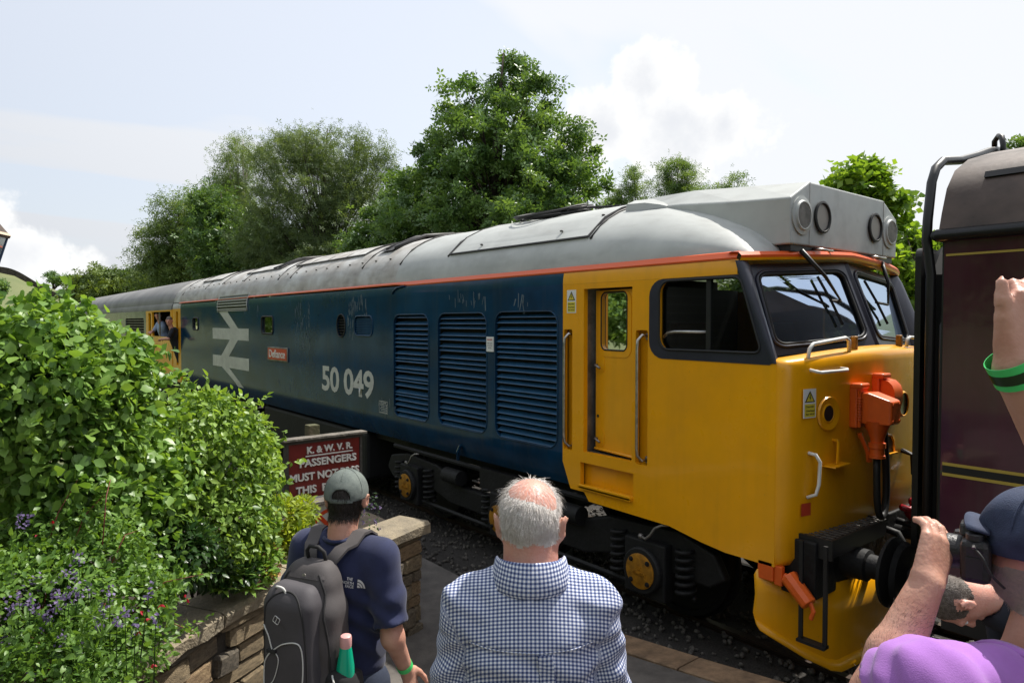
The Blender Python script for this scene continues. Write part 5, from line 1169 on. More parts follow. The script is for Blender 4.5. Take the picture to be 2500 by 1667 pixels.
def E_(px, py, d, rx, ry, rz=None):
    k = d/1667; return (at_px(px, py, d), np.array((rx*k, (rz or rx)*k, ry*k)))
rg = np.random.default_rng(5)
T_b, T_h, T_f = leaf_tpl(.36, .07, .16), leaf_tpl(.27, .08, .18), leaf_tpl(.25, .06, .2)
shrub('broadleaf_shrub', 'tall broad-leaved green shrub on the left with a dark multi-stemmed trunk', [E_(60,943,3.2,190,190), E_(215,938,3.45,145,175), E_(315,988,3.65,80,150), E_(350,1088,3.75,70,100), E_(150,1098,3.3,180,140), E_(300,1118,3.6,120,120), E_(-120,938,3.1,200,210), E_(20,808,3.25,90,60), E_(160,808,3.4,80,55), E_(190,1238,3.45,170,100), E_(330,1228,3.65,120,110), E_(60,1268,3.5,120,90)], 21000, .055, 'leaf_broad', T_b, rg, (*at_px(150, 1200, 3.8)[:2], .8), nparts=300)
mb = MB()
for px, w in ((25, .03), (60, .035), (85, .028), (10, .03)):
    a, b_ = at_px(px, 1330, 3.75), at_px(px+rg.uniform(-30, 50), 1040, 3.6); mid = (a+b_)/2+rg.normal(size=3)*.03; a[2] = .75; mb.tube([a, mid, b_], [w, w*.8, w*.6], 8)
tk = mb.build('trunk', 'bark', None, sm=True); sh = bpy.data.objects['broadleaf_shrub']; tk.parent = sh; tk.matrix_parent_inverse = Matrix.Translation(-Vector(sh.location))
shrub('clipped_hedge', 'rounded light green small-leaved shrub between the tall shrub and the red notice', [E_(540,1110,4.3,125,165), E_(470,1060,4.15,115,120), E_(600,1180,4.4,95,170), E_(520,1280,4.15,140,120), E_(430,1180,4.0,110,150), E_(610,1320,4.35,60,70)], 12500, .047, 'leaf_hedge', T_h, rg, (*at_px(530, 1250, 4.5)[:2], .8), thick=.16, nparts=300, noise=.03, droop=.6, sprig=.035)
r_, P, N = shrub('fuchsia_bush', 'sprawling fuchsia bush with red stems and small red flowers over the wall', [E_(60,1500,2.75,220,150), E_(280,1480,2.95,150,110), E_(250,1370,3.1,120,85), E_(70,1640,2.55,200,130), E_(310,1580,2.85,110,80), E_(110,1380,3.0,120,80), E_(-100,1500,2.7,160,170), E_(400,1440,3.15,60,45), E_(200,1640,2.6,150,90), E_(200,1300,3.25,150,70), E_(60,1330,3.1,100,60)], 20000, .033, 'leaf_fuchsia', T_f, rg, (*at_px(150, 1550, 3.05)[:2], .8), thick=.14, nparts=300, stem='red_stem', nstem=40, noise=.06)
root = r_; b = np.array(root.location)
# arching red shoots with leaves
mb = MB(); PV = []; PA = []
for (x0, y0, x1, y1) in ((300,1520,500,1400), (330,1560,480,1545), (260,1400,350,1290), (150,1400,260,1200), (90,1420,190,1170), (250,1330,270,1170)):
    a, c = at_px(x0, y0, 2.95), at_px(x1, y1, 3.1); mid = (a+c)/2+np.array((0, 0, .07)); mb.tube([a-b, mid-b, c-b], [.003, .0025, .0015], 5)
    for t in np.linspace(.25, 1, 16):
        p = (1-t)**2*a+2*t*(1-t)*mid+t*t*c
        for s in range(3): PV.append(p+rg.normal(size=3)*.012); PA.append(rg.normal(size=3)+np.array((0, 0, .1)))
mb.build('shoots', 'red_stem', root, sm=True)
PV, PA = np.array(PV), np.array(PA); V, F = leaf_geo(PV-b, frames(PA, rg.normal(size=PA.shape)*.3+np.array((0, 0, 1))), .034*rg.uniform(.6, 1.2, len(PV)), T_f); tag(link('shoot_leaves', mesh_np('shoot_leaves', V, F, tint=np.full(len(V), .6), sm=True), 'leaf_fuchsia', root), kind='stuff')
fl = []
for (x, y) in ((345,1490), (352,1510), (395,1475), (355,1610), (375,1620), (450,1450), (90,1300), (25,1630), (340,1540), (300,1500), (455,1460), (130,1270)):
    c = at_px(x+rg.uniform(-4, 4), y, 2.78 if y > 1450 else 2.95)
    for k in range(3):
        d = rg.normal(size=3)*.5+np.array((0, 0, -1)); fl.append((c, d))
FC = np.array([f[0] for f in fl]); FD = np.array([f[1] for f in fl]); V, F = leaf_geo(FC-b, frames(FD, rg.normal(size=FD.shape)), np.full(len(FC), .022), leaf_tpl(.18, .04, .1)); tag(link('red_flowers', mesh_np('red_flowers', V, F, tint=np.full(len(V), .4)), 'petal_red', root), kind='stuff')
# lavender-like flowering plant in front
LV = empty('purple_flowers', (-2.45, .3, .8)); tag(LV, 'purple flower spikes of a lavender-like plant growing through the fuchsia', 'flowers'); b = np.array(LV.location)
mb = MB(); PC = []; 
spots = [(45,1270), (65,1275), (190,1365), (155,1398), (178,1408), (80,1418), (100,1424), (133,1425), (135,1443), (160,1462), (170,1450), (192,1447), (268,1443), (365,1445), (28,1415), (48,1465), (25,1478), (72,1478), (85,1485), (118,1500), (132,1480), (253,1490), (285,1515), (240,1528), (305,1503), (380,1512), (10,1565), (150,1560), (195,1587), (85,1650), (25,1500), (110,1520), (330,1535), (60,1440), (215,1440)]
for (x, y) in spots:
    d = 2.62 if y > 1440 else 2.82; tip = at_px(x, y, d-.12); ft = at_px(x+rg.uniform(-25, 25), y+160, d); mb.tube([ft-b, (ft+tip)/2-b+np.array((0, 0, .01)), tip-b], [.003, .002, .0015], 4)
    up_ = (tip-ft)/np.linalg.norm(tip-ft)
    for k in range(16): PC.append(tip+up_*rg.uniform(-.035, .03)+rg.normal(size=3)*.009)
mb.build('stalks', 'leaf_dark', LV); PC = np.array(PC); V, F = leaf_geo(PC-b, frames(rg.normal(size=PC.shape), rg.normal(size=PC.shape)), np.full(len(PC), .013), leaf_tpl(.4, .05, .1)); tag(link('petals', mesh_np('petals', V, F, tint=np.repeat(rg.uniform(0, 1, len(PC)), 8)), 'petal_purple', LV), kind='stuff')
PC = []; PD = []
for k in range(26):
    c = at_px(rg.uniform(40, 260), rg.uniform(1500, 1660), rg.uniform(2.45, 2.6))
    for j in range(9): PC.append(c); PD.append(rg.normal(size=3)+np.array((0, 0, .8)))
PC, PD = np.array(PC), np.array(PD); V, F = leaf_geo(PC-b, frames(PD, rg.normal(size=PD.shape)), np.full(len(PC), .07), leaf_tpl(.06, .01, .1)); tag(link('narrow_leaves', mesh_np('narrow_leaves', V, F, tint=np.full(len(V), .35)), 'leaf_fuchsia', LV), kind='stuff')
# yellow-green flowering clump by the notices, rosettes on the wall edge
def clump(name, label, E, n, size, m, tpl, base, extra=(), cat='plant'):
    root = empty(name, base); tag(root, label, cat); b = np.array(base); P, N, d0 = blob_sample(E, n, .15, rg, .02)
    V, F = leaf_geo(P-b, frames(N+rg.normal(size=P.shape)*.6, rg.normal(size=P.shape)*.4+np.array((0, 0, 1))), size*rg.uniform(.6, 1.2, n), tpl); tag(link('leaves', mesh_np('leaves', V, F, tint=np.repeat(rg.uniform(0, 1, n), len(tpl[0])), sm=True), m, root), kind='stuff')
    for nm, mm, k, s in extra:
        i = rg.choice(len(P), k); C = P[i]+N[i]*.02; C = np.repeat(C, 5, 0)+rg.normal(size=(k*5, 3))*.006; V, F = leaf_geo(C-b, frames(rg.normal(size=C.shape), rg.normal(size=C.shape)), np.full(len(C), s), leaf_tpl(.5, .05, .1)); tag(link(nm, mesh_np(nm, V, F, tint=np.repeat(rg.uniform(0, 1, len(C)), 8)), mm, root), kind='stuff')
    return root
clump('spurge_plant', 'bright yellow-green leafy clump with small yellow flowers under the red notice', [E_(690,1270,5.1,60,60), E_(660,1330,5.0,60,60), E_(735,1250,5.3,40,40), E_(715,1330,5.0,50,50)], 2600, .06, 'leaf_lime', leaf_tpl(.2, .04, .15), (-4.9, 1.5, .8), [('yellow_flowers', 'petal_yellow', 60, .014)])
clump('pale_bloom_plant', 'low plant with pale yellow blooms in the shade of the hedge', [E_(365,1345,3.7,30,45), E_(350,1370,3.65,25,30)], 260, .04, 'leaf_dark', T_f, (-3.4, .7, .8), [('pale_blooms', 'petal_yellow', 26, .014)])
clump('wallflower_plant', 'small peach and yellow flowering plant at the wall top behind the backpack', [E_(655,1370,4.4,35,40), E_(640,1400,4.3,30,25)], 420, .05, 'leaf_broad', T_f, (-4.15, 1.3, .85), [('peach_flowers', 'petal_peach', 22, .022), ('yellow_flowers', 'petal_yellow', 12, .018)])
def rosette_plant(name, label, spots, base):
    root = empty(name, base); tag(root, label, 'plant'); b = np.array(base); C = []; A = []; Nn = []; S = []
    for (x, y, d, s) in spots:
        c = at_px(x, y, d)
        for k in range(26):
            a = k*2.4; el = .15+1.1*(k/26); dd = np.array((math.cos(a)*math.cos(el), math.sin(a)*math.cos(el), math.sin(el))); C.append(c); A.append(dd); Nn.append(np.array((-math.cos(a)*math.sin(el), -math.sin(a)*math.sin(el), math.cos(el)))); S.append(s*(1-.4*k/26))
    C, A, Nn, S = map(np.array, (C, A, Nn, S)); V, F = leaf_geo(C-b, frames(A, Nn), S, leaf_tpl(.13, .03, .25)); tag(link('leaves', mesh_np('leaves', V, F, tint=np.repeat(rg.uniform(0, .8, len(C)), 8), sm=True), 'leaf_broad', root), kind='stuff')
rosette_plant('rosette_plant', 'strappy green rosettes growing along the wall coping behind the backpack', [(575,1405,4.1,.13), (610,1440,4.15,.11), (620,1375,4.3,.12), (545,1440,4.0,.10), (600,1345,4.3,.11), (560,1360,4.2,.10)], (-4.1, 1.15, .85))
clump('ground_cover', 'dark leafy ground cover between the hedge and the coping stones', [E_(480,1380,3.9,90,45), E_(400,1400,3.5,80,50), E_(560,1400,4.15,70,40), E_(440,1330,3.7,90,60)], 2600, .05, 'leaf_dark', T_h, (-3.7, .9, .8))
clump('wall_foot_flowers', 'thin stalks with tiny purple flowers beside the end of the wall', [E_(905,1250,5.4,22,50)], 60, .03, 'leaf_dark', T_f, (-5.0, 2.5, .8), [('purple_flowers', 'petal_purple', 22, .012)])
# ------------------------------------------------------------------ trees
def tree(name, label, E, n, size, m, trunk_px, d, rg, bark='bark', tpl=None, ntip=None, clump_r=.8, base_z=.6, group=None, tr=.16, droop=0.0, fill=.5, part=None, thick=None):
    """E: crown ellipsoids; leaves are set in clumps on twig ends spread through the crown"""
    base = at_px(trunk_px, 790, d); base[2] = base_z; root = empty(name, tuple(base)); tag(root, label, 'tree', group)
    nt = ntip or max(40, n//70); vol = np.array([np.prod(r) for c, r in E]); wv = vol**.8; wv = wv/wv.sum()
    wh = rg.choice(len(E), nt, p=wv); c = np.array([E[i][0] for i in range(len(E))])[wh]; r = np.array([E[i][1] for i in range(len(E))])[wh]
    u = rg.normal(size=(nt, 3)); u /= np.linalg.norm(u, axis=1)[:, None]; rad = rg.uniform(fill**3, 1, (nt, 1))**(1/3); T = c+u*r*rad
    tpl = tpl or rosette_tpl(5, .2, 1)
    ci = rg.integers(0, nt, n); cs = clump_r*rg.uniform(.5, 1.25, nt)
    P = T[ci]+rg.normal(size=(n, 3))*(cs[ci][:, None])*np.array((.5, .5, .36)); P[:, 2] -= droop*np.abs(rg.normal(size=n))*cs[ci]
    al = rg.normal(size=(n, 3)); al[:, 2] -= droop*1.5; nr = rg.normal(size=(n, 3))*.6+np.array((0, 0, 1.0)); M = frames(al, nr); S = size*rg.uniform(.6, 1.25, n)
    tint = np.clip(rg.normal(.25, .2, n)+rg.normal(0, .18, nt)[ci], 0, 1); V, F = leaf_geo(P-base, M, S, tpl)
    link('crown', mesh_np('crown', V, F, tint=np.repeat(tint, len(tpl[0]))), m, root)
    mb = MB(); top = max(c_[2]+r_[2]*.75 for c_, r_ in E)-base[2]; mb.tube([(0, 0, -.5), (rg.normal()*.1, rg.normal()*.1, top*.3), (rg.normal()*.2, rg.normal()*.2, top*.65), (rg.normal()*.2, rg.normal()*.2, top)], [tr*1.25, tr, tr*.6, tr*.12], 8)
    mb.build('trunk', bark, root, sm=True); mb = MB()
    for i in range(0, nt, max(1, nt//110)):
        q = Vector(T[i]-base); h = max(.12*top, min(q.z*.62, top*.85)); s = Vector((0, 0, h)); mid = s.lerp(q, .5)+Vector((0, 0, -.04*q.length if droop else .06*q.length)); mb.tube([s, mid, q], [tr*.32, tr*.16, .008], 5)
    mb.build('limbs', bark, root, sm=True)
    return root
rg = np.random.default_rng(21)
R5 = rosette_tpl(5, .20, 1); R4 = rosette_tpl(4, .13, 2); RW = rosette_tpl(5, .10, 3, .1); RM = rosette_tpl(4, .34, 4)
d = 24
tree('oak_tree', 'tall pointed oak tree standing alone behind the middle of the blue locomotive', [E_(1248,190,d,42,60), E_(1225,272,d,160,85), E_(1230,380,d,225,90), E_(1235,470,d,270,85), E_(1215,550,d,280,80), E_(1420,400,d,60,90), E_(1030,410,d,50,50)], 17000, .21, 'leaf_oak', 1215, d, rg, tpl=R5, clump_r=.46, tr=.22, ntip=380, fill=.45)
tree('oak_tree', 'dark lower oak filling the gap left of the tall pointed oak', [E_(985,520,26,75,110), E_(1010,600,26,90,70), E_(930,590,27,80,80)], 6500, .2, 'leaf_oak', 980, 26, rg, tpl=R5, clump_r=.6, tr=.16)
d = 33
tree('willow_tree', 'large spreading grey-green willow with arching dark limbs behind the rear of the train', [E_(800,365,d,110,60), E_(700,390,d,110,75), E_(870,430,d,90,90), E_(760,480,d,150,100), E_(880,550,d,110,100), E_(700,580,d,130,100), E_(920,380,d,45,45), E_(800,640,d,150,60)], 34000, .175, 'leaf_willow', 800, d, rg, tpl=RW, clump_r=.75, tr=.2, droop=.5, ntip=420)
d = 38
tree('birch_tree', 'slim birch with a pale trunk showing among the willow leaves', [E_(580,400,d,42,70), E_(560,500,d,60,90), E_(610,560,d,70,100), E_(545,420,d,30,60)], 12500, .19, 'leaf_birch', 595, d, rg, bark='bark_pale', tpl=RW, clump_r=.8, tr=.14, droop=.7)
tree('alder_tree', 'dark tree in the shade behind the birch', [E_(540,600,36,85,110), E_(620,640,36,110,90), E_(520,520,36,45,60), E_(680,640,35,90,80)], 13000, .2, 'leaf_oak', 560, 36, rg, tpl=R5, clump_r=.8, tr=.18)
d = 44
tree('sallow_tree', 'rounded green tree at the left end of the tree line above the far cab', [E_(455,540,d,75,70), E_(420,610,d,85,80), E_(390,660,d,55,70), E_(470,650,d,80,70), E_(500,570,d,60,70)], 17000, .22, 'leaf_birch', 450, d, rg, tpl=R4, clump_r=.9, tr=.18, ntip=260)
for k, (nm, lab, E, n, px, dd) in enumerate((
    ('ash_tree', 'feathery young tree just right of the tall oak', [E_(1555,450,30,40,40), E_(1540,500,30,60,40), E_(1500,510,30,30,30)], 2300, 1555, 30),
    ('ash_tree', 'feathery bushy young tree, middle one above the grey cab roof', [E_(1655,440,30,50,50), E_(1660,490,30,60,40)], 2900, 1655, 30),
    ('ash_tree', 'sparse twiggy young tree, last one before the headcode box', [E_(1785,455,28,38,26), E_(1735,480,28,40,24), E_(1800,490,28,30,25)], 1300, 1770, 28))):
    tree(nm, lab, E, n, .17, 'leaf_ash', px, dd, rg, tpl=RW, clump_r=.42, tr=.07, ntip=60, group='young trees behind the cab roof')
RMp = rosette_tpl(4, .36, 7)
tree('sycamore_tree', 'bright green sycamore rising behind the headcode box', [E_(2075,445,13.5,42,40), E_(2130,430,13.5,36,52), E_(2140,520,13.5,60,60), E_(2060,490,13.5,50,35), E_(2190,570,13.5,35,50)], 1500, .17, 'leaf_maple', 2120, 13.5, rg, tpl=RMp, clump_r=.26, tr=.07, ntip=75)
tree('sycamore_tree', 'dense bright green maple foliage filling the gap between the cab and the coach', [E_(2200,680,12.5,60,70), E_(2240,760,12.5,80,110), E_(2230,620,13,50,50), E_(2190,800,12.5,60,80), E_(2270,640,13,50,60)], 2800, .16, 'leaf_maple', 2230, 12.5, rg, tpl=RMp, clump_r=.32, tr=.08, ntip=120)
tree('hawthorn_tree', 'leafy hawthorn seen through the cab windscreens', [E_(1900,730,16,130,80), E_(1990,700,16,110,90), E_(1800,760,16,110,70)], 2600, .2, 'leaf_birch', 1930, 16, rg, tpl=R5, clump_r=.4, tr=.08)
tree('hawthorn_tree', 'hawthorn close behind the far side of the cab', [E_(2100,740,14.5,120,80), E_(2060,690,14.5,70,60)], 1800, .2, 'leaf_birch', 2090, 14.5, rg, tpl=R5, clump_r=.4, tr=.08)
tree('dark_conifer', 'dark pointed tree behind the maple foliage between cab and coach', [E_(2215,640,22,45,50), E_(2215,700,22,70,60)], 1500, .2, 'leaf_oak', 2215, 22, rg, tpl=R5, clump_r=.4, tr=.1)
tree('young_tree', 'few twig tips showing above the coach roof pipe at the right edge', [E_(2500,370,14,40,30), E_(2480,345,14,10,20)], 260, .12, 'leaf_oak', 2500, 14, rg, tpl=R5, clump_r=.15, tr=.04, ntip=16)
for k, (E, px, dd, lab) in enumerate((([E_(240,700,70,45,40), E_(215,725,70,45,35)], 235, 70, 'bushy bright green tree below the far hill, left of two'), ([E_(295,705,62,50,45), E_(335,720,62,50,45), E_(270,735,62,50,30)], 300, 62, 'bushy bright green tree below the far hill, right of two'))):
    tree('hedgerow_tree', lab, E, 5200, .38, 'leaf_mid', px, dd, rg, tpl=R5, clump_r=1.0, tr=.2, group='hedgerow trees below the far hill')
tree('field_tree', 'small dark tree on the skyline at the foot of the pasture', [E_(130,677,230,13,10), E_(155,684,230,20,6)], 900, .9, 'leaf_oak', 130, 230, rg, tpl=R5, clump_r=1.6, tr=.3, base_z=8)
tree('field_bush', 'dark bush at the left edge below the pasture', [E_(-8,700,60,14,18)], 900, .35, 'leaf_oak', -8, 60, rg, tpl=R5, clump_r=.5, tr=.1)
# wood on the far hill: one mass
n = 5200; A_ = rg.uniform(0, 40, n); Rr = rg.uniform(430, 800, n); Z_ = h_far(A_, Rr); C_ = np.stack((-np.cos(np.radians(A_))*Rr, np.sin(np.radians(A_))*Rr, Z_+1.5), -1); keep = ~((np.abs(A_-7.4) < 1.8) & (Rr < 520)); C_ = C_[keep]
V_, F_ = scatter(rock_mesh(9), C_, rg.uniform(3, 6.5, len(C_)), rg); leafmat('leaf_far', (.035,.060,.030), (.065,.095,.045), .9, .05, vscale=.05)
tag(link('far_woodland', mesh_np('far_woodland', V_, F_, tint=np.repeat(rg.uniform(0, 1, len(C_)), 12), sm=True), 'leaf_far'), 'distant woodland covering the far hill', 'woodland', kind='stuff')
# bank of shrubs beyond the track, and trees behind the station that the paintwork mirrors
n = 6000; X_ = rg.uniform(-60, 6, n); P_ = np.stack((X_, 10.6+rg.uniform(0, 2.5, n), rg.uniform(-.2, 2.2, n)), -1); V, F = leaf_geo(P_, frames(rg.normal(size=(n, 3)), rg.normal(size=(n, 3))*.5+np.array((0, 0, 1))), rg.uniform(.16, .34, n), R5)
tag(link('lineside_scrub', mesh_np('lineside_scrub', V, F, tint=np.repeat(rg.uniform(0, .7, n), len(R5[0]))), 'leaf_birch'), 'tangled scrub growing along the far side of the track', 'scrub', kind='stuff')
def plain_tree(name, label, pos, h, w, n, m, group):
    root = empty(name, pos); tag(root, label, 'tree', group); E = [((0, 0, h*.62), np.array((w, w, h*.36))), ((w*.4, 0, h*.45), np.array((w*.7, w*.7, h*.25))), ((-w*.4, w*.2, h*.5), np.array((w*.7, w*.7, h*.25)))]
    E = [(np.array(c), r) for c, r in E]; P, N, d0 = blob_sample(E, n, 1.2, rg, .3); V, F = leaf_geo(P, frames(rg.normal(size=(n, 3)), rg.normal(size=(n, 3))*.5+np.array((0, 0, 1))), rg.uniform(.3, .6, n), R5); link('crown', mesh_np('crown', V, F, tint=np.repeat(rg.uniform(0, 1, n), len(R5[0]))), m, root)
    mb = MB(); mb.tube([(0, 0, -1), (0, 0, h*.6)], [.25, .1], 8); mb.build('trunk', 'bark', root); return root
g = 'trees behind the station, out of the picture'
proto = plain_tree('lime_tree', 'leafy tree behind the station building, out of the picture', (-30, -8.5, -.3), 10, 3.8, 2400, 'leaf_oak', g)
for k, (x, y, s_) in enumerate(((-22, -8, .8), (-38, -9, 1.1), (-46, -8.5, 1.0), (-55, -9.5, 1.15), (-66, -9, 1.1), (-80, -10, 1.3), (-8, -9.5, .8), (-2, -11, .95), (4.5, -9, .85), (11, -10, 1.0), (-26, -15, 1.3), (-18.5, -13, 1.1))):
    c_ = copy_tree(proto); c_.location = (x, y, -.3); c_.scale = (s_,)*3; c_.rotation_euler = (0, 0, k*1.3)
# ------------------------------------------------------------------ people
mat('skin', (.60,.33,.24), .5, var=.18, vscale=14, sub=.12, subc=(.010,.004,.002), bump=.10, bscale=110, color2=(.50,.24,.17))
mat('skin_red', (.62,.27,.20), .42, var=.2, vscale=22, sub=.12, subc=(.010,.004,.002), color2=(.66,.35,.27), bump=.12, bscale=120)
mat('hair_grey', (.66,.60,.55), .6, color2=(.80,.76,.72), vscale=60, bump=.3, bscale=260)
mat('hair_dark', (.022,.016,.012), .45, var=.4, vscale=80, bump=.4, bscale=240)
mat('hair_brown', (.06,.042,.03), .5, color2=(.16,.13,.11), vscale=60, bump=.4, bscale=240)
mat('navy_cotton', (.016,.022,.070), .9, var=.18, vscale=12, bump=.10, bscale=400, sheen=.15)
mat('purple_cotton', (.36,.145,.50), .9, var=.10, vscale=14, bump=.12, bscale=380, sheen=.2)
mat('cap_grey', (.105,.125,.115), .9, color2=(.16,.185,.165), vscale=26, bump=.25, bscale=420)
mat('cap_navy', (.018,.026,.060), .85, color2=(.035,.05,.10), vscale=18, bump=.2, bscale=350)
mat('denim', (.03,.04,.07), .9, var=.2, bump=.2, bscale=300); mat('shoe', (.02,.018,.016), .6)
mat('pack_grey', (.062,.056,.062), .72, var=.12, vscale=9, bump=.10, bscale=300); mat('pack_brown', (.075,.066,.066), .75, var=.12, bump=.10, bscale=300); mat('pack_black', (.018,.017,.018), .8)
mat('cord_white', (.62,.61,.58), .6); mat('bottle_green', (.0,.42,.24), .25, coat=.3); mat('bottle_pink', (.72,.38,.36), .35)
mat('band_green', (.06,.68,.17), .45); mat('camera_black', (.014,.014,.016), .42, var=.2, bump=.15, bscale=200); mat('print_white', (.75,.75,.75), .6); mat('jacket_dark', (.010,.012,.022), .8, var=.3)
mat('shirt_blue', (.35,.45,.65), .8); mat('eye_white', (.7,.68,.64), .3)
def ginghammat():
    m = mat('gingham', (.7,.72,.8), .85, bump=.05, bscale=500); t = m.node_tree; b = t.nodes['Principled BSDF']
    a = t.nodes.new('ShaderNodeAttribute'); a.attribute_name = 'weave'; s = t.nodes.new('ShaderNodeSeparateXYZ'); t.links.new(a.outputs['Vector'], s.inputs[0]); st = []
    for i in (0, 1):
        k = t.nodes.new('ShaderNodeMath'); k.operation = 'MULTIPLY'; k.inputs[1].default_value = 1/.0100; t.links.new(s.outputs[i], k.inputs[0])
        f = t.nodes.new('ShaderNodeMath'); f.operation = 'FRACT'; t.links.new(k.outputs[0], f.inputs[0]); g = t.nodes.new('ShaderNodeMath'); g.operation = 'GREATER_THAN'; g.inputs[1].default_value = .5; t.links.new(f.outputs[0], g.inputs[0]); st.append(g)
    ad = t.nodes.new('ShaderNodeMath'); ad.operation = 'ADD'; t.links.new(st[0].outputs[0], ad.inputs[0]); t.links.new(st[1].outputs[0], ad.inputs[1]); h = t.nodes.new('ShaderNodeMath'); h.operation = 'MULTIPLY'; h.inputs[1].default_value = .5; t.links.new(ad.outputs[0], h.inputs[0])
    r = t.nodes.new('ShaderNodeValToRGB'); r.color_ramp.elements[0].color = (.78,.79,.84,1); r.color_ramp.elements[1].color = (.034,.050,.15,1); e = r.color_ramp.elements.new(.5); e.color = (.24,.29,.46,1); t.links.new(h.outputs[0], r.inputs[0]); t.links.new(r.outputs[0], b.inputs['Base Color'])
ginghammat()
def headf(M):
    Mi = np.array(M.inverted()); c = prims_sdf([('e', (0,-.012,.028), (.0765,.097,.090)), ('e', (0,.03,-.03), (.061,.066,.086)), ('e', (0,.045,-.088), (.040,.042,.030)), ('c', (-.036,.083,.026), (.036,.083,.026), .013, .013), ('-e', (.031,.100,.008), (.017,.013,.011)), ('-e', (-.031,.100,.008), (.017,.013,.011))], .02)
    dt = prims_sdf([('c', (0,.093,.012), (0,.117,-.026), .009, .014), ('e', (.013,.103,-.030), (.010,.010,.008)), ('e', (-.013,.103,-.030), (.010,.010,.008)), ('e', (0,.096,-.060), (.024,.012,.006)), ('e', (0,.094,-.072), (.020,.012,.007))], .010)
    def f(P):
        Q = P @ Mi[:3, :3].T+Mi[:3, 3]; d = smin(c(Q), dt(Q), .010)
        for s in (-1, 1):
            e = sd_ell(Q, (s*.0875, -.010, -.006), (.0085, .022, .035), (0, s*.22, s*-.55)); e = np.maximum(e, -sd_ell(Q, (s*.097, -.004, -.004), (.007, .011, .021), (0, s*.22, s*-.55))); e = smin(e, sd_ell(Q, (s*.079, .006, -.01), (.009, .010, .024)), .008); d = smin(d, e, .007)
        return d
    return f
def handp(M, curls, sx=1, spread=.0, s=1.0, thumb=((.036,.015,-.004), (.058,.048,-.016), (.066,.080,-.03), (.062,.105,-.04))):
    """capsules of a hand: wrist at origin, fingers along +y, palm facing -z, thumb on the +x*sx side"""
    T = lambda p: tuple(M @ Vector((p[0]*sx*s, p[1]*s, p[2]*s))); pr = []
    L_ = (.062, .074, .080, .070); xs_ = (-.030, -.010, .011, .031)
    for i in range(4):
        x = xs_[i]; b = (x*1.08, .088+(-.008, 0, .002, -.003)[i], 0); pr.append(('c', T((x*.62, .0, 0)), T(b), .019*s, .0125*s, .012))
        a = 0; p = Vector(b); c = curls[i] if isinstance(curls, (list, tuple)) else curls
        for k, (fr, r0, r1) in enumerate(((.46, .0105, .0095), (.30, .0095, .0085), (.24, .0085, .0072))):
            a += c*(.7, 1.0, .8)[k]; q = p+Vector((spread*(i-1.5)*.02, math.cos(a), -math.sin(a)))*L_[i]*fr; pr.append(('c', T(p), T(q), r0*s, r1*s, .004)); p = q
    th = [Vector(t) for t in thumb]
    for k, (r0, r1) in enumerate(((.018, .0135), (.0125, .0115), (.011, .0085))): pr.append(('c', T(th[k]), T(th[k+1]), r0*s, r1*s, .006))
    return pr
def tpr(prims, sx=1.0, dz=0.0, sr=1.0, sy=1.0):
    o = []
    g = lambda p: (p[0]*sx, p[1]*sy, p[2]+dz)
    for p in prims:
        if p[0] == 'c': o.append(('c', g(p[1]), g(p[2]), p[3]*sr, p[4]*sr)+tuple(p[5:]))
        else: o.append((p[0], g(p[1]), (p[2][0]*sx, p[2][1]*sy, p[2][2]))+tuple(p[3:]))
    return o
def union(*fs, k=.03):
    def f(P):
        d = fs[0](P)
        for g in fs[1:]: d = smin(d, g(P), k)
        return d
    return f
def weave(me, fn):
    n = len(me.vertices); V = np.empty(n*3); me.vertices.foreach_get('co', V); V = V.reshape(-1, 3); a = me.attributes.new('weave', 'FLOAT_VECTOR', 'POINT'); a.data.foreach_set('vector', fn(V).astype(np.float32).ravel())
def mat_by(me, fn):
    n = len(me.polygons); C = np.empty(n*3); me.polygons.foreach_get('center', C); me.polygons.foreach_set('material_index', fn(C.reshape(-1, 3)).astype(np.int32))
def surf(f, p0, p1, it=26):
    """first crossing of f between p0 (outside) and p1 (inside)"""
    a = np.array(p0, float); b = np.array(p1, float)
    ts = np.linspace(0, 1, 60); D = f(a+(b-a)*ts[:, None]); k = np.argmax(D < 0); lo, hi = ts[max(k-1, 0)], ts[k]
    for _ in range(12):
        m = (lo+hi)/2
        if f((a+(b-a)*m)[None])[0] < 0: hi = m
        else: lo = m
    return Vector(a+(b-a)*hi)
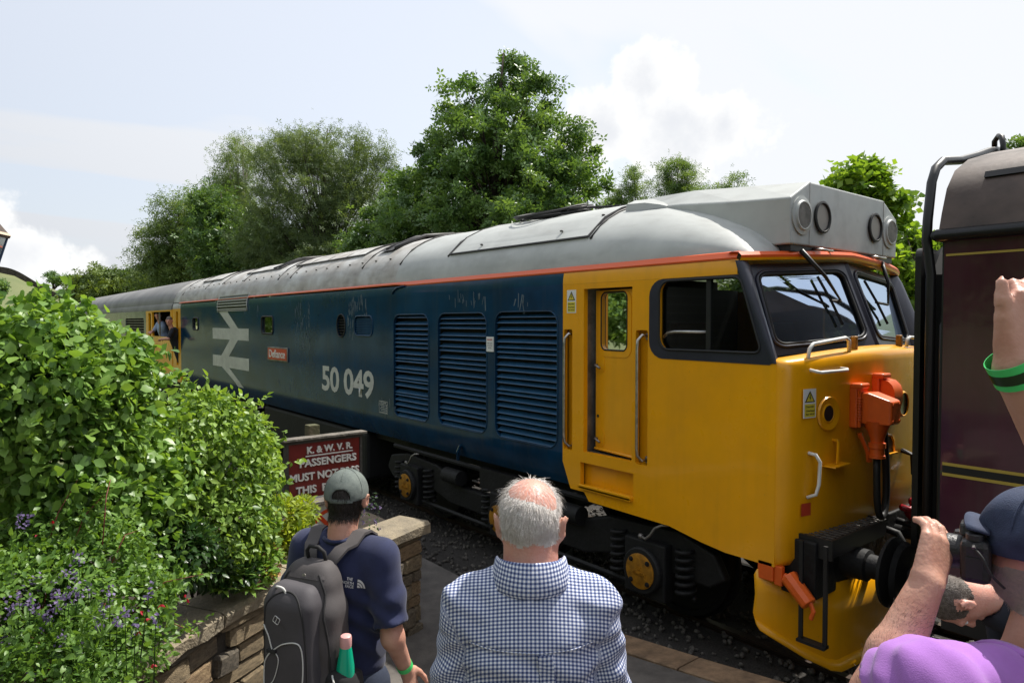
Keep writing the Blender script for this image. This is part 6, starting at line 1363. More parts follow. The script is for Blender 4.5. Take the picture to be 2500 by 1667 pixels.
def strands(name, me, sel, flow, ln, wd, n, m, parent, rg, jit=.35, lift=.35):
    """short hair: thin tapering blades rooted on the selected faces"""
    k = len(me.polygons); C = np.empty(k*3); me.polygons.foreach_get('center', C); C = C.reshape(-1, 3); N = np.empty(k*3); me.polygons.foreach_get('normal', N); N = N.reshape(-1, 3)
    w = sel(C, N); w = w/w.sum(); i = rg.choice(k, n, p=w); P = C[i]+rg.normal(size=(n, 3))*.0025; Nn = N[i]
    F0 = flow(P, Nn); F0 = F0-(F0*Nn).sum(1)[:, None]*Nn; F0 /= np.maximum(np.linalg.norm(F0, axis=1), 1e-5)[:, None]; D0 = F0+Nn*lift+rg.normal(size=(n, 3))*jit*.5; D0 /= np.linalg.norm(D0, axis=1)[:, None]
    s = np.cross(D0, Nn)+rg.normal(size=(n, 3))*.3; s /= np.linalg.norm(s, axis=1)[:, None]; l = (ln(P) if callable(ln) else np.full(n, ln))*rg.uniform(.6, 1.3, n)
    D1 = D0+F0*.35-Nn*.15; D1 /= np.linalg.norm(D1, axis=1)[:, None]; a = P-Nn*.001; mid = a+D0*l[:, None]*.55; tip = mid+D1*l[:, None]*.45
    V = np.stack((a-s*wd, a+s*wd, mid+s*wd*.7, mid-s*wd*.7, tip), 1).reshape(-1, 3); o = np.arange(n)[:, None]*5; F = np.concatenate((o+np.array((0, 1, 2)), o+np.array((0, 2, 3)), o+np.array((3, 2, 4))))
    return tag(link(name, mesh_np(name, V, F), m, parent), kind='stuff')
def trousers(root, m, hips, feet, r=.10, hipr=(.19, .13, .14)):
    """hips centre, list of (knee, ankle)"""
    pr = [('e', hips, hipr)]
    for s, (kn, an) in zip((-1, 1), feet): pr += [('c', (hips[0]+s*.09, hips[1], hips[2]-.03), kn, r, r*.72), ('c', kn, an, r*.72, r*.55)]
    f = prims_sdf(pr, .04); P = np.array([p for q in feet for p in q]+[hips]); link('trousers', iso_mesh('trousers', f, P.min(0)-.25, P.max(0)+.25, .022), m, root)
    for kn, an in feet:
        mb = MB(); mb.loft([[(an[0]+x*w, an[1]+y, an[2]+z) for x, z in ((-.045, -.09), (.045, -.09), (.04, -.02+h), (-.04, -.02+h))] for y, w, h in ((-.08, .8, 0), (-.02, 1, .05), (.08, 1.1, .0), (.17, .8, -.04))], closed=True, cap=True); mb.build('shoe', 'shoe', root, bevel=.02)
def eyes(root, M):
    for s in (-1, 1):
        me = iso_mesh('eye', prims_sdf([('e', (0, 0, 0), (.0115, .0115, .0115))], .001), (-.014,)*3, (.014,)*3, .004); me.transform(M @ Matrix.Translation((s*.031, .082, .008))); link('eye', me, 'eye_white', root)
rg = np.random.default_rng(33)
# ============ man in the gingham shirt, arms folded, seen from behind
gx, gy_ = -1.32, 1.13
G1 = empty('person', (gx, gy_, ramp_z(gx)), R(51)); tag(G1, 'white-haired man with bald crown in blue gingham shirt, seen from behind', 'person')
HM = Matrix.Translation((0, .0, 1.735)) @ Matrix.Rotation(R(-7), 4, 'Z') @ Matrix.Rotation(R(-4), 4, 'X') @ Matrix.Scale(.97, 4)
armsL = [('c', (-.215, -.01, 1.475), (-.295, .035, 1.20), .060, .052), ('c', (-.295, .035, 1.20), (.02, .25, 1.20), .047, .034)]
armsR = [('c', (.215, -.01, 1.475), (.295, .035, 1.20), .060, .052), ('c', (.295, .035, 1.20), (-.16, .205, 1.245), .047, .032)]
hR = Matrix(((-.80, .05, .6, -.17), (.40, -.75, .52, .195), (.45, .66, .6, 1.245), (0, 0, 0, 1)))
def basis(y, z, o):
    y = Vector(y).normalized(); z = Vector(z); z = (z-y*z.dot(y)).normalized(); x = y.cross(z); return Matrix(((x.x, y.x, z.x, o[0]), (x.y, y.y, z.y, o[1]), (x.z, y.z, z.z, o[2]), (0, 0, 0, 1)))
skinp = [('c', (0, -.030, 1.52), (0, -.014, 1.67), .076, .069), ('e', (0, -.055, 1.60), (.055, .03, .05)), ('e', (0, 0, 1.2), (.17, .10, .30))]+tpr(armsL, .72, .045, .86)+tpr(armsR, .72, .045, .86)+handp(basis((-.96, -.25, -.12), (-.25, .95, .1), (-.125, .19, 1.29)), .35, sx=-1)+handp(basis((.9, -.3, .1), (.2, .9, .1), (.016, .25, 1.245)), .5)
bf = union(headf(HM), prims_sdf(skinp, .03), k=.028); bme = iso_mesh('body', bf, (-.46, -.22, .95), (.46, .42, 1.90), .0075)
hc = np.array((0, -.012, 1.77))
def hair_w(C):
    q = (C-np.array((0, 0, 1.735))) @ np.array(HM.to_3x3().inverted()).T
    line = q[:, 2] > (-.038+.006*np.sin(q[:, 0]*90)-.4*q[:, 1]*(q[:, 1] < 0)*0+.9*np.maximum(q[:, 1], 0)); ear = (np.abs(q[:, 0]) > .074) & (np.abs(q[:, 2]+.006) < .045) & (np.abs(q[:, 1]+.005) < .032); 
    return line & ~ear & (q[:, 1] < .075), q
def bald(q): return np.sqrt((q[:, 0]-.008)**2/.062**2+(q[:, 1]+.036)**2/.058**2) < 1
def gm(C):
    h, q = hair_w(C); b_ = bald(q) & (q[:, 2] > .05); return np.where(h & ~b_, 1, np.where(b_ | (q[:, 2] < -.04), 2, 0))
bme.materials.append(MATS['skin']); bme.materials.append(MATS['hair_grey']); bme.materials.append(MATS['skin_red']); mat_by(bme, gm); smooth(bme); link('body', bme, None, G1)
def gsel(C, N):
    h, q = hair_w(C); b_ = bald(q) & (q[:, 2] > .05); return np.where(h, np.where(b_, .07, 1.0), 0)+1e-9
def gflow(P, N):
    q = P-np.array((0, -.03, 1.84)); f = np.stack((q[:, 0]*.8, q[:, 1]*.6-.01, -np.ones(len(P))*.10), -1); fr = (P[:, 1] > .01) & (P[:, 2] > 1.81); f[fr] += np.array((0, .02, .12)); return f
strands('hair', bme, gsel, gflow, lambda P: np.where((P[:, 1] > -.005) & (P[:, 2] > 1.80), .034, np.where(P[:, 2] > 1.74, .018, np.clip((P[:, 2]-1.685)*.25, .004, .012))), .00036, 26000, 'hair_grey', G1, rg, jit=.32, lift=.28)
eyes(G1, HM)
shp = [('e', (0, .02, 1.20), (.225, .160, .30)), ('e', (0, -.035, 1.40), (.205, .125, .15)), ('e', (.10, -.06, 1.36), (.10, .075, .14)), ('e', (-.10, -.06, 1.36), (.10, .075, .14)), ('c', (-.075, -.02, 1.545), (-.20, -.012, 1.487), .056, .080), ('c', (.075, -.02, 1.545), (.20, -.012, 1.487), .056, .080), ('e', (0, .05, 1.05), (.215, .19, .24)), ('e', (0, -.028, 1.515), (.135, .088, .075))]
slv = [('c', (-.215, -.01, 1.475), (-.30, .035, 1.20), .080, .066), ('c', (-.30, .035, 1.20), (-.05, .21, 1.20), .064, .05), ('c', (.215, -.01, 1.475), (.30, .035, 1.20), .080, .066), ('c', (.30, .035, 1.20), (-.05, .20, 1.235), .064, .05)]
shp, slv = tpr(shp, .72, .045, .90, .95), tpr(slv, .72, .045, .86, .95)
tf, sf = prims_sdf(shp, .05), prims_sdf(slv, .03)
def folds(P):
    x, y, z = P[..., 0], P[..., 1], P[..., 2]; bk = np.clip((.04-y)/.08, 0, 1); lo = np.clip((1.477-z)/.012, 0, 1)
    a = .0045*lo*bk*np.sin(75*z+26*x*np.sign(x)*(z-1.2)*3+4*np.sin(14*x)); b_ = .0028*bk*np.sin(38*x+60*z+3*np.sin(20*z))*np.clip((np.abs(x)-.08)/.06, 0, 1); yoke = -.0045*bk*np.clip((z-1.470)/.01, 0, 1)
    arm = .004*np.sin(60*z+30*x+2*np.sin(30*y))*np.clip((np.abs(x)-.165)/.04, 0, 1); return a+b_+yoke+arm
gsf = lambda P: smin(tf(P), sf(P), .035)+folds(P)
def cut_neck(P): return np.maximum(gsf(P), -sd_caps(P, (0, -.024, 1.70), (0, -.01, 1.80), .080, .083))
sme = iso_mesh('shirt', cut_neck, (-.40, -.26, .84), (.40, .32, 1.70), .0078)
def gweave(V):
    arm = (sf(V) < tf(V)-.004) & (np.abs(V[:, 0]) > .135); u = V[:, 0].copy()*1.0; v = V[:, 2]+.65*V[:, 1]
    a = np.array((.155, -.01, 1.52)); d_ = np.array((.061, .043, -.275)); d_ /= np.linalg.norm(d_); Q = V*np.array((1, 1, 1)); Q[:, 0] = np.abs(Q[:, 0]); Q = Q-a; t = Q@d_; R_ = Q-t[:, None]*d_; ang = np.arctan2(R_[:, 0], -R_[:, 1]); u = np.where(arm, ang*.075, u); v = np.where(arm, t, v); return np.stack((u, v, u*0), -1)
weave(sme, gweave); SH = link('shirt', sme, 'gingham', G1)
mb = MB(); rings = []
for t in np.linspace(0, 2*math.pi, 41):
    c_, s_ = math.cos(t), math.sin(t); gap = max(0, s_-.86)*.25; zb = 1.612-.030*max(0, s_)+.010*max(0, -s_); zt_ = zb+.050-.02*max(0, s_)
    def at(r, z): return (r*1.0*c_, -.026+r*1.02*s_, z)
    rings.append([at(.083, zb-.01), at(.081, zt_-.006), at(.084, zt_), at(.089, zt_-.004), at(.101, zb-.002), at(.104, zb-.022), at(.096, zb-.034)])
mb.loft(rings); cme = mb.mesh('collar', True); weave(cme, lambda V: np.stack((np.arctan2(V[:, 0], -V[:, 1]-.026)*.095, V[:, 2], V[:, 0]*0), -1)); link('collar', cme, 'gingham', G1)
# yoke seam, box pleat and hanging loop, laid on the shirt
mb = MB(); mb.tube([surf(gsf, (x, -.4, 1.473), (x, 0, 1.473))+Vector((0, -.0005, 0)) for x in np.linspace(-.15, .15, 30)], .0022, 5); yo = mb.mesh('yoke_seam', True); weave(yo, lambda V: V[:, [0, 2, 1]]*.98); link('yoke_seam', yo, 'gingham', G1)
mb = MB(); rr_ = []
for z in np.linspace(1.469, 1.22, 12):
    w = .019; c_ = .030+(1.469-z)*.12; rr_.append([surf(gsf, (c_+o, -.4, z), (c_+o, 0, z))+Vector((0, -d, 0)) for o, d in ((-w, -.002), (-w*.92, .006), (0, .0065), (w*.92, .006), (w, -.002))])
mb.loft(rr_); pm = mb.mesh('box_pleat', 35); weave(pm, lambda V: np.stack((V[:, 0]*1.0+.003, V[:, 2], V[:, 0]*0), -1)); link('box_pleat', pm, 'gingham', G1)
trousers(G1, 'denim', (0, .03, .95), (((-.11, .03, .50), (-.12, 0, .09)), ((.11, .03, .50), (.12, 0, .09))), r=.115, hipr=(.20, .16, .15))
# ============ man with the grey cap and rucksack
kx, ky = -2.70, 1.268
G2 = empty('person', (kx, ky, ramp_z(kx)), R(30)); tag(G2, 'dark-haired man in navy tee shirt and grey baseball cap wearing a rucksack', 'person')
HM2 = Matrix.Translation((0, .012, 1.682)) @ Matrix.Rotation(R(21), 4, 'Z') @ Matrix.Rotation(R(-6), 4, 'X') @ Matrix.Scale(.98, 4)
hw = basis((.02, .30, -.95), (-.95, 0, 0), (.255, .085, .94))
sk2 = [('c', (0, -.03, 1.46), (0, -.008, 1.62), .066, .060), ('e', (0, 0, 1.2), (.15, .09, .28)), ('c', (.18, -.01, 1.45), (.25, -.03, 1.14), .050, .045), ('c', (.25, -.03, 1.14), (.255, .075, .95), .043, .029), ('c', (-.18, -.01, 1.45), (-.26, -.02, 1.17), .050, .043), ('c', (-.26, -.02, 1.17), (-.16, .20, 1.18), .041, .03)]+handp(hw, .45, sx=1)+handp(basis((.7, .6, .1), (0, -.2, 1), (-.155, .20, 1.16)), .6)
b2 = iso_mesh('body', union(headf(HM2), prims_sdf(sk2, .03), k=.028), (-.36, -.2, .72), (.36, .34, 1.84), .0078)
hi2 = np.array(HM2.inverted())
def q2(C): return C @ hi2[:3, :3].T+hi2[:3, 3]
def c2(C):
    q = q2(C); ear = (np.abs(q[:, 0]) > .073) & (np.abs(q[:, 2]+.006) < .045) & (np.abs(q[:, 1]+.005) < .03); return np.where((q[:, 2] > -.078+.9*np.maximum(q[:, 1]+.01, 0)) & ~ear & (q[:, 1] < .06), 1, 0)
b2.materials.append(MATS['skin']); b2.materials.append(MATS['hair_dark']); mat_by(b2, c2); link('body', b2, None, G2)
strands('hair', b2, lambda C, N: np.where((c2(C) == 1) & (q2(C)[:, 2] < .05), 1.0, 0)+1e-9, lambda P, N: np.stack((P[:, 0]*.5, -.2*np.ones(len(P)), -np.ones(len(P))), -1), .026, .0009, 5000, 'hair_dark', G2, rg, jit=.3, lift=.22); eyes(G2, HM2)
tp2 = [('e', (0, .01, 1.18), (.195, .125, .32)), ('e', (0, -.025, 1.36), (.19, .11, .14)), ('c', (-.07, -.015, 1.47), (-.19, -.01, 1.42), .048, .072), ('c', (.07, -.015, 1.47), (.19, -.01, 1.42), .048, .072), ('e', (0, .02, .98), (.185, .13, .17))]
sv2 = [('c', (-.195, -.01, 1.42), (-.275, -.03, 1.155), .073, .070), ('c', (.195, -.01, 1.42), (.268, -.035, 1.155), .073, .072)]
tp2, sv2 = tpr(tp2, .93, .040), tpr(sv2, .93, .040)
t2, s2 = prims_sdf(tp2, .05), prims_sdf(sv2, .03)
def f2(P):
    x, y, z = P[..., 0], P[..., 1], P[..., 2]; d = smin(t2(P), s2(P), .04); d = d+.0065*np.sin(34*x+42*z+3*np.sin(11*z+9*y))*np.clip((1.40-z)/.1, 0, 1)+.004*np.sin(55*z-40*np.abs(x))*np.clip((np.abs(x)-.19)/.04, 0, 1)*np.clip((1.40-z)/.06, 0, 1)+.006*np.sin(70*z+20*x)*np.clip((1.02-z)/.06, 0, 1)
    d = np.maximum(d, -sd_caps(P, (0, -.02, 1.575), (0, .02, 1.70), .070, .085))
    for s in (-1, 1):   # sleeves end above the elbow, hollow inside
        n_ = np.array((s*.073, -.02, -.265)); n_ /= np.linalg.norm(n_); e = (P-np.array((s*.252, -.035, 1.20)))@n_; d = np.where((P[..., 0]*s > .185) & (z < 1.29), np.maximum(d, e), d)
    return d
sm2 = iso_mesh('tee_shirt', f2, (-.40, -.2, .80), (.40, .22, 1.56), .0085); link('tee_shirt', sm2, 'navy_cotton', G2)
mb = MB(); mb.tube([(.070*math.cos(t), -.026+.070*math.sin(t), 1.528-.030*max(0, math.sin(t))+.004*abs(math.cos(t))) for t in np.linspace(0, 2*math.pi, 36)], .0085, 6); mb.build('neckband', 'navy_cotton', G2, sm=True)
def printed(name, me, cx, cz, rot, parent, m, f, out=.0025, y0=-.35):
    cr, sr = math.cos(rot), math.sin(rot)
    for v in me.vertices:
        x, z = cx+v.co.x*cr-v.co.y*sr, cz+v.co.x*sr+v.co.y*cr; p = surf(f, (x, y0, z), (x, 0, z)); v.co = Vector((x, p.y-out, z))
    return link(name, me, m, parent)
for s, w_, dz, dx in (('THE', .022, .016, .004), ('NORTH', .042, .0, -.004), ('FACE', .030, -.016, .0)): printed('print_lettering', fit_text(s, w_, .013, bold=.02), .098+dx, 1.375+dz+.004, R(-10), G2, 'print_white', f2)
for r0, r1 in ((.030, .022), (.019, .012), (.0095, .001)):
    mb = MB(); th = [(r1+(r0-r1)*0, 0)]; A_ = np.linspace(0, math.pi/2, 8); mb.loft([[(r0*math.cos(a)*1.0, r0*1.25*math.sin(a), 0), (r1*math.cos(a), r1*1.25*math.sin(a), 0)] for a in A_]); printed('print_emblem', mb.mesh('print_emblem', fix=False), .124, 1.355, R(-10), G2, 'print_white', f2)
mb = MB(); mb.lathe([(.0335, -.012), (.0345, -.012), (.0345, .012), (.0335, .012)], (.2545, .055, .985), (0, -.5, .85), 24, cap=False); mb.build('wristband', 'band_green', G2, sm=40)
# cap
CC = HM2 @ Vector((0, -.004, .042)); Rm = np.array(HM2.to_3x3())
def capf(P):
    Q = (P-np.array(CC)) @ np.linalg.inv(Rm).T; o = sd_ell(Q, (0, 0, -.012), (.0885, .110, .096)); d = np.abs(o)-.0055; d = np.maximum(d, -.030-.10*np.minimum(Q[..., 1], 0)*0-Q[..., 2]-.012*np.clip(-Q[..., 1]/.1, 0, 1)); op = sd_rbox(Q, (0, -.12, -.028), (.039, .05, .040), .034); return np.maximum(d, -op)
lo_ = np.array(CC); cm = iso_mesh('cap', capf, lo_-np.array((.11, .13, .07)), lo_+np.array((.11, .13, .10)), .0045); CP = link('cap', cm, 'cap_grey', G2)
mb = MB(); HQ = lambda p: HM2 @ Vector((p[0], p[1]-.004, p[2]+.042))
mb.loft([[HQ((.087*math.sin(a), -.1085*math.cos(a), z)) for z in (-.046, -.028)] for a in np.linspace(-.62, .62, 14)]); st_ = mb.build('cap_strap', 'cap_grey', CP, sm=True); so_ = st_.modifiers.new('s', 'SOLIDIFY'); so_.thickness = .004
mb = MB(); mb.loft([[HQ((.088*math.sin(a), -.1095*math.cos(a)-.003, z)) for z in (-.044, -.032)] for a in np.linspace(.32, .60, 6)]); st_ = mb.build('strap_end', 'cap_grey', CP); so_ = st_.modifiers.new('s', 'SOLIDIFY'); so_.thickness = .004
mb = MB(); mb.lathe([(.0095, 0), (.008, .005), (.002, .008)], HQ((0, 0, .088)), (0, -.1, 1), 12); mb.build('cap_button', 'cap_grey', CP, sm=True)
for a in (0, 1.05, 2.09, 3.14, 4.19, 5.24):
    mb = MB(); mb.tube([HQ((.0945*math.cos(t)*math.sin(a), -.116*math.cos(t)*math.cos(a), .102*math.sin(t)-.012)) for t in np.linspace(1.5, .62 if a == 0 else .05, 10)], .0018, 5); mb.build('cap_seam', 'cap_grey', CP)
mb = MB(); mb.loft([[HQ((x*(1+.05*k), .085+k*.075-.9*x*x*(1+k), -.028-.02*k-2*x*x)) for x in np.linspace(-.075, .075, 9)] for k in (0, .5, 1)]); st_ = mb.build('cap_peak', 'cap_grey', CP, sm=True); so_ = st_.modifiers.new('s', 'SOLIDIFY'); so_.thickness = .005
trousers(G2, 'denim', (0, .01, .90), (((-.10, .03, .48), (-.11, 0, .09)), ((.10, .03, .48), (.11, 0, .09))))
# rucksack: worn by the man, a thing of its own
BP = empty('backpack', (kx, ky, ramp_z(kx)), R(30)); tag(BP, 'dark grey rucksack with white bungee cord on the back of the man in navy', 'backpack')
def lean(p): return p
bpf_main = prims_sdf([('b', (-.02, -.215, 1.06), (.150, .090, .30), .07), ('b', (-.02, -.20, 1.30), (.120, .070, .15), .06), ('b', (-.02, -.185, 1.415), (.088, .048, .065), .035), ('b', (-.02, -.21, .86), (.16, .095, .16), .07)], .05)
link('main_compartment', iso_mesh('main_compartment', lambda P: bpf_main(P)+.003*np.sin(40*P[..., 2]+14*P[..., 0])*np.clip((1.3-P[..., 2])/.1, 0, 1), (-.22, -.34, .64), (.18, -.08, 1.52), .008), 'pack_brown', BP)
bpf = prims_sdf([('b', (-.03, -.305, 1.07), (.118, .060, .32), .05), ('b', (-.03, -.285, 1.32), (.098, .050, .10), .04)], .04)
def bpf2(P): return bpf(P)+.0035*np.sin(22*P[..., 0]+9*P[..., 2])
link('front_pocket', iso_mesh('front_pocket', bpf2, (-.17, -.40, .70), (.11, -.20, 1.46), .007), 'pack_grey', BP)
mb = MB(); mb.loft([[surf(bpf_main, (x, -.5, z), (x, -.2, z))+Vector((0, -.004, 0)) for x in np.linspace(-.11, .075, 8)] for z in (1.445, 1.432)]); q = mb.build('lid_flap', 'pack_brown', BP); s_ = q.modifiers.new('s', 'SOLIDIFY'); s_.thickness = .008
mb = MB(); mb.tube([(-.055, -.17, 1.465), (-.058, -.18, 1.515), (-.04, -.185, 1.535), (.0, -.185, 1.535), (.025, -.18, 1.515), (.028, -.17, 1.465)], .008, 6); mb.build('haul_loop', 'pack_black', BP, sm=True)
for s in (-1, 1):
    pts = []
    for y, xx in ((-.165, .045), (-.12, .075), (-.08, .095), (-.04, .105), (0, .112), (.04, .116), (.08, .118)):
        x = s*xx-(.01 if s > 0 else .01); p = surf(f2, (x, y, 1.75), (x, y, 1.2)) if y > -.12 else Vector((x, y, 1.455+.05*(y+.165)/.045)); pts.append((Vector((x, y, max(p.z, 1.40))), s))
    pts.append((Vector((s*.12, .125, 1.32)), s)); mb = MB(); mb.loft([[p+Vector((-.032, 0, .006)), p+Vector((-.030, 0, .016)), p+Vector((.030, 0, .016)), p+Vector((.032, 0, .006)), p+Vector((0, 0, .002))] for p, _ in pts], closed=True, cap=True); mb.build('shoulder_strap', 'pack_brown', BP, sm=50)
mb = MB(); pk = prims_sdf([('b', (.135, -.215, .93), (.052, .080, .165), .04), ('e', (.165, -.215, .98), (.045, .058, .11))], .03); me = iso_mesh('side_pocket', lambda P: np.maximum(pk(P)+.002*np.sin(60*P[..., 2]), P[..., 2]-1.075+.35*(P[..., 1]+.215)), (.06, -.33, .70), (.24, -.1, 1.13), .0075); link('side_pocket', me, 'pack_black', BP)
def cord(pts, m='cord_white', r=.0028):
    mb = MB(); mb.tube([surf(bpf2, (x, -.6, z), (x, -.25, z))+Vector((0, -.003, 0)) if -.135 < x < .075 else Vector((x, -.30, z)) for x, z in pts], r, 5); mb.build('bungee_cord', m, BP, sm=True)
def cr(pts, n=6):
    o = []; p = [pts[0]]+list(pts)+[pts[-1]]
    for i in range(1, len(p)-2):
        for t in np.linspace(0, 1, n, endpoint=False):
            a, b_, c_, d_ = (np.array(p[i+k-1]) for k in range(4)); o.append(tuple(.5*((2*b_)+(-a+c_)*t+(2*a-5*b_+4*c_-d_)*t*t+(-a+3*b_-3*c_+d_)*t**3)))
    o.append(pts[-1]); return o
cord(cr([(-.125, 1.275), (-.10, 1.245), (-.085, 1.200), (-.08, 1.185)])); cord(cr([(-.08, 1.180), (-.03, 1.215), (.03, 1.230), (.055, 1.210), (.062, 1.130), (.055, 1.020), (.045, 0.950), (.02, 0.915)])); cord(cr([(-.085, 1.180), (-.125, 1.120), (-.13, 1.030), (-.125, 0.950), (-.10, 0.915)])); cord(cr([(-.07, 1.180), (-.05, 1.150), (-.075, 1.070), (-.105, 1.030), (-.09, 0.970), (-.115, 0.920)]), r=.002)
mb = MB(); p = surf(bpf2, (-.08, -.6, 1.182), (-.08, -.2, 1.182)); mb.box(p.x-.02, p.x+.02, p.y-.012, p.y, p.z-.006, p.z+.006); mb.build('cord_lock', 'pack_black', BP)
mb = MB(); mb.tube(cr([(-.105, -.31, 1.40), (-.075, -.34, 1.42), (-.045, -.34, 1.415), (-.03, -.335, 1.38)]), .005, 6); mb.build('zip_pull', 'cord_white', BP, sm=True)
mb = MB(); hp = [(p[0], p[1]) for p in rrect(-.014, .014, -.013, .013, .005, 3)]; cr_, sr_ = math.cos(R(-28)), math.sin(R(-28))
def lg(u, v): x, z = -.055+u*cr_-v*sr_, 1.305+u*sr_+v*cr_; return surf(bpf2, (x, -.6, z), (x, -.2, z))+Vector((0, -.002, 0))
mb.tube([lg(*p) for p in hp]+[lg(*hp[0])], .0014, 4); mb.tube([lg(0, -.013), lg(0, .013)], .0014, 4); mb.build('pack_emblem', 'cord_white', BP)
me = fit_text('ber', .030, .014); 
for v in me.vertices: v.co = lg(v.co.x+.038, v.co.y)
link('pack_lettering', me, 'pack_brown', BP)
mb = MB(); mb.tube([surf(bpf2, (x, -.6, z), (x, -.25, z)) for x, z in cr([(-.125, .80), (-.132, 1.0), (-.128, 1.2), (-.105, 1.36), (-.03, 1.405), (.045, 1.36), (.068, 1.2), (.072, 1.0), (.068, .80)])], .0042, 5); mb.build('pocket_piping', 'pack_black', BP, sm=True)
mb = MB(); mb.tube([surf(bpf_main, (x, -.6, z), (x, -.15, z))+Vector((0, -.001, 0)) for x, z in cr([(.118, .95), (.115, 1.2), (.085, 1.38), (.05, 1.45)])], .005, 5); mb.tube([surf(bpf_main, (x, -.6, z), (x, -.15, z))+Vector((0, -.001, 0)) for x, z in cr([(-.155, .95), (-.155, 1.2), (-.12, 1.38), (-.09, 1.45)])], .005, 5); mb.build('side_seam', 'pack_black', BP, sm=True)
mb = MB(); mb.lathe([(.009, 0), (.009, .004)], surf(bpf_main, (-.015, -.5, 1.44), (-.015, -.1, 1.44)), (0, -1, .2), 14); mb.build('stud', 'steel_dull', BP)
mb = MB(); mb.tube(cr([(.135, -.285, 1.085), (.15, -.30, 1.075), (.155, -.30, 1.055), (.14, -.30, 1.045)]), .004, 5); mb.tube(cr([(.13, -.30, 1.04), (.125, -.31, 1.0), (.135, -.31, .965)]), .003, 5); mb.build('compression_cord', 'cord_white', BP, sm=True)
# bottle in the side pocket
BT = empty('water_bottle', tuple(Vector(BP.location)+Matrix.Rotation(R(30), 3, 'Z') @ Vector((.150, -.225, .945))), R(30)); tag(BT, 'green drinking bottle with pink cap in the rucksack side pocket', 'bottle')
mb = MB(); mb.lathe([(.034, 0), (.036, .01), (.036, .12), (.034, .16), (.024, .225), (.021, .24)], (0, 0, 0), (.06, -.05, 1), 28); mb.build('bottle_body', 'bottle_green', BT, sm=40)
mb = MB(); mb.lathe([(.0215, .236), (.0225, .242), (.0225, .272), (.020, .281), (.012, .285)], (0, 0, 0), (.06, -.05, 1), 28); mb.build('bottle_cap', 'bottle_pink', BT, sm=40)
mat('beard', (.40,.31,.26), .6, color2=(.30,.26,.23), vscale=120, bump=.3, bscale=300)
# ============ photographer in the purple tee shirt (right foreground)
px_, py_ = -.40, 1.62
G3 = empty('person', (px_, py_, ramp_z(px_))); tag(G3, 'bearded man in purple tee shirt and navy cap holding a camera to his eye', 'person'); O3 = Vector(G3.location)
W = lambda px, py, d: Vector(at_px(px, py, d))-O3
hc3 = W(2548, 1345, 1.42); fdir = (Vector(FW)*.62-Vector(RT)*.78+Vector((0, 0, -.03))).normalized(); HM3 = basis(fdir, (0, 0, 1), hc3)
nk = W(2515, 1565, 1.40); shL = W(2262, 1650, 1.30); elb = W(2138, 1700, 1.40); wri = W(2262, 1425, 1.45); shR = nk+(nk-shL)*.95+Vector((0, 0, -.05))
cb_ = W(2380, 1345, 1.48); hd = Vector(cb_)+Vector((-.075, -.045, .0))                 # camera body, lens towards the locomotive
knu = W(2292, 1318, 1.49); hy = (knu-wri).normalized(); right3 = Vector(RT)
back_n = -(Vector(FW)*.85-right3*.25).normalized()                                     # back of the hand faces the viewer
hm3 = basis(hy, back_n*.9+Vector((0, 0, .1)), wri+hy*.012)
hand3 = handp(hm3, [.55, .58, .55, .50], sx=1, s=1.02, thumb=((.034,.018,-.008), (.048,.052,-.030), (.052,.080,-.050), (.046,.100,-.062)))
sk3 = [('c', tuple(nk+Vector((.01, .01, -.06))), tuple(hc3+Vector((.025, .008, -.06))), .070, .058), ('c', tuple(shL), tuple(elb), .056, .047), ('c', tuple(elb), tuple(elb.lerp(wri, .35)), .046, .050), ('c', tuple(elb.lerp(wri, .35)), tuple(wri), .049, .033), ('e', tuple(nk+Vector((0, 0, -.22))), (.15, .15, .2))]+hand3
f3 = union(headf(HM3), prims_sdf(sk3, .022), k=.02); allp = np.array([tuple(p) for p in (hc3, elb, wri, nk, knu)]); b3 = iso_mesh('body', f3, allp.min(0)-np.array((.14, .14, .16)), allp.max(0)+np.array((.16, .16, .17)), .0055)
hi3 = np.array(HM3.inverted())
def q3(C): return C @ hi3[:3, :3].T+hi3[:3, 3]
def m3(C):
    q = q3(C); n = np.linalg.norm(q, axis=1) < .16; ear = (np.abs(q[:, 0]) > .074) & (np.abs(q[:, 2]+.006) < .045) & (np.abs(q[:, 1]+.008) < .034); return np.where(n & ~ear & (((q[:, 2] > -.045) & (q[:, 1] < -.035)) | ((q[:, 2] > .035) & (q[:, 1] < .05))), 1, np.where(n & ~ear & (q[:, 1] > .010) & (q[:, 2] < -.030) & (q[:, 2] > -.125) & (np.linalg.norm(q, axis=1) < .14), 2, 0))
b3.materials.append(MATS['skin']); b3.materials.append(MATS['hair_brown']); b3.materials.append(MATS['beard']); mat_by(b3, m3); link('body', b3, None, G3)
strands('hair', b3, lambda C, N: (m3(C) == 1)*1.0+1e-9, lambda P, N: np.tile(np.array((.3, .1, -1.0)), (len(P), 1)), .006, .0004, 2500, 'hair_brown', G3, rg, jit=.5, lift=.4)
strands('beard', b3, lambda C, N: (m3(C) == 2)*1.0+1e-9, lambda P, N: np.tile(np.array((-.3, -.1, -1.0)), (len(P), 1)), .006, .00024, 9000, 'beard', G3, rg, jit=.5, lift=.3); eyes(G3, HM3)
arm_ax = [np.array(tuple(elb)), np.array(tuple(wri))]
def armsel(C, N):
    a, b_ = arm_ax; t = ((C-a)@(b_-a))/((b_-a)@(b_-a)); d = np.linalg.norm(C-a-np.clip(t, -.1, .85)[:, None]*(b_-a), axis=1); return ((d < .07) & (t > -.25) & (t < .8))*1.0+1e-9
strands('arm_hair', b3, armsel, lambda P, N: np.tile(np.array(tuple(wri-elb))*.6+np.array((0, 0, -.1)), (len(P), 1)), .011, .00022, 2600, 'hair_brown', G3, rg, jit=.6, lift=.55)
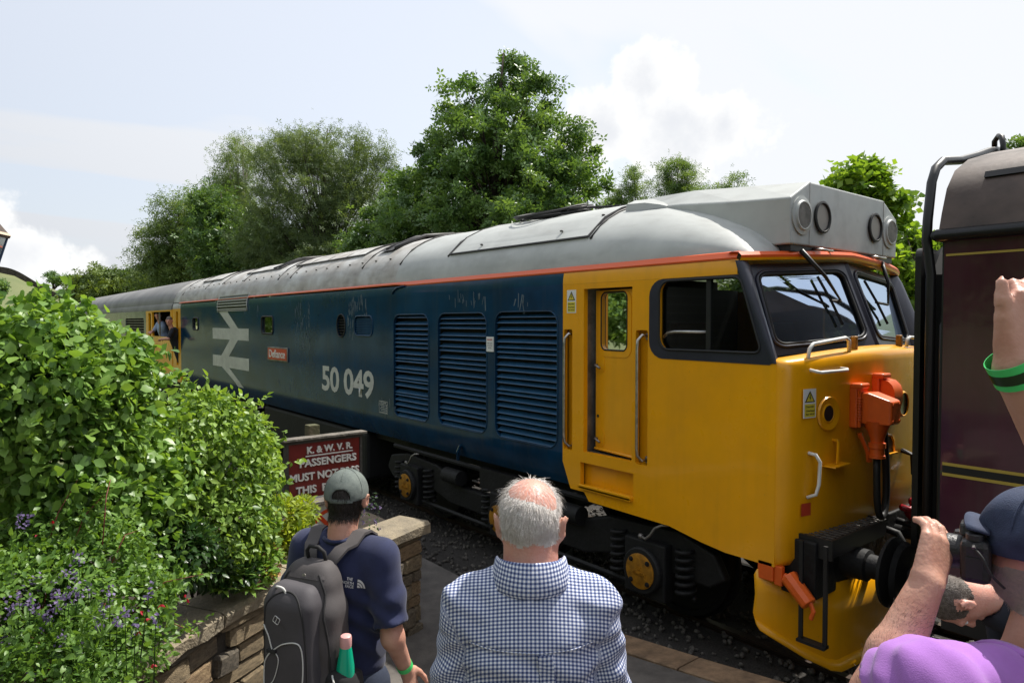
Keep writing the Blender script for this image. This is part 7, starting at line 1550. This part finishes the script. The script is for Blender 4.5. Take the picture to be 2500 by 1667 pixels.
# tee shirt: raised shoulder, sleeve, back, wide neck
mid = nk+Vector((0, 0, -.28)); tee = [('e', tuple(nk+Vector((.02, -.01, -.30))), (.20, .20, .30)), ('c', tuple(nk+Vector((.03, .02, -.07))), tuple(shL+Vector((.0, .0, -.03))), .070, .080), ('c', tuple(nk+Vector((.03, .02, -.07))), tuple(shR), .070, .078), ('c', tuple(shL+Vector((0, 0, -.02))), tuple(shL.lerp(elb, .62)), .080, .072), ('c', tuple(shL+Vector((0, 0, -.04))), tuple(mid+Vector((-.08, -.10, 0))), .07, .10), ('e', tuple(nk+(shL-nk)*.5+Vector((.03, 0, -.16))), (.13, .13, .14))]
tf3 = prims_sdf(tee, .05); ex = np.array(tuple((elb-shL).normalized())); ep = np.array(tuple(shL.lerp(elb, .66)))
def ts3(P):
    x, y, z = P[..., 0], P[..., 1], P[..., 2]; d = tf3(P)+.0045*np.sin(30*x-45*y+34*z+3*np.sin(18*z+10*x))+.002*np.sin(80*y+35*x+40*z)
    e = (P-ep)@ex; nearsl = np.linalg.norm(P-ep, axis=-1) < .14; d = np.where(nearsl, np.maximum(d, e), d); return np.maximum(d, -sd_caps(P, tuple(nk+Vector((.0, .0, .0))), tuple(hc3), .082, .09))
tp = np.array([tuple(p) for p in (nk, shL, shR, elb)]); tme = iso_mesh('tee_shirt', ts3, tp.min(0)-np.array((.16, .16, .5)), tp.max(0)+np.array((.16, .16, .10)), .0075); link('tee_shirt', tme, 'purple_cotton', G3)
mb = MB(); ring_ = []
for t in np.linspace(0, 2*math.pi, 40):
    o = Vector((math.cos(t), math.sin(t), 0))*.088; p0 = nk+o+Vector((0, 0, .16)); p1 = nk+o+Vector((0, 0, -.3)); ring_.append(surf(tf3, tuple(p0), tuple(p1))+Vector((0, 0, .001)))
mb.loft([[p+Vector((0, 0, .004))+(nk-p).normalized()*.004, p+Vector((0, 0, .003))+(p-nk).normalized()*.012, p+(p-nk).normalized()*.026+Vector((0, 0, -.004))] for p in ring_]); q = mb.build('neckband', 'purple_cotton', G3, sm=True); s_ = q.modifiers.new('s', 'SOLIDIFY'); s_.thickness = .004
# cap
def capf3(P):
    Q = q3(P)-np.array((0, -.006, .034)); o = sd_ell(Q, (0, 0, -.006), (.0885, .110, .100)); d = np.abs(o+.0035*np.sin(38*Q[..., 0]+26*Q[..., 1]+20*Q[..., 2]+2*np.sin(30*Q[..., 2])))-.0055; return np.maximum(d, -.040+.10*np.clip(-Q[..., 1], 0, .1)*-.1-Q[..., 2]-.25*np.maximum(-Q[..., 1], 0))
lo_ = np.array(tuple(hc3)); CP = link('cap', iso_mesh('cap', capf3, lo_-.125, lo_+np.array((.125, .125, .155)), .0045), 'cap_navy', G3)
mb = MB(); mb.loft([[HM3 @ Vector((x*(1+.05*k), .090+k*.045-.9*x*x*(1+k), .050+.010*k-2*x*x)) for x in np.linspace(-.07, .07, 9)] for k in (0, .5, 1)]); st_ = mb.build('cap_peak', 'cap_navy', CP, sm=True); so_ = st_.modifiers.new('s', 'SOLIDIFY'); so_.thickness = .005
for a in (0, 1.05, 2.09, 3.14, 4.19, 5.24):
    mb = MB(); mb.tube([HM3 @ Vector((.0945*math.cos(t)*math.sin(a), -.116*math.cos(t)*math.cos(a)-.006, .106*math.sin(t)+.028)) for t in np.linspace(1.5, .05, 10)], .0018, 5); mb.build('cap_seam', 'cap_navy', CP)
mb = MB(); mb.lathe([(.009, 0), (.007, .006)], HM3 @ Vector((0, -.006, .133)), (0, 0, 1), 12); mb.build('cap_button', 'cap_navy', CP)
trousers(G3, 'denim', (0.06, .03, .95), (((-.05, .03, .50), (-.06, 0, .09)), ((.16, .06, .50), (.17, .03, .09))))
# camera in his hands
CM = empty('photo_camera', tuple(cb_+O3)); tag(CM, 'black camera held up by the man in the purple tee shirt', 'camera')
ldir = (fdir+Vector((0, 0, .03))).normalized(); K = basis(ldir, (0, 0, 1), (0, 0, 0))   # lens along +y, up +z, x to the photographer's right
def kb(name, fn, m='camera_black', sm=None, bevel=None): mb = MB(); fn(mb); o = mb.build(name, m, CM, sm=sm, bevel=bevel); o.data.transform(K); o.data.update(); return o
kb('camera_body', lambda k: (k.box(-.068, .068, -.032, .022, -.052, .038),), bevel=.012)
kb('prism_housing', lambda k: k.loft([[(x, y*1.0, z) for x, z in ((-.032*w, .036), (-.022*w, .066*w), (.022*w, .066*w), (.032*w, .036))] for y, w in ((-.036, .92), (-.01, 1), (.026, .95))], closed=True, cap=True), bevel=.006)
kb('eyecup', lambda k: k.box(-.02, .02, -.046, -.034, .028, .056), 'rubber', bevel=.005); kb('mode_dial', lambda k: k.lathe([(.017, 0), (.017, .012), (.014, .014)], (-.045, -.004, .037), (0, 0, 1), 18), sm=40)
kb('grip', lambda k: k.box(.04, .072, .018, .045, -.05, .030), bevel=.012); kb('lens_barrel', lambda k: k.lathe([(.036, 0), (.037, .03), (.034, .034), (.036, .045), (.036, .062), (.036, .07), (.034, .071), (.030, .066), (.001, .064)], (0, .02, -.006), (0, 1, 0), 32), sm=35)
kb('strap', lambda k: k.tube(cr([(-.07, -.004, .026), (-.082, -.02, .01), (-.085, -.035, -.02), (-.06, -.055, -.05)]), .003, 5), 'rubber', sm=True); kb('strap_lug', lambda k: k.tube([(-.068, -.004, .03), (-.074, -.004, .026)], .004, 6), 'steel_dull'); kb('port_door', lambda k: k.box(-.0705, -.068, -.02, .012, -.04, .005), 'rubber', bevel=.003)
# ============ man stooping between the photographer and the coach
hc4 = at_px(2335, 1462, 2.85); G4 = empty('person', (float(hc4[0])+.40, float(hc4[1])+.50, ramp_z(-.6))); tag(G4, 'man in dark jacket stooping forward, head down beside the buffers', 'person'); O4 = Vector(G4.location); h4 = Vector(hc4)-O4
crown4 = (-right3*.86+Vector((0, 0, -.30))+Vector(FW)*.1).normalized(); face4 = (Vector((0, 0, -.93))+right3*.32+Vector(FW)*-.05); HM4 = basis(face4, crown4, h4)
sh4 = h4+right3*.30+Vector((0, 0, -.03)); hip4 = h4+right3*.72+Vector((0, 0, -.18))
f4 = union(headf(HM4), prims_sdf([('c', tuple(h4+right3*.04+Vector((0, 0, .02))), tuple(sh4), .058, .066), ('e', tuple(sh4+right3*.2), (.16, .16, .13)), ('c', tuple(sh4+Vector(FW)*-.17), tuple(sh4+Vector((0, 0, -.30))+Vector(FW)*-.15), .05, .042), ('c', tuple(sh4+Vector((0, 0, -.30))+Vector(FW)*-.15), tuple(sh4+Vector((0, 0, -.52))-right3*.10), .04, .03)]+handp(basis(Vector((-.2, .1, -1)), (1, 0, 0), tuple(sh4+Vector((0, 0, -.53))-right3*.10)), .5), .03), k=.025)
b4 = iso_mesh('body', f4, np.array(tuple(h4))-np.array((.30, .30, .75)), np.array(tuple(h4))+np.array((.55, .60, .22)), .0085); hi4 = np.array(HM4.inverted())
def m4(C):
    q = C @ hi4[:3, :3].T+hi4[:3, 3]; n = np.linalg.norm(q, axis=1) < .16; ear = (np.abs(q[:, 0]) > .074) & (np.abs(q[:, 2]+.006) < .045) & (np.abs(q[:, 1]+.008) < .034); return np.where(n & ~ear & (q[:, 2] > -.05+.9*np.maximum(q[:, 1]+.02, 0)) & (q[:, 1] < .05), 1, 2)
b4.materials.append(MATS['skin']); b4.materials.append(MATS['hair_brown']); b4.materials.append(MATS['skin_red']); mat_by(b4, m4); link('body', b4, None, G4); strands('hair', b4, lambda C, N: (m4(C) == 1)*1.0+1e-9, lambda P, N: np.tile(np.array((.5, .6, .2)), (len(P), 1)), .010, .0006, 2200, 'hair_brown', G4, rg, jit=.5, lift=.4); eyes(G4, HM4)
jk = prims_sdf([('c', tuple(sh4+right3*.02), tuple(hip4), .13, .15), ('c', tuple(sh4+Vector(FW)*-.15), tuple(sh4+Vector((0, 0, -.29))+Vector(FW)*-.15), .075, .065), ('c', tuple(sh4+Vector(FW)*.15), tuple(sh4+Vector((0, 0, -.29))+Vector(FW)*.12), .075, .065), ('e', tuple(sh4), (.14, .16, .12)), ('c', tuple(h4+right3*.16+Vector((0, 0, -.05))), tuple(sh4), .075, .10)], .06)
link('jacket', iso_mesh('jacket', lambda P: np.maximum(jk(P)+.004*np.sin(40*P[..., 0]+30*P[..., 2]), -sd_ell(P, tuple(h4+right3*.05+Vector((0, 0, .03))), (.12, .12, .11))), np.array(tuple(h4))-np.array((.35, .35, .55)), np.array(tuple(hip4))+np.array((.3, .3, .35)), .012), 'jacket_dark', G4)
hp4 = tuple(hip4+Vector((.02, .02, -.1))); trousers(G4, 'jacket_dark', hp4, (((hp4[0]-.18, hp4[1]-.05, .46), (hp4[0]-.12, hp4[1], .09)), ((hp4[0]+.12, hp4[1]+.05, .46), (hp4[0]+.15, hp4[1]+.05, .09))))
# ============ raised arm at the right edge; its owner stands outside the picture
G5 = empty('person', (.10, 1.62, ramp_z(.1))); tag(G5, 'raised bare arm with green wristband, thumb up, of someone at the right edge', 'person'); O5 = Vector(G5.location); V5 = lambda px, py, d: Vector(at_px(px, py, d))-O5
w5 = V5(2482, 900, 1.0); e5 = V5(2700, 1290, 1.04); k5 = V5(2528, 770, 1.0); hy5 = (k5-w5).normalized(); s5 = Vector((-.10, -.16, 1.46)); h5 = Vector((0.02, .02, 1.66))
HM5 = basis((-.8, .5, 0), (0, 0, 1), tuple(h5)); hm5 = basis(hy5, -Vector(FW), w5+hy5*.02)
f5 = union(headf(HM5), prims_sdf([('c', (.01, .0, 1.42), tuple(h5+Vector((.01, 0, -.05))), .065, .058), ('e', (0, 0, 1.2), (.15, .15, .28)), ('c', tuple(s5), tuple(e5), .05, .046), ('c', tuple(e5), tuple(e5.lerp(w5, .3)), .044, .047), ('c', tuple(e5.lerp(w5, .3)), tuple(w5), .046, .031), ('c', (.14, .18, 1.42), (.2, .24, 1.1), .05, .042), ('c', (.2, .24, 1.1), (.05, .30, 1.0), .04, .03)]+handp(hm5, [1.15, 1.15, 1.12, 1.1], sx=-1, s=.95, thumb=((.028,.010,0), (.046,.045,.004), (.058,.070,.006), (.068,.098,.002))), .022), k=.025)
P5 = np.array([tuple(p) for p in (w5, e5, k5, h5, Vector((.2, .3, .95)), Vector((-.15, -.2, 1.0)))]); b5 = iso_mesh('body', f5, P5.min(0)-.10, P5.max(0)+np.array((.12, .12, .16)), .007); b5.materials.append(MATS['skin']); b5.materials.append(MATS['hair_brown']); hi5 = np.array(HM5.inverted())
mat_by(b5, lambda C: ((np.linalg.norm(C @ hi5[:3, :3].T+hi5[:3, 3], axis=1) < .15) & ((C @ hi5[:3, :3].T+hi5[:3, 3])[:, 2] > .02))*1); link('body', b5, None, G5); eyes(G5, HM5)
ax5 = (e5-w5).normalized(); c5 = w5-ax5*.002; mb = MB(); mb.lathe([(.0335, -.019), (.0345, -.019), (.0355, .019), (.0345, .019)], c5, ax5, 28, cap=False); WB_ = mb.build('wristband', 'band_green', G5, sm=40)
mb = MB(); mb.lathe([(.0352, -.007), (.0358, .009)], c5, ax5, 28, cap=False); mb.build('band_print', 'leaf_dark', WB_, sm=True)
tt = prims_sdf([('e', (.02, .03, 1.15), (.17, .17, .32)), ('c', tuple(s5), tuple(s5.lerp(e5, .5)), .075, .068), ('c', (.14, .18, 1.42), (.19, .22, 1.2), .07, .065), ('c', (-.03, -.05, 1.44), (.08, .1, 1.44), .08, .08)], .05); link('tee_shirt', iso_mesh('tee_shirt', lambda P: np.maximum(tt(P), -sd_caps(P, (.01, 0, 1.50), (.01, 0, 1.7), .07, .08)), (-.35, -.4, .8), (.35, .4, 1.6), .014), 'shirt_blue', G5); trousers(G5, 'denim', (.02, .03, .90), (((-.06, -.03, .48), (-.06, -.04, .09)), ((.12, .08, .48), (.12, .08, .09))))
# ============ two train crew looking out of the far cabs
def crew(label, head, look, shirt, lean_, arm):
    base = Vector((head[0], head[1]+.25, 1.4)); g = empty('person', tuple(base)); tag(g, label, 'person'); h = Vector(head)-base; M = basis(look, (0, 0, 1), tuple(h)); hip = Vector((0, .12, .02))
    sh_ = h+Vector((0, .06, -.24)); f = union(headf(M), prims_sdf([('c', tuple(h+Vector((0, .01, -.06))), tuple(sh_), .055, .06), ('e', tuple(sh_+Vector((0, .05, -.1))), (.15, .1, .16))]+[('c', tuple(sh_+Vector((arm*.17, -.02, 0))), tuple(sh_+Vector((arm*.24, -.14, -.22))), .05, .04), ('c', tuple(sh_+Vector((arm*.24, -.14, -.22))), tuple(sh_+Vector((arm*.02, -.26, -.24))), .04, .03)]+handp(basis((-arm, -.2, -.1), (0, 0, 1), tuple(sh_+Vector((arm*.02, -.26, -.24)))), .5), .03), k=.025)
    me = iso_mesh('body', f, np.array(tuple(h))-np.array((.35, .40, .62)), np.array(tuple(h))+np.array((.35, .35, .16)), .012); me.materials.append(MATS['skin_red']); me.materials.append(MATS['hair_brown']); Mi = np.array(M.inverted()); mat_by(me, lambda C: ((np.linalg.norm(C @ Mi[:3, :3].T+Mi[:3, 3], axis=1) < .15) & ((C @ Mi[:3, :3].T+Mi[:3, 3])[:, 2] > .04-.5*np.maximum(-(C @ Mi[:3, :3].T+Mi[:3, 3])[:, 1], 0)))*1); link('body', me, None, g)
    jf = prims_sdf([('e', tuple(sh_+Vector((0, .05, -.12))), (.19, .13, .20)), ('c', tuple(sh_+Vector((arm*.17, -.02, 0))), tuple(sh_+Vector((arm*.23, -.12, -.19))), .065, .055), ('c', tuple(sh_+Vector((0, .05, -.15))), (0, .15, 0), .14, .15)], .04); link('shirt', iso_mesh('shirt', jf, np.array(tuple(h))-np.array((.4, .35, 1.1)), np.array(tuple(h))+np.array((.4, .5, 0)), .018), shirt, g); trousers(g, 'jacket_dark', (0, .18, -.05), (((-.1, .2, -.2), (-.1, .2, -.3)), ((.1, .2, -.2), (.1, .2, -.3))))
crew('man in pale blue shirt leaning on the sill of the far yellow cab', (-22.15, 4.55, 2.82), (.9, -.4, 0), 'shirt_blue', 0, -1)
crew('dark-haired man in black leaning out behind the rear end of the blue locomotive', (-19.50, 4.27, 2.66), (.85, -.5, -.1), 'jacket_dark', 0, 1)
